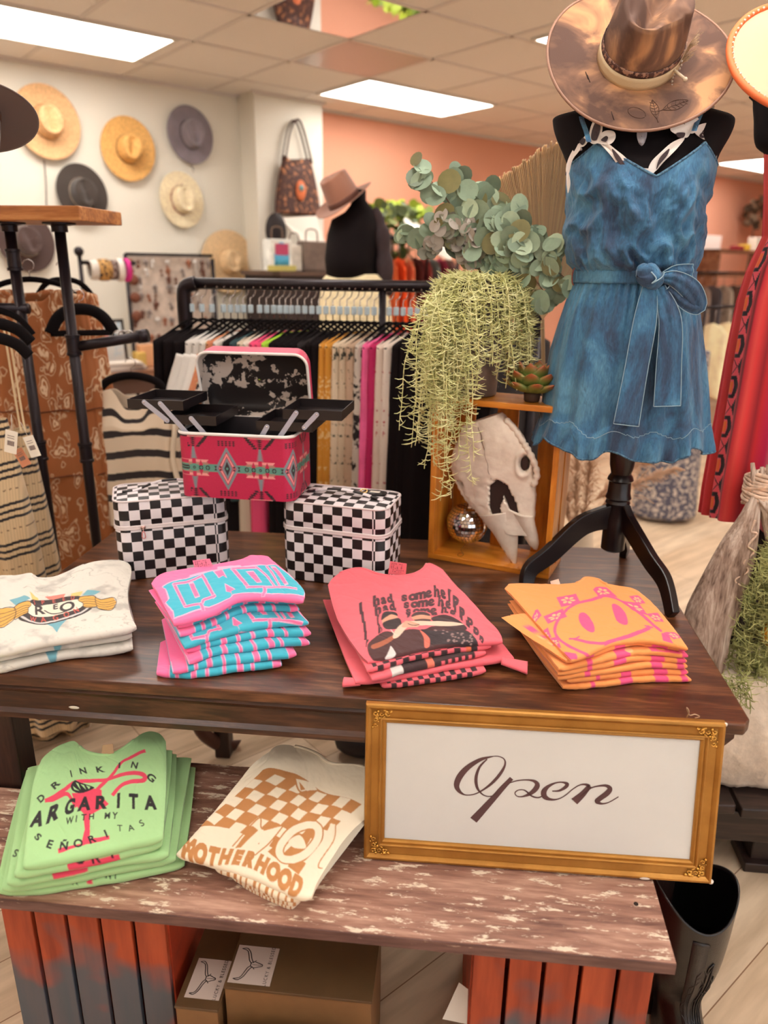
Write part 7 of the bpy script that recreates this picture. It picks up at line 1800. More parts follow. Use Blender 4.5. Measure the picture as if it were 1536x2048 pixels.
# brown ikat dresses behind the pipes
m, nt, b = newmat('rust_ikat'); MATS['ikat'] = m
tc = nd(nt, 'ShaderNodeTexCoord'); mp = nd(nt, 'ShaderNodeMapping'); mp.inputs['Scale'].default_value = (1, .3, .55); nt.links.new(tc.outputs['Object'], mp.inputs['Vector'])
v = nd(nt, 'ShaderNodeTexVoronoi', i_Scale=24.); n = nd(nt, 'ShaderNodeTexNoise', i_Scale=14., i_Detail=3.); nt.links.new(mp.outputs[0], n.inputs['Vector'])
mx = nd(nt, 'ShaderNodeMix', data_type='VECTOR'); mx.inputs[0].default_value = .12; nt.links.new(mp.outputs[0], mx.inputs[4]); nt.links.new(n.outputs[1], mx.inputs[5]); nt.links.new(mx.outputs[1], v.inputs['Vector'])
r = nd(nt, 'ShaderNodeValToRGB'); nt.links.new(v.outputs['Distance'], r.inputs[0]); e = r.color_ramp.elements
e[0].position = .10; e[0].color = L4((166, 100, 54)); e[1].position = .52; e[1].color = L4((160, 94, 50))
for p_, c_ in ((.16, (226, 196, 164)), (.24, (222, 190, 156)), (.30, (170, 104, 58)), (.40, (146, 82, 42)), (.46, (216, 180, 144))): k_ = e.new(p_); k_.color = L4(c_)
nt.links.new(r.outputs[0], b.inputs['Base Color']); b.inputs['Roughness'].default_value = .85
IK = m
zt_ = TP(60, 590, 2.5)[2]
for (px_, yy, lab, w_, wh, L_) in ((62, 2.52, 'rust and cream patterned tiered dress hanging behind the black pipes', .34, .50, 1.12), (128, 2.66, 'rust patterned dress edge hanging behind the right black pipe', .22, .34, 1.2)):
    p = TP(px_, 572, yy); t = thing('patterned_dress', lab, 'dress', (p[0], yy, p[2]), (0, 0, radians(14)))
    hanger(t, w_ * .42, .02, 0, True, .05); garment(t, w_, wh, L_, IK, depth=.06, neck=.05, nf=13, famp=.010, seed=3 + int(px_), z0=0, droop=.03)
    for zz0 in (.42, .66): MB().tube([(wh * .5 * (.80 + .15 * zz0) * cos(a), .062 * sin(a) * 1.2, -zz0 + .004 * sin(a * 9)) for a in np.linspace(0, 2 * pi, 40, endpoint=False)], .003, 5, closed=True).build('tier_seam', mat('rust_seam', (110, 58, 30), .9), t)

# cream knit dresses with black bands, price tags
def band_col(x, v, off=0.):
    base = lin((214, 184, 142)); K = lin((26, 16, 18)); C_ = np.tile(base, x.shape + (1,)); rib = .90 + .10 * np.sin(x * 900); C_ *= rib[..., None]
    w = (v + off + .004 * np.sin(x * 40)) % .118
    for a in (.004, .024, .044): C_[(w > a) & (w < a + .0085)] = K
    C_[(w > .082) & (w < .086) & (np.sin(x * 420) > .2)] = lin((120, 92, 70)); return C_
M_KNIT = mat('knit_cloth', (255, 255, 255), .9, attr=True, sheen=.2, bump=(500, .4, .001))
for i, (px_, py_, yy, w_, wh, L_, rz_, lab) in enumerate(((-104, 842, 1.98, .34, .50, 1.02, .10, 'cream knit dress with black bands, nearest the left edge'), (2, 862, 2.14, .16, .30, 1.1, .35, 'cream knit dress with black bands hanging behind the nearest one'))):
    p = TP(px_, py_, yy); t = thing('knit_dress', lab, 'dress', (p[0], yy, p[2]), (0, 0, rz_))
    garment(t, w_, wh, L_, M_KNIT, lambda x, v, i=i: band_col(x, v, .03 * i), depth=.07, neck=.03, nf=11, famp=.014, seed=4 + i, droop=-.01, nu=300, nv=500)
    st_ = MB(); zt2 = TP(20, 640, yy)[2] - p[2]
    for sx_ in (-.07, .075):
        for o_2 in (-.006, .006): st_.tube(spline([(sx_ + o_2, -.055, .005), (sx_ * .9 + o_2, -.03, .07), (sx_ * .75 + o_2, .0, zt2)], 14), .0032, 6)
    st_.build('shoulder_straps', mat('cream_strap', (216, 188, 148), .85), t)
    hanger(t, .13, zt2 + .03, 0, True)
p0 = TP(0, 885, 1.97)
def tagc(px_, py_, yy, w_, h_, rot, lab, c=(232, 222, 206)):
    p = TP(px_, py_, yy); t = thing('price_tag', lab, 'tag', p, (0, rot, 0))
    MB().box((0, 0, 0), (w_, .0012, h_)).build('card', mat('tag_card_%d' % c[0], c, .6), t, smooth=False)
    k = MB()
    for q in range(9): k.bx(-w_ * .28 + q * w_ * .065, -w_ * .28 + q * w_ * .065 + w_ * .03 * (1 + q % 2), -.0014, -.0008, -h_ * .16, h_ * .05)
    for q in range(2): k.bx(-w_ * .3, w_ * .26, -.0014, -.0008, h_ * (.16 + .1 * q), h_ * (.185 + .1 * q))
    k.build('print', mat('tag_print', (130, 110, 104), .7), t, smooth=False)
    MB().tube([(0, 0, h_ / 2), (-.01, .01, h_ / 2 + .04)], .0008, 4).build('string', mat('clear_string', (200, 190, 180), .4), t)
tagc(64, 893, 1.84, .030, .058, -.28, 'white diamond-tilted price tag, rightmost on the striped knit dress')
tagc(22, 884, 1.82, .034, .062, .22, 'white price tag at the left on the striped knit dress')
tagc(44, 915, 1.85, .030, .050, -.45, 'orange and white price tag between two white ones', (206, 134, 100))

# striped cream sweater on a black hanger under the side arm
def sw_col(x, v):
    C_ = np.tile(lin((228, 206, 178)), x.shape + (1,)); K = lin((34, 20, 20)); w = v + .006 * np.sin(x * 14)
    for a in (.060, .142, .224, .306, .388): C_[(w > a) & (w < a + .028)] = K
    return C_
p = TP(265, 772, 2.58); t = thing('striped_sweater', 'cream sweater with black stripes on a black hanger behind the checkered case', 'sweater', (p[0], 2.58, p[2]), (0, 0, .10))
garment(t, .29, .34, .52, M_KNIT, sw_col, depth=.045, neck=.085, nf=7, famp=.008, seed=2, droop=.03, nu=200, nv=260)
for sg in (-1, 1):
    MB().tube(spline([(sg * .140, 0, -.03), (sg * .15, -.03, -.14), (sg * .135, -.035, -.26), (sg * .15, -.03, -.36)], 18), [.014] * 18, 8, flat=.5).build('armhole_edge', mat('cream_rib', (230, 212, 186), .9), t)
hanger(t, .12, .035, 0, True, .05, .009)
# black hanger ends poking in at the left
p = TP(-28, 690, 1.95); t = thing('empty_hanger', 'pair of empty black velvet hangers at the left edge', 'hanger', (p[0], 1.95, p[2]), (0, 0, .2)); hanger(t, .11, .02, 0, False, .05, .010); hanger(t, .11, .055, .03, False, .05, .010)
for (px_, py_, yy, lab) in ((190, 640, 2.45, 'black velvet hanger hooked on the right black pipe'),):
    p = TP(px_ - 30, py_ - 20, yy); t = thing('empty_hanger', lab, 'hanger', (p[0], yy, p[2]), (0, 0, .5)); hanger(t, .10, 0, 0, True, .075, .012); MB().tube([(.10, 0, -.075), (-.10, 0, -.075)], .010, 8).build('bottom_bar', M_VEL, t)

# ================================================================== long clothes rack behind the table
KY = 2.78
za = TP(700, 571, KY)[2]; xl_, xr_ = TP(366, 570, KY)[0], TP(1078, 562, KY)[0]; zl = za - .0
rk = thing('clothes_rack', 'long black pipe clothes rack behind the table', 'clothes rack', (0, 0, 0))
MB().tube(spline([(xl_, KY, za - .16), (xl_, KY, za - .05), (xl_ + .012, KY, za - .012), (xl_ + .05, KY, za)], 20), .027, 14).build('elbow', M_PIPE_, rk)
MB().tube(spline([(xr_, KY, za - .16), (xr_, KY, za - .05), (xr_ - .012, KY, za - .012), (xr_ - .05, KY, za)], 20), .027, 14).build('elbow', M_PIPE_, rk)
MB().tube([(xl_ + .04, KY, za), (xr_ - .04, KY, za)], .021, 14).build('rail', M_PIPE_, rk)
for x in (xl_, xr_): MB().tube([(x, KY, .02), (x, KY, za - .12)], .021, 14).build('post', M_PIPE_, rk); MB().lathe([(.06, 0), (.06, .008), (.026, .012), (0, .012)], 20, (x, KY, 0)).build('floor_flange', M_PIPE_, rk, angle=40)
MB().tube([(xl_, KY, .20), (xr_, KY, .20)], .018, 12).build('bottom_rail', M_PIPE_, rk)
x0 = TP(765, 600, KY)[0]
MB().tube([(x0, KY, .2), (x0, KY, za)], .014, 10).build('post', M_PIPE_, rk)
BKc, WHc, PKc_ = (20, 12, 14), (226, 218, 206), (228, 70, 120)
GM = {}
def gmat(c, pat=None):
    key = 'rackcloth_%d_%d_%d_%s' % (c[0], c[1], c[2], pat)
    if pat == 'flor': return mat(key, c, .85, noise=(34, .5), rgb2=(52, 52, 44), thr=(.56, .60))
    if pat == 'cow': return mat(key, c, .85, noise=(28, .5), rgb2=(28, 20, 20), thr=(.50, .53))
    if pat == 'dots': return mat(key, c, .85, noise=(120, .5), rgb2=(226, 214, 202) if c[0] < 240 and c[1] < 120 else (190, 50, 60), thr=(.69, .71))
    if pat == 'star': return mat(key, c, .85, noise=(40, .5), rgb2=(176, 40, 60), thr=(.62, .64))
    if pat == 'geo': return mat(key, c, .85, noise=(55, .5), rgb2=(226, 190, 130), thr=(.56, .60))
    if pat == 'grey': return mat(key, c, .9, noise=(8, .2))
    return mat(key, c, .92, spec=.2)
def rack_garment(px_, c, pat, L_, top, label, w_=.40, yaw=.90, sl=True, grp=None):
    p = TP(px_, 640, KY); x = p[0]
    key = (c, pat, round(L_, 2), w_, sl)
    M = mtx((x, KY, za - .150 - top), (0, 0, yaw), 'T')
    if key in GM: return dup(GM[key], M, label, grp)
    t = thing('hanging_shirt' if L_ < .72 else 'hanging_dress', label, 'top' if L_ < .72 else 'dress', M=M, group=grp)
    garment(t, w_ * .84, w_, L_, gmat(c, pat), depth=.032, neck=.03, nf=7, famp=.007, sleeve=(.05, .16) if sl and L_ < .7 else None, seed=len(GM) + 2, nu=56, nv=46, droop=.050)
    h = MB(); h.tube(spline([(-w_ * .42, 0, -.060), (-w_ * .2, 0, -.012), (0, 0, .022), (w_ * .2, 0, -.012), (w_ * .42, 0, -.060)], 22), .005, 6); o = h.build('hanger', M_VEL, t)
    MB().tube([(0, 0, .02), (0, 0, .10 + top)] + [(.026 * sin(a) , 0, .128 + top - .026 * cos(a)) for a in np.linspace(.2, 4.4, 14)], .0022, 5).build('hook', M_STEEL, o)
    MB().box((0, 0, .062), (.020, .012, .030)).build('size_ring', mat('clear_plastic', (196, 214, 222), .25, spec=.8), t, smooth=False, bevel=.003)
    GM[key] = t; return t
seq = [(385, BKc, None, 1.0, 'lace black dress at the left end of the long rack'), (405, BKc, None, .96, 0), (425, BKc, None, .92, 0), (448, (218, 212, 204), None, .62, 'first pale grey top from the left on the long rack'), (462, (218, 212, 204), None, .62, 'second pale grey top on the long rack'), (476, (226, 220, 212), None, .62, 'third pale top, next to the rust printed one, on the long rack'), (488, (206, 130, 92), 'geo', .6, 'rust printed top on the long rack, between white and cow-print ones'), (502, (224, 214, 204), 'cow', .62, 'black and white splotched top left of the teal one on the long rack'),
       (520, BKc, None, .80, 0), (534, (46, 70, 74), 'grey', .64, 'dark teal top hanging near the middle of the long rack'), (548, (206, 188, 166), 'dots', .9, 'long pale beige dotted dress reaching below the pink case'), (560, (206, 196, 182), 'grey', .6, 'pale beige top left of the hot pink ones'), (572, (236, 84, 126), None, .95, 'first hot pink top left of the lime one'), (583, (236, 84, 126), None, .62, 'second hot pink top, touching the lime one'), (596, (176, 222, 70), None, .6, 'lime green top on the long rack'),
       (610, BKc, None, .92, 0), (624, BKc, None, .92, 0), (638, BKc, None, .92, 0), (652, BKc, None, .92, 0), (666, (30, 20, 22), 'dots', .92, 'black dotted dress left of the mustard ones'), (680, BKc, None, .92, 0), (694, BKc, None, .92, 0), (708, (206, 140, 46), 'geo', .92, 'first mustard patterned dress on the long rack'), (720, (206, 140, 46), 'geo', .92, 'second mustard patterned dress on the long rack'),
       (734, (216, 196, 168), 'flor', .94, 'cream flowered dress right beside the mustard ones'), (748, (206, 184, 156), 'flor', .94, 'beige flowered dress in the middle of three flowered ones'), (762, (190, 160, 134), 'flor', .94, 'dusky flowered dress left of the black and white one'), (778, (196, 184, 170), 'cow', .92, 'black and white splotched dress left of the magenta ones'), (792, (222, 92, 140), 'grey', .94, 'rose pink dress left of the dotted magenta one'), (806, (186, 28, 90), 'dots', .94, 'magenta dotted dress on the long rack'),
       (820, (222, 202, 186), 'star', .98, 'cream dress with red stars left of the moss planter'), (834, (226, 210, 196), 'star', .98, 'cream dress with red stars nearest the moss planter'), (850, BKc, None, .98, 0), (866, BKc, None, .98, 0), (884, BKc, None, .94, 0), (1000, BKc, None, .9, 0), (1030, BKc, None, .9, 0), (1052, (40, 34, 36), 'dots', .9, 'dark speckled dress at the right end of the long rack')]
for (px_, c, pat, L_, lab) in seq:
    rack_garment(px_, c, pat, L_, .0, lab or 'plain black garment hanging on the long black pipe rack', grp='plain black garments on the long rack' if not lab else None)
# ================================================================== things along the white wall and behind
def R3(px, py, b): return np.array(RP(px, py, b))
# patterned shoulder bag on the column
q = R3(592, 430, BP - .03); top_ = R3(588, 242, BP - .015); bl_, br2 = R3(548, 432, BP - .03), R3(638, 432, BP - .03)
t = thing('shoulder_bag', 'brown beaded shoulder bag hanging on the white column', 'bag', (q[0], BP - .06, q[2]), (0, 0, 0), 'R')
M_BAG = mat('beaded_bag', (78, 48, 40), .7, noise=(34, .6), rgb2=(196, 128, 84), thr=(.55, .62))
W = (br2[0] - bl_[0]) / 2; H = top_[2] - q[2]; H2 = H * .62; rows = []
for i, s in enumerate(np.linspace(0, 1, 22)):
    w = W * (1.0 - .42 * s ** 1.6) ; rows.append([(w * np.sign(cos(a)) * abs(cos(a)) ** .7, .045 * sin(a) * (1 - .4 * s), H2 * s - (.09 * exp(-(w * cos(a) / .06) ** 2)) * s ** 3) for a in np.linspace(0, 2 * pi, 40, endpoint=False)])
MB().grid(np.array(rows), cv=True, capu=True).build('pouch', M_BAG, t)
for sg, yy in ((1, -.02), (1, .03)):
    MB().tube(spline([(-W * .55, yy, H2 * .92), (-W * .30, yy, H * .88), (0, yy, H), (W * .25, yy, H * .9), (W * .60, yy, H2 * .90)], 26), .009, 6, flat=.4).build('strap', mat('brown_strap', (62, 40, 34), .8), t)
g = MB(); g.ball((0, -.045, H2 * .42), .055, 16, 10, (.8, .18, 1.3)); g.build('round_patch', mat('rust_patch', (170, 82, 48), .7, noise=(60, .7)), t)
g = MB(); g.ball((0, -.055, H2 * .46), .022, 12, 8, (1, .3, 1)); g.build('turquoise_stone', mat('turquoise', (110, 150, 150), .4), t)

# jewellery display: tall grid panel with rows of small things
d0, d1 = R3(250, 508, 5.05), R3(424, 508, 5.05); zt_ = d0[2]; zb_ = .78
t = thing('jewelry_rack', 'tall rack of brown and silver hanging jewelry against the white wall', 'jewelry rack', (d0[0], 5.05, 0), (0, 0, 0), 'R')
W = d1[0] - d0[0]; fr = MB()
fr.tube([(0, 0, 0), (0, 0, zt_)], .012, 8); fr.build('post', M_PIPE_, t); MB().tube([(W, 0, 0), (W, 0, zt_ - .02)], .014, 8).build('post', M_PIPE_, t); MB().tube([(0, 0, zt_), (W, 0, zt_)], .010, 8).build('top_rail', M_PIPE_, t)
MB().bx(.01, W - .01, .02, .026, zb_, zt_ - .01).build('backing', mat('linen_backing', (196, 180, 166), .85, noise=(20, .15)), t, smooth=False)
rj = random.Random(8); cl_j = [mat('jewel_brown', (104, 62, 46), .5), mat('jewel_silver', (206, 198, 190), .35, .4), mat('jewel_grey', (132, 118, 112), .5), mat('jewel_amber', (150, 92, 64), .5)]
for c_, m_ in enumerate(cl_j):
    k = 0
    while k < 24:
        i_, j_ = rj.randrange(12), rj.randrange(15); x, z = .03 + i_ * (W - .06) / 11, zt_ - .05 - j_ * (zt_ - zb_ - .1) / 14; g = MB()
        g.ball((x, -.006, z), rj.uniform(.010, .020), 8, 6, (1, .4, 1.1)); g.ball((x + rj.uniform(-.008, .008), -.006, z - .026), rj.uniform(.007, .013), 8, 6, (1, .4, 1.4)); g.tube([(x, -.004, z + .03), (x, -.004, z)], .0015, 4)
        g.build('earring', m_, t); k += 1
for zz0 in (R3(262, 560, 5.03)[2], R3(262, 595, 5.03)[2], R3(262, 632, 5.03)[2]): MB().ball((.035, -.02, zz0), .035, 14, 8, (1, .3, 1)).build('leather_disc', mat('brown_leather_disc', (118, 66, 44), .6), t)
# bar of headbands
h0, h1 = R3(160, 525, 4.6), R3(250, 522, 4.6)
t = thing('headband_bar', 'black post with a bar of patterned headbands beside the jewelry rack', 'display bar', (h0[0], 4.6, 0), (0, 0, 0), 'R')
MB().tube([(0, 0, 0), (0, 0, h0[2] + .05)], .012, 8).build('post', M_PIPE_, t); MB().ball((0, 0, h0[2] + .06), .028, 12, 8).build('finial', M_PIPE_, t); MB().tube([(0, 0, h0[2]), (h1[0] - h0[0] + .06, 0, h0[2])], .012, 8).build('bar', M_PIPE_, t)
for (f, r0, w, c, nz, lab) in ((.28, .056, .05, (214, 204, 192), None, 'white headband nearest the black post'), (.50, .060, .075, (196, 146, 78), (44, 30, 26), 'gold and brown spotted headband on the bar'), (.70, .054, .05, (92, 66, 58), (170, 150, 140), 'dark patterned headband on the bar'), (.86, .064, .035, (226, 214, 202), None, 'cream headband beside the magenta one'), (1.02, .066, .03, (206, 36, 130), None, 'magenta headband at the end of the bar')):
    x = (h1[0] - h0[0]) * f; m_ = mat('band_%d_%d' % c[:2], c, .7, noise=(60, .5) if nz else None, rgb2=nz, thr=(.52, .56) if nz else None)
    G_ = np.array([[(dx + h0[0] + x, 4.6 + rr_ * .8 * sin(a), h0[2] - .04 + rr_ * cos(a)) for a in np.linspace(0, 2 * pi, 30, endpoint=False)] for dx, rr_ in ((-w / 2, r0 * .9), (-w / 4, r0), (w / 4, r0), (w / 2, r0 * .9))])
    mb = MB(); mb.grid(G_ - np.array([h0[0] + x, 4.6, h0[2]]), cv=True); single('headband', mb, m_, lab, 'headband', (h0[0] + x, 4.6, h0[2]), frame='R', group='headbands on the bar', solid=.004)
# side table with papers, a framed print and small goods
s0 = R3(150, 752, 4.35); s1 = R3(400, 742, 4.35); zt_ = s0[2]
t = thing('side_table', 'brown wooden side table of small goods in front of the jewelry rack', 'table', (0, 0, 0), (0, 0, 0), 'R')
W_SIDE = wood('side_wood', (96, 60, 42), (146, 100, 72), (186, 140, 106), 2., 'x', .5)
MB().bx(s0[0] - .5, s1[0] + .15, 4.35, 4.85, zt_ - .035, zt_).build('table_top', W_SIDE, t, smooth=False, bevel=.003)
MB().bx(s0[0] - .46, s1[0] + .11, 4.39, 4.81, zt_ - .14, zt_ - .036).build('apron', mat('side_apron', (84, 56, 44), .6), t, smooth=False)
for x in (s0[0] - .44, s1[0] + .05):
    for y in (4.4, 4.76): MB().bx(x, x + .05, y, y + .05, 0, zt_ - .14).build('leg', W_SIDE, t, smooth=False)
c_ = R3(222, 700, 4.68); a_ = R3(190, 640, 4.68); e_ = R3(258, 640, 4.68)
t = thing('framed_print', 'black framed pastel print standing on the side table', 'picture', (c_[0], 4.68, zt_), (radians(-6), 0, 0), 'R'); hw2 = (e_[0] - a_[0]) / 2; hh2 = a_[2] - zt_
MB().bx(-hw2, hw2, 0, .015, .0, hh2).build('frame', M_BLK, t, smooth=False); MB().bx(-hw2 + .018, hw2 - .018, -.002, -.0005, .018, hh2 - .018).build('print', mat('pastel_print', (222, 220, 214), .6, noise=(9, .2), rgb2=(160, 200, 222), thr=(.5, .7)), t, smooth=False)
MB().ball((-hw2 * .3, -.002, hh2 * .62), .035, 12, 8, (1, .05, 1.2)).build('pink_figure', mat('pink_figure', (226, 150, 140), .6), t); MB().ball((hw2 * .35, -.002, hh2 * .6), .03, 12, 8, (1, .05, 1)).build('grey_figure', mat('grey_figure', (130, 140, 146), .6), t)
rj = random.Random(4)
for k, (px_, py_, w_, h_, c, lab) in enumerate(((170, 700, .10, .22, (196, 128, 110), 'upright rosy book standing on the side table'), (186, 712, .05, .17, (206, 196, 186), 'upright pale booklet beside the rosy book'), (300, 712, .14, .13, (226, 168, 122), 'apricot box on the side table'), (275, 718, .06, .09, (214, 178, 92), 'small yellow box on the side table'), (160, 742, .07, .04, (206, 150, 60), 'low mustard box at the left of the side table'))):
    p = R3(px_, py_, 4.55); single('small_box' if k > 1 else 'book', MB().bx(-w_ / 2, w_ / 2, -.04, .04, 0, h_), mat('goods_%d' % k, c, .6), lab, 'box' if k > 1 else 'book', (p[0], 4.55 - .03 * (k % 2), zt_ + .001), frame='R', smooth=False, bevel=.004)
for k in range(4):
    p = R3(225, 740, 4.45); single('paper_stack', MB().bx(-.16, .16, -.07, .07, 0, .012), mat('paper_%d' % (k % 2), ((222, 210, 198), (178, 164, 156))[k % 2], .7), ('pale flat catalogue on top of the pile on the side table', 'grey flat catalogue, second in the pile on the side table', 'pale flat catalogue, third in the pile on the side table', 'grey flat catalogue at the bottom of the pile on the side table')[k], 'catalogue', (p[0] + .01 * k, 4.45, zt_ + .001 + (3 - k) * .0125), (0, 0, .1 * k - .1), 'R', smooth=False)

# rear dress form with hat and black top
MY = 3.95
t = thing('dress_form', 'rear dress form in a sheer-sleeved black top and cream skirt behind the long rack', 'dress form', (0, 0, 0))
p = lambda px_, py_, d=0: np.array(TP(px_, py_, MY - d))
rows = [ringrow(p(700, py)[2], p(l, py)[0], p(r_, py)[0], ry, cy=MY) for py, l, r_, ry in ((700, 640, 790, .14), (600, 640, 780, .15), (560, 645, 770, .13), (548, 655, 758, .115))]
MB().grid(np.array(rows), cv=True).build('skirt', mat('cream_skirt', (214, 198, 160), .85, noise=(30, .15)), t)
rows = [ringrow(p(700, py)[2], p(l, py)[0], p(r_, py)[0], ry, cy=MY) for py, l, r_, ry in ((556, 654, 752, .125), (520, 650, 752, .13), (470, 655, 756, .13), (440, 664, 756, .12), (425, 690, 752, .09), (412, 700, 740, .06), (400, 705, 732, .05), (380, 705, 732, .05))]
MB().grid(np.array(rows), cv=True, capu=True).build('black_top', mat('black_top_cloth', (18, 11, 13), .9, spec=.2), t)
MB().tube(spline([p(740, 425), p(757, 450), p(766, 500), p(770, 560), p(768, 590)], 20), [.035, .045, .048, .045, .04] * 4, 12).build('sleeve', mat('sheer_sleeve', (40, 26, 28), .8, noise=(40, .3)), t)
MB().tube([(p(700, 700)[0], MY, .02), (p(700, 700)[0], MY, p(700, 690)[2])], .03, 12).build('post', M_BLK, t)
q = p(692, 408); hat('felt_hat', 'brown felt hat resting on the rear black-topped dress form', orient((q[0], MY - .04, q[2] + .01), (-.42, -.30, .80), (-.6, -1, -.2), 'T'), mat('rust_felt', (150, 98, 74), .85, sheen=.3), [(mat('hat_band_brown', (92, 56, 44), .7), .002, .026, .002, 'hat_band')], R=.150, Ry=.165, rc=.078, ry=.09, h=.13, taper=.86, dent=.02, curl=.02)

# counter goods left of that form
c0 = R3(560, 545, 4.55); ctz = c0[2] - .02
t = thing('counter', 'dark counter behind the long rack carrying bags and papers', 'counter', (0, 0, 0), (0, 0, 0), 'R')
MB().bx(c0[0] - .05, c0[0] + .75, 4.45, 4.95, 0, ctz).build('body', mat('counter_dark', (44, 30, 28), .6), t, smooth=False); MB().bx(c0[0] - .07, c0[0] + .77, 4.43, 4.97, ctz, ctz + .03).build('counter_top', mat('counter_top', (96, 74, 62), .5), t, smooth=False)
def standing_bag(px0, px1, pyt, c, lab, art_=None, b_=4.5):
    a, e = R3(px0, pyt, b_), R3(px1, pyt, b_); w = e[0] - a[0]; h_ = a[2] - ctz - .03; t = thing('gift_bag', lab, 'bag', ((a[0] + e[0]) / 2, b_, ctz + .031), (0, 0, 0), 'R')
    MB().bx(-w / 2, w / 2, -.05, .05, 0, h_).build('bag_body', mat('bag_%d_%d' % c[:2], c, .6, noise=(12, .2)), t, smooth=False, bevel=.01)
    MB().tube(spline([(-w * .25, 0, h_), (-w * .2, 0, h_ + .07), (w * .2, 0, h_ + .07), (w * .25, 0, h_)], 16), .005, 5).build('handle', mat('bag_handle', (120, 96, 80), .7), t); return t, w, h_
t, w, h_ = standing_bag(532, 576, 478, (214, 214, 206), 'white bag with a bright blue and pink bottle picture, leftmost on the counter')
g = MB().bx(-.055, .055, -.054, -.0505, .03, h_ * .55); g.ball((0, -.053, h_ * .70), .035, 12, 8, (1, .08, 1.2)); g.build('blue_bottle_print', mat('cyan_print', (84, 176, 214), .5), t); MB().bx(-.05, .05, -.057, -.0545, .10, .17).build('pink_print', mat('pink_print', (196, 70, 110), .5), t, smooth=False)
MB().bx(-.11, .11, -.056, -.0508, .0, .035).build('yellow_print', mat('yellow_print', (206, 196, 110), .5), t, smooth=False)
standing_bag(570, 606, 490, (206, 198, 186), 'pale patterned bag in the middle of the counter', b_=4.55); standing_bag(600, 646, 482, (112, 96, 86), 'taupe bag right of the pale one on the counter', b_=4.52)
g = MB(); a = R3(560, 430, 4.75); P4 = [R3(560, 436, 4.75), R3(632, 432, 4.75), R3(655, 500, 4.60), R3(600, 480, 4.60)]
single('paper_sheet', MB().add(P4, [(0, 1, 2, 3)]), mat('white_paper', (232, 222, 208), .7), 'large white curled paper sheet above the bags on the counter', 'paper', frame='R', smooth=False, solid=.004)
g = MB(); g.ball(tuple(R3(552, 462, 4.7)), .10, 14, 10, (.8, .5, 1.2)); single('backpack', g, mat('black_bag', (34, 24, 24), .7), 'black bag behind the white and blue one on the counter', 'bag', frame='R')

# plants, white hat and bright clothes between the form and the moss planter
def bush(px_, py_, b_, r_, n, c1, c2, lab, name='leafy_plant', cat='plant', seed=1, sc=(1, .7, 1), ls=.035):
    q = R3(px_, py_, b_); t = thing(name, lab, cat, (q[0], b_, 0), (0, 0, 0), 'R'); rb = random.Random(seed); mb = MB()
    for k in range(n):
        u = np.array([rb.gauss(0, 1), rb.gauss(0, 1), rb.gauss(0, 1)]); u /= np.linalg.norm(u); c = np.array([0, 0, q[2]]) + u * np.array(sc) * r_ * rb.uniform(.3, 1) ** .5
        leaf(mb, c, np.array([rb.uniform(-1, 1), rb.uniform(-1, 0), rb.uniform(-.5, 1)]), np.array([rb.uniform(-1, 1), 0, rb.uniform(-.2, 1)]), ls * rb.uniform(.6, 1.2), lin(c1 if rb.random() < .6 else c2))
    mb.build('foliage', mat('bush_leaf', (255, 255, 255), .6, attr=True), t, recalc=False)
    MB().tube([(0, 0, .30), (0, 0, q[2])], .012, 6).build('stem', M_STEM, t); MB().lathe([(.09, 0), (.12, .02), (.14, .30), (.12, .30), (.01, .28)], 20).build('pot', mat('stone_pot', (130, 104, 88), .8), t); return t
bush(785, 470, 4.5, .24, 170, (86, 100, 54), (130, 140, 70), 'dark leafy plant behind the long rack, left of the eucalyptus', seed=3)
bush(800, 425, 5.0, .16, 110, (170, 190, 60), (120, 140, 60), 'lime flowering plant in front of the apricot wall', seed=4, sc=(2.1, .5, .55))
bush(722, 490, 4.9, .12, 60, (110, 116, 66), (150, 130, 80), 'small plant behind the rear dress form', seed=5)
q = R3(856, 478, 4.2); hat('white_hat', 'large white hat behind the eucalyptus', orient((q[0], 4.2, q[2]), (.30, -.55, .75), (0, -1, 0), 'R'), mat('white_felt', (236, 228, 216), .8), [(mat('floral_ribbon', (190, 150, 140), .7, noise=(50, .5)), .002, .03, .003, 'hat_band')], R=.22, Ry=.22, h=.10, dent=.02)
t = thing('hat_stand', 'thin stand under the large white hat', 'stand', (q[0], 4.2, 0), (0, 0, 0), 'R'); MB().lathe([(.12, 0), (.12, .01), (.012, .02), (.010, q[2] - .0), (0, q[2] + .01)], 16).build('stand_pole', M_BLK, t)
def far_rack(x0px, x1px, pyt, b_, cols, L_, lab, group, seed=1):
    a, e = R3(x0px, pyt, b_), R3(x1px, pyt, b_); n = len(cols); t = thing('garment_rail', lab, 'clothes rail', (0, 0, 0), (0, 0, 0), 'R'); z = a[2] + .10
    MB().tube([(a[0] - .06, b_, z), (e[0] + .06, b_, z)], .014, 8).build('rail', M_PIPE_, t)
    for x in (a[0] - .06, e[0] + .06): MB().tube([(x, b_, .0), (x, b_, z)], .014, 8).build('post', M_PIPE_, t)
    for k, (c, pat, nm) in enumerate(cols):
        x = a[0] + (e[0] - a[0]) * (k + .5) / n; M = mtx((x, b_, z - .12), (0, 0, 1.15), 'R'); key = ('far', c, pat, L_)
        if key in GM: dup(GM[key], M, nm, group if nm.startswith('garment') else None); continue
        g = thing('hanging_dress', nm, 'dress', M=M, group=group if nm.startswith('garment') else None); garment(g, .34, .42, L_, gmat(c, pat), depth=.03, neck=.02, nf=7, famp=.01, sleeve=None, seed=k + seed, nu=40, nv=24, droop=.08)
        MB().tube([(0, 0, -.02), (0, 0, .11)], .003, 5).build('hook', M_STEEL, g); GM[key] = g
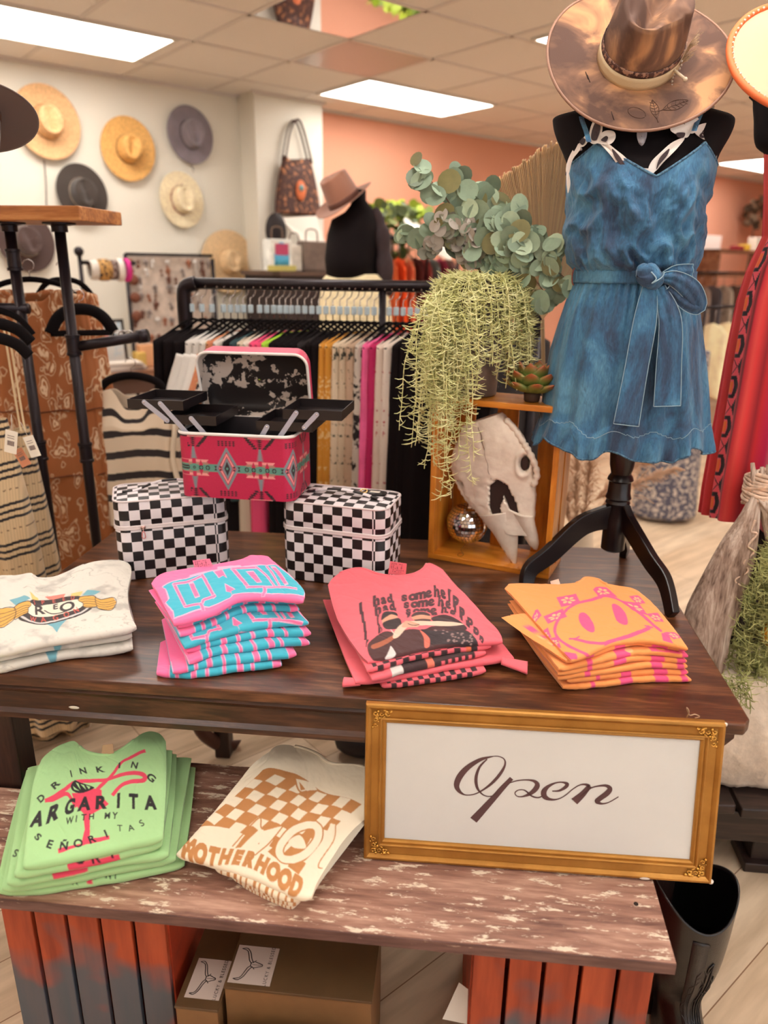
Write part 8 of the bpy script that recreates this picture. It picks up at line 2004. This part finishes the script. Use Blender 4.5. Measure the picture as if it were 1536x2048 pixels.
far_rack(772, 905, 505, 4.3, [((206, 90, 46), None, 'rust orange dress at the left of the far rail'), ((232, 84, 36), None, 'vivid orange dress, second on the far rail'), ((214, 96, 60), 'geo', 'orange patterned dress, third on the far rail'), ((96, 44, 40), None, 'maroon dress on the far rail beside the orange ones'), ((150, 60, 56), 'grey', 'brick red dress in the middle of the far rail'), ((120, 130, 126), 'grey', 'grey-green dress on the far rail'), ((176, 60, 84), None, 'raspberry dress on the far rail'), ((110, 70, 60), 'flor', 'brown flowered dress at the right of the far rail')], .9, 'far rail of orange and red dresses behind the long rack', 'dresses on the far rail')

# right-hand background seen between the two forms
far_rack(1392, 1500, 565, 4.3, [((150, 130, 116), 'flor', 'taupe flowered dress first on the right rail'), ((90, 84, 88), 'dots', 'grey speckled dress on the right rail'), ((196, 178, 158), 'flor', 'pale flowered dress on the right rail'), ((112, 78, 66), 'flor', 'cocoa flowered dress on the right rail'), ((150, 126, 116), 'cow', 'splotched taupe dress last on the right rail')], .62, 'right rail of greyish dresses between the two forms', 'dresses on the right rail', 7)
far_rack(1415, 1500, 640, 3.2, [((228, 206, 168), 'grey', 'cream lace dress, first of the pale ones on the low right rail'), ((222, 198, 160), 'grey', 'cream lace dress in the middle of the low right rail'), ((232, 212, 176), 'grey', 'cream lace dress last on the low right rail')], .62, 'low right rail of cream lace dresses', 'cream dresses', 9)
q = R3(1408, 500, 5.0); q2 = R3(1440, 500, 5.0); z1, z2 = R3(1420, 470, 5.0)[2], R3(1420, 532, 5.0)[2]
t = thing('white_board', 'white board standing near the apricot wall right of the denim romper', 'board', (q[0] - .15, 5.0, 0), (0, 0, 0), 'R'); MB().bx(0, q2[0] - q[0] + .15, 0, .02, z2, z1).build('panel', mat('white_panel', (236, 220, 212), .5), t, smooth=False)
for x in (.05, q2[0] - q[0] + .1): MB().bx(x, x + .02, .0, .02, 0, z2).build('leg', mat('pale_leg', (190, 160, 130), .6), t, smooth=False)
q = R3(1440, 500, 4.6); q2 = R3(1560, 500, 4.6); z0_ = R3(1480, 500, 4.6)[2]
t = thing('wooden_shelf', 'brown wooden shelf unit behind the red striped dress', 'shelf', (q[0], 4.6, 0), (0, 0, 0), 'R'); W = q2[0] - q[0]
for z in (z0_, z0_ - .28, z0_ - .6): MB().bx(0, W, 0, .35, z - .03, z).build('board', W_SIDE, t, smooth=False)
for x in (0, W - .04): MB().bx(x, x + .04, .0, .35, 0, z0_ + .001).build('side_panel', W_SIDE, t, smooth=False)
for px_, c, lab, w_, h_ in ((1492, (222, 186, 60), 'yellow item on the wooden shelf', .10, .07), (1478, (150, 30, 50), 'dark red item on the wooden shelf', .14, .05), (1515, (226, 214, 200), 'white box on the wooden shelf', .22, .16)):
    p_ = R3(px_, 490, 4.7); single('shelf_box', MB().bx(-w_ / 2, w_ / 2, -.06, .06, 0, h_), mat('item_%d' % c[0], c, .6), lab, 'box', (p_[0], 4.72 + .002 * px_ * 0, z0_ + .001), frame='R', smooth=False, bevel=.01)
bush(1512, 425, 5.14, .20, 80, (84, 66, 50), (150, 124, 100), 'dry brown plant beside the apricot wall, behind the red dress', seed=8, ls=.04)
# grey flowered dress on its own stand
q = np.array(TZ(1325, 1030, .02)); q = np.array((q[0] - .0, q[1], 0)); zt2 = TP(1325, 700, q[1])[2]
t = thing('patterned_skirt', 'long grey flowered skirt seen under the denim romper, far behind', 'skirt', (q[0], q[1], 0)); xl5, xr5 = TP(1262, 1030, q[1])[0], TP(1385, 1030, q[1])[0]
rows = []
for i in range(40):
    s = i / 39; w = (xr5 - xl5) / 2 * (1 - .25 * s); rows.append([(w * cos(a) + .014 * (1 - s) * cos(a * 11), .16 * sin(a) * (1 - .2 * s) + .014 * (1 - s) * sin(a * 9), .03 + (zt2 - .03) * s) for a in np.linspace(0, 2 * pi, 90, endpoint=False)])
MB().grid(np.array(rows), cv=True, capu=True).build('cloth', mat('grey_floral', (84, 84, 100), .85, noise=(48, .5), rgb2=(206, 190, 176), thr=(.50, .58)), t)
# pampas grass
pg = thing('pampas_grass', 'tan pampas grass plumes behind the yellow box', 'dried grass', (0, 0, 0)); rp_ = random.Random(3)
for (pxb, pyb, pxt, pyt, Y) in ((1150, 1060, 1150, 880, 3.0), (1165, 1060, 1185, 890, 3.0), (1170, 1040, 1340, 945, 3.0), (1140, 1050, 1120, 920, 3.1), (1190, 1000, 1300, 925, 3.1)):
    a, e = np.array(TP(pxb, pyb, Y)), np.array(TP(pxt, pyt, Y)); ax_ = spline([a, (a + e) / 2 + (0, 0, .04), e], 30); mb = MB()
    mb.tube(ax_, .003, 4)
    for k in range(260):
        s = rp_.random(); c = ax_[int(s * 29)]; dr = (e - a) / np.linalg.norm(e - a); o_3 = np.array([rp_.gauss(0, 1), rp_.gauss(0, .6), rp_.gauss(0, .6)]) * .035 * sin(pi * min(.95, s * .85 + .1)); mb.tube([c, c + o_3 * .6 + dr * .04, c + o_3 + dr * .06 + (0, 0, -.02)], .0016, 3, cap=False)
    mb.build('plume', mat('pampas', (226, 184, 150), .9), pg, recalc=False)
vz = TP(1160, 1060, 3.05); MB().lathe([(.07, 0), (.10, .10), (.09, .28), (.05, max(.35, vz[2] + .02)), (.045, max(.35, vz[2] + .02)), (.01, .3)], 20, (vz[0], 3.05, 0)).build('vase', mat('pale_vase', (214, 190, 160), .5), pg)
# pedestal leg of another table glimpsed under the display table
p_ = np.array(TZ(400, 1530, 0)); t = thing('pedestal_stand', 'curved dark wooden stand leg on the floor beyond the display table', 'stand', (p_[0], p_[1], 0))
P_ = spline([(.10, .10, .012), (.05, .05, .05), (.0, .0, .16), (-.02, -.0, .34)], 24); rows = [[c + (.014 * cos(a), .012 * sin(a), .024 * cos(a)) for a in np.linspace(0, 2 * pi, 12, endpoint=False)] for c in P_]
MB().grid(np.array(rows), cv=True, capu=True).build('leg', mat('red_brown', (72, 34, 24), .4), t)
p_ = np.array(TZ(735, 1530, 0.0)); single('shoe', MB().ball((0, 0, .05), .09, 16, 10, (1.1, .6, .55)), mat('dark_shoe', (30, 22, 24), .5), 'dark shoe on the floor behind the framed sign', 'shoe', (p_[0] - .02, p_[1] + .05, 0))
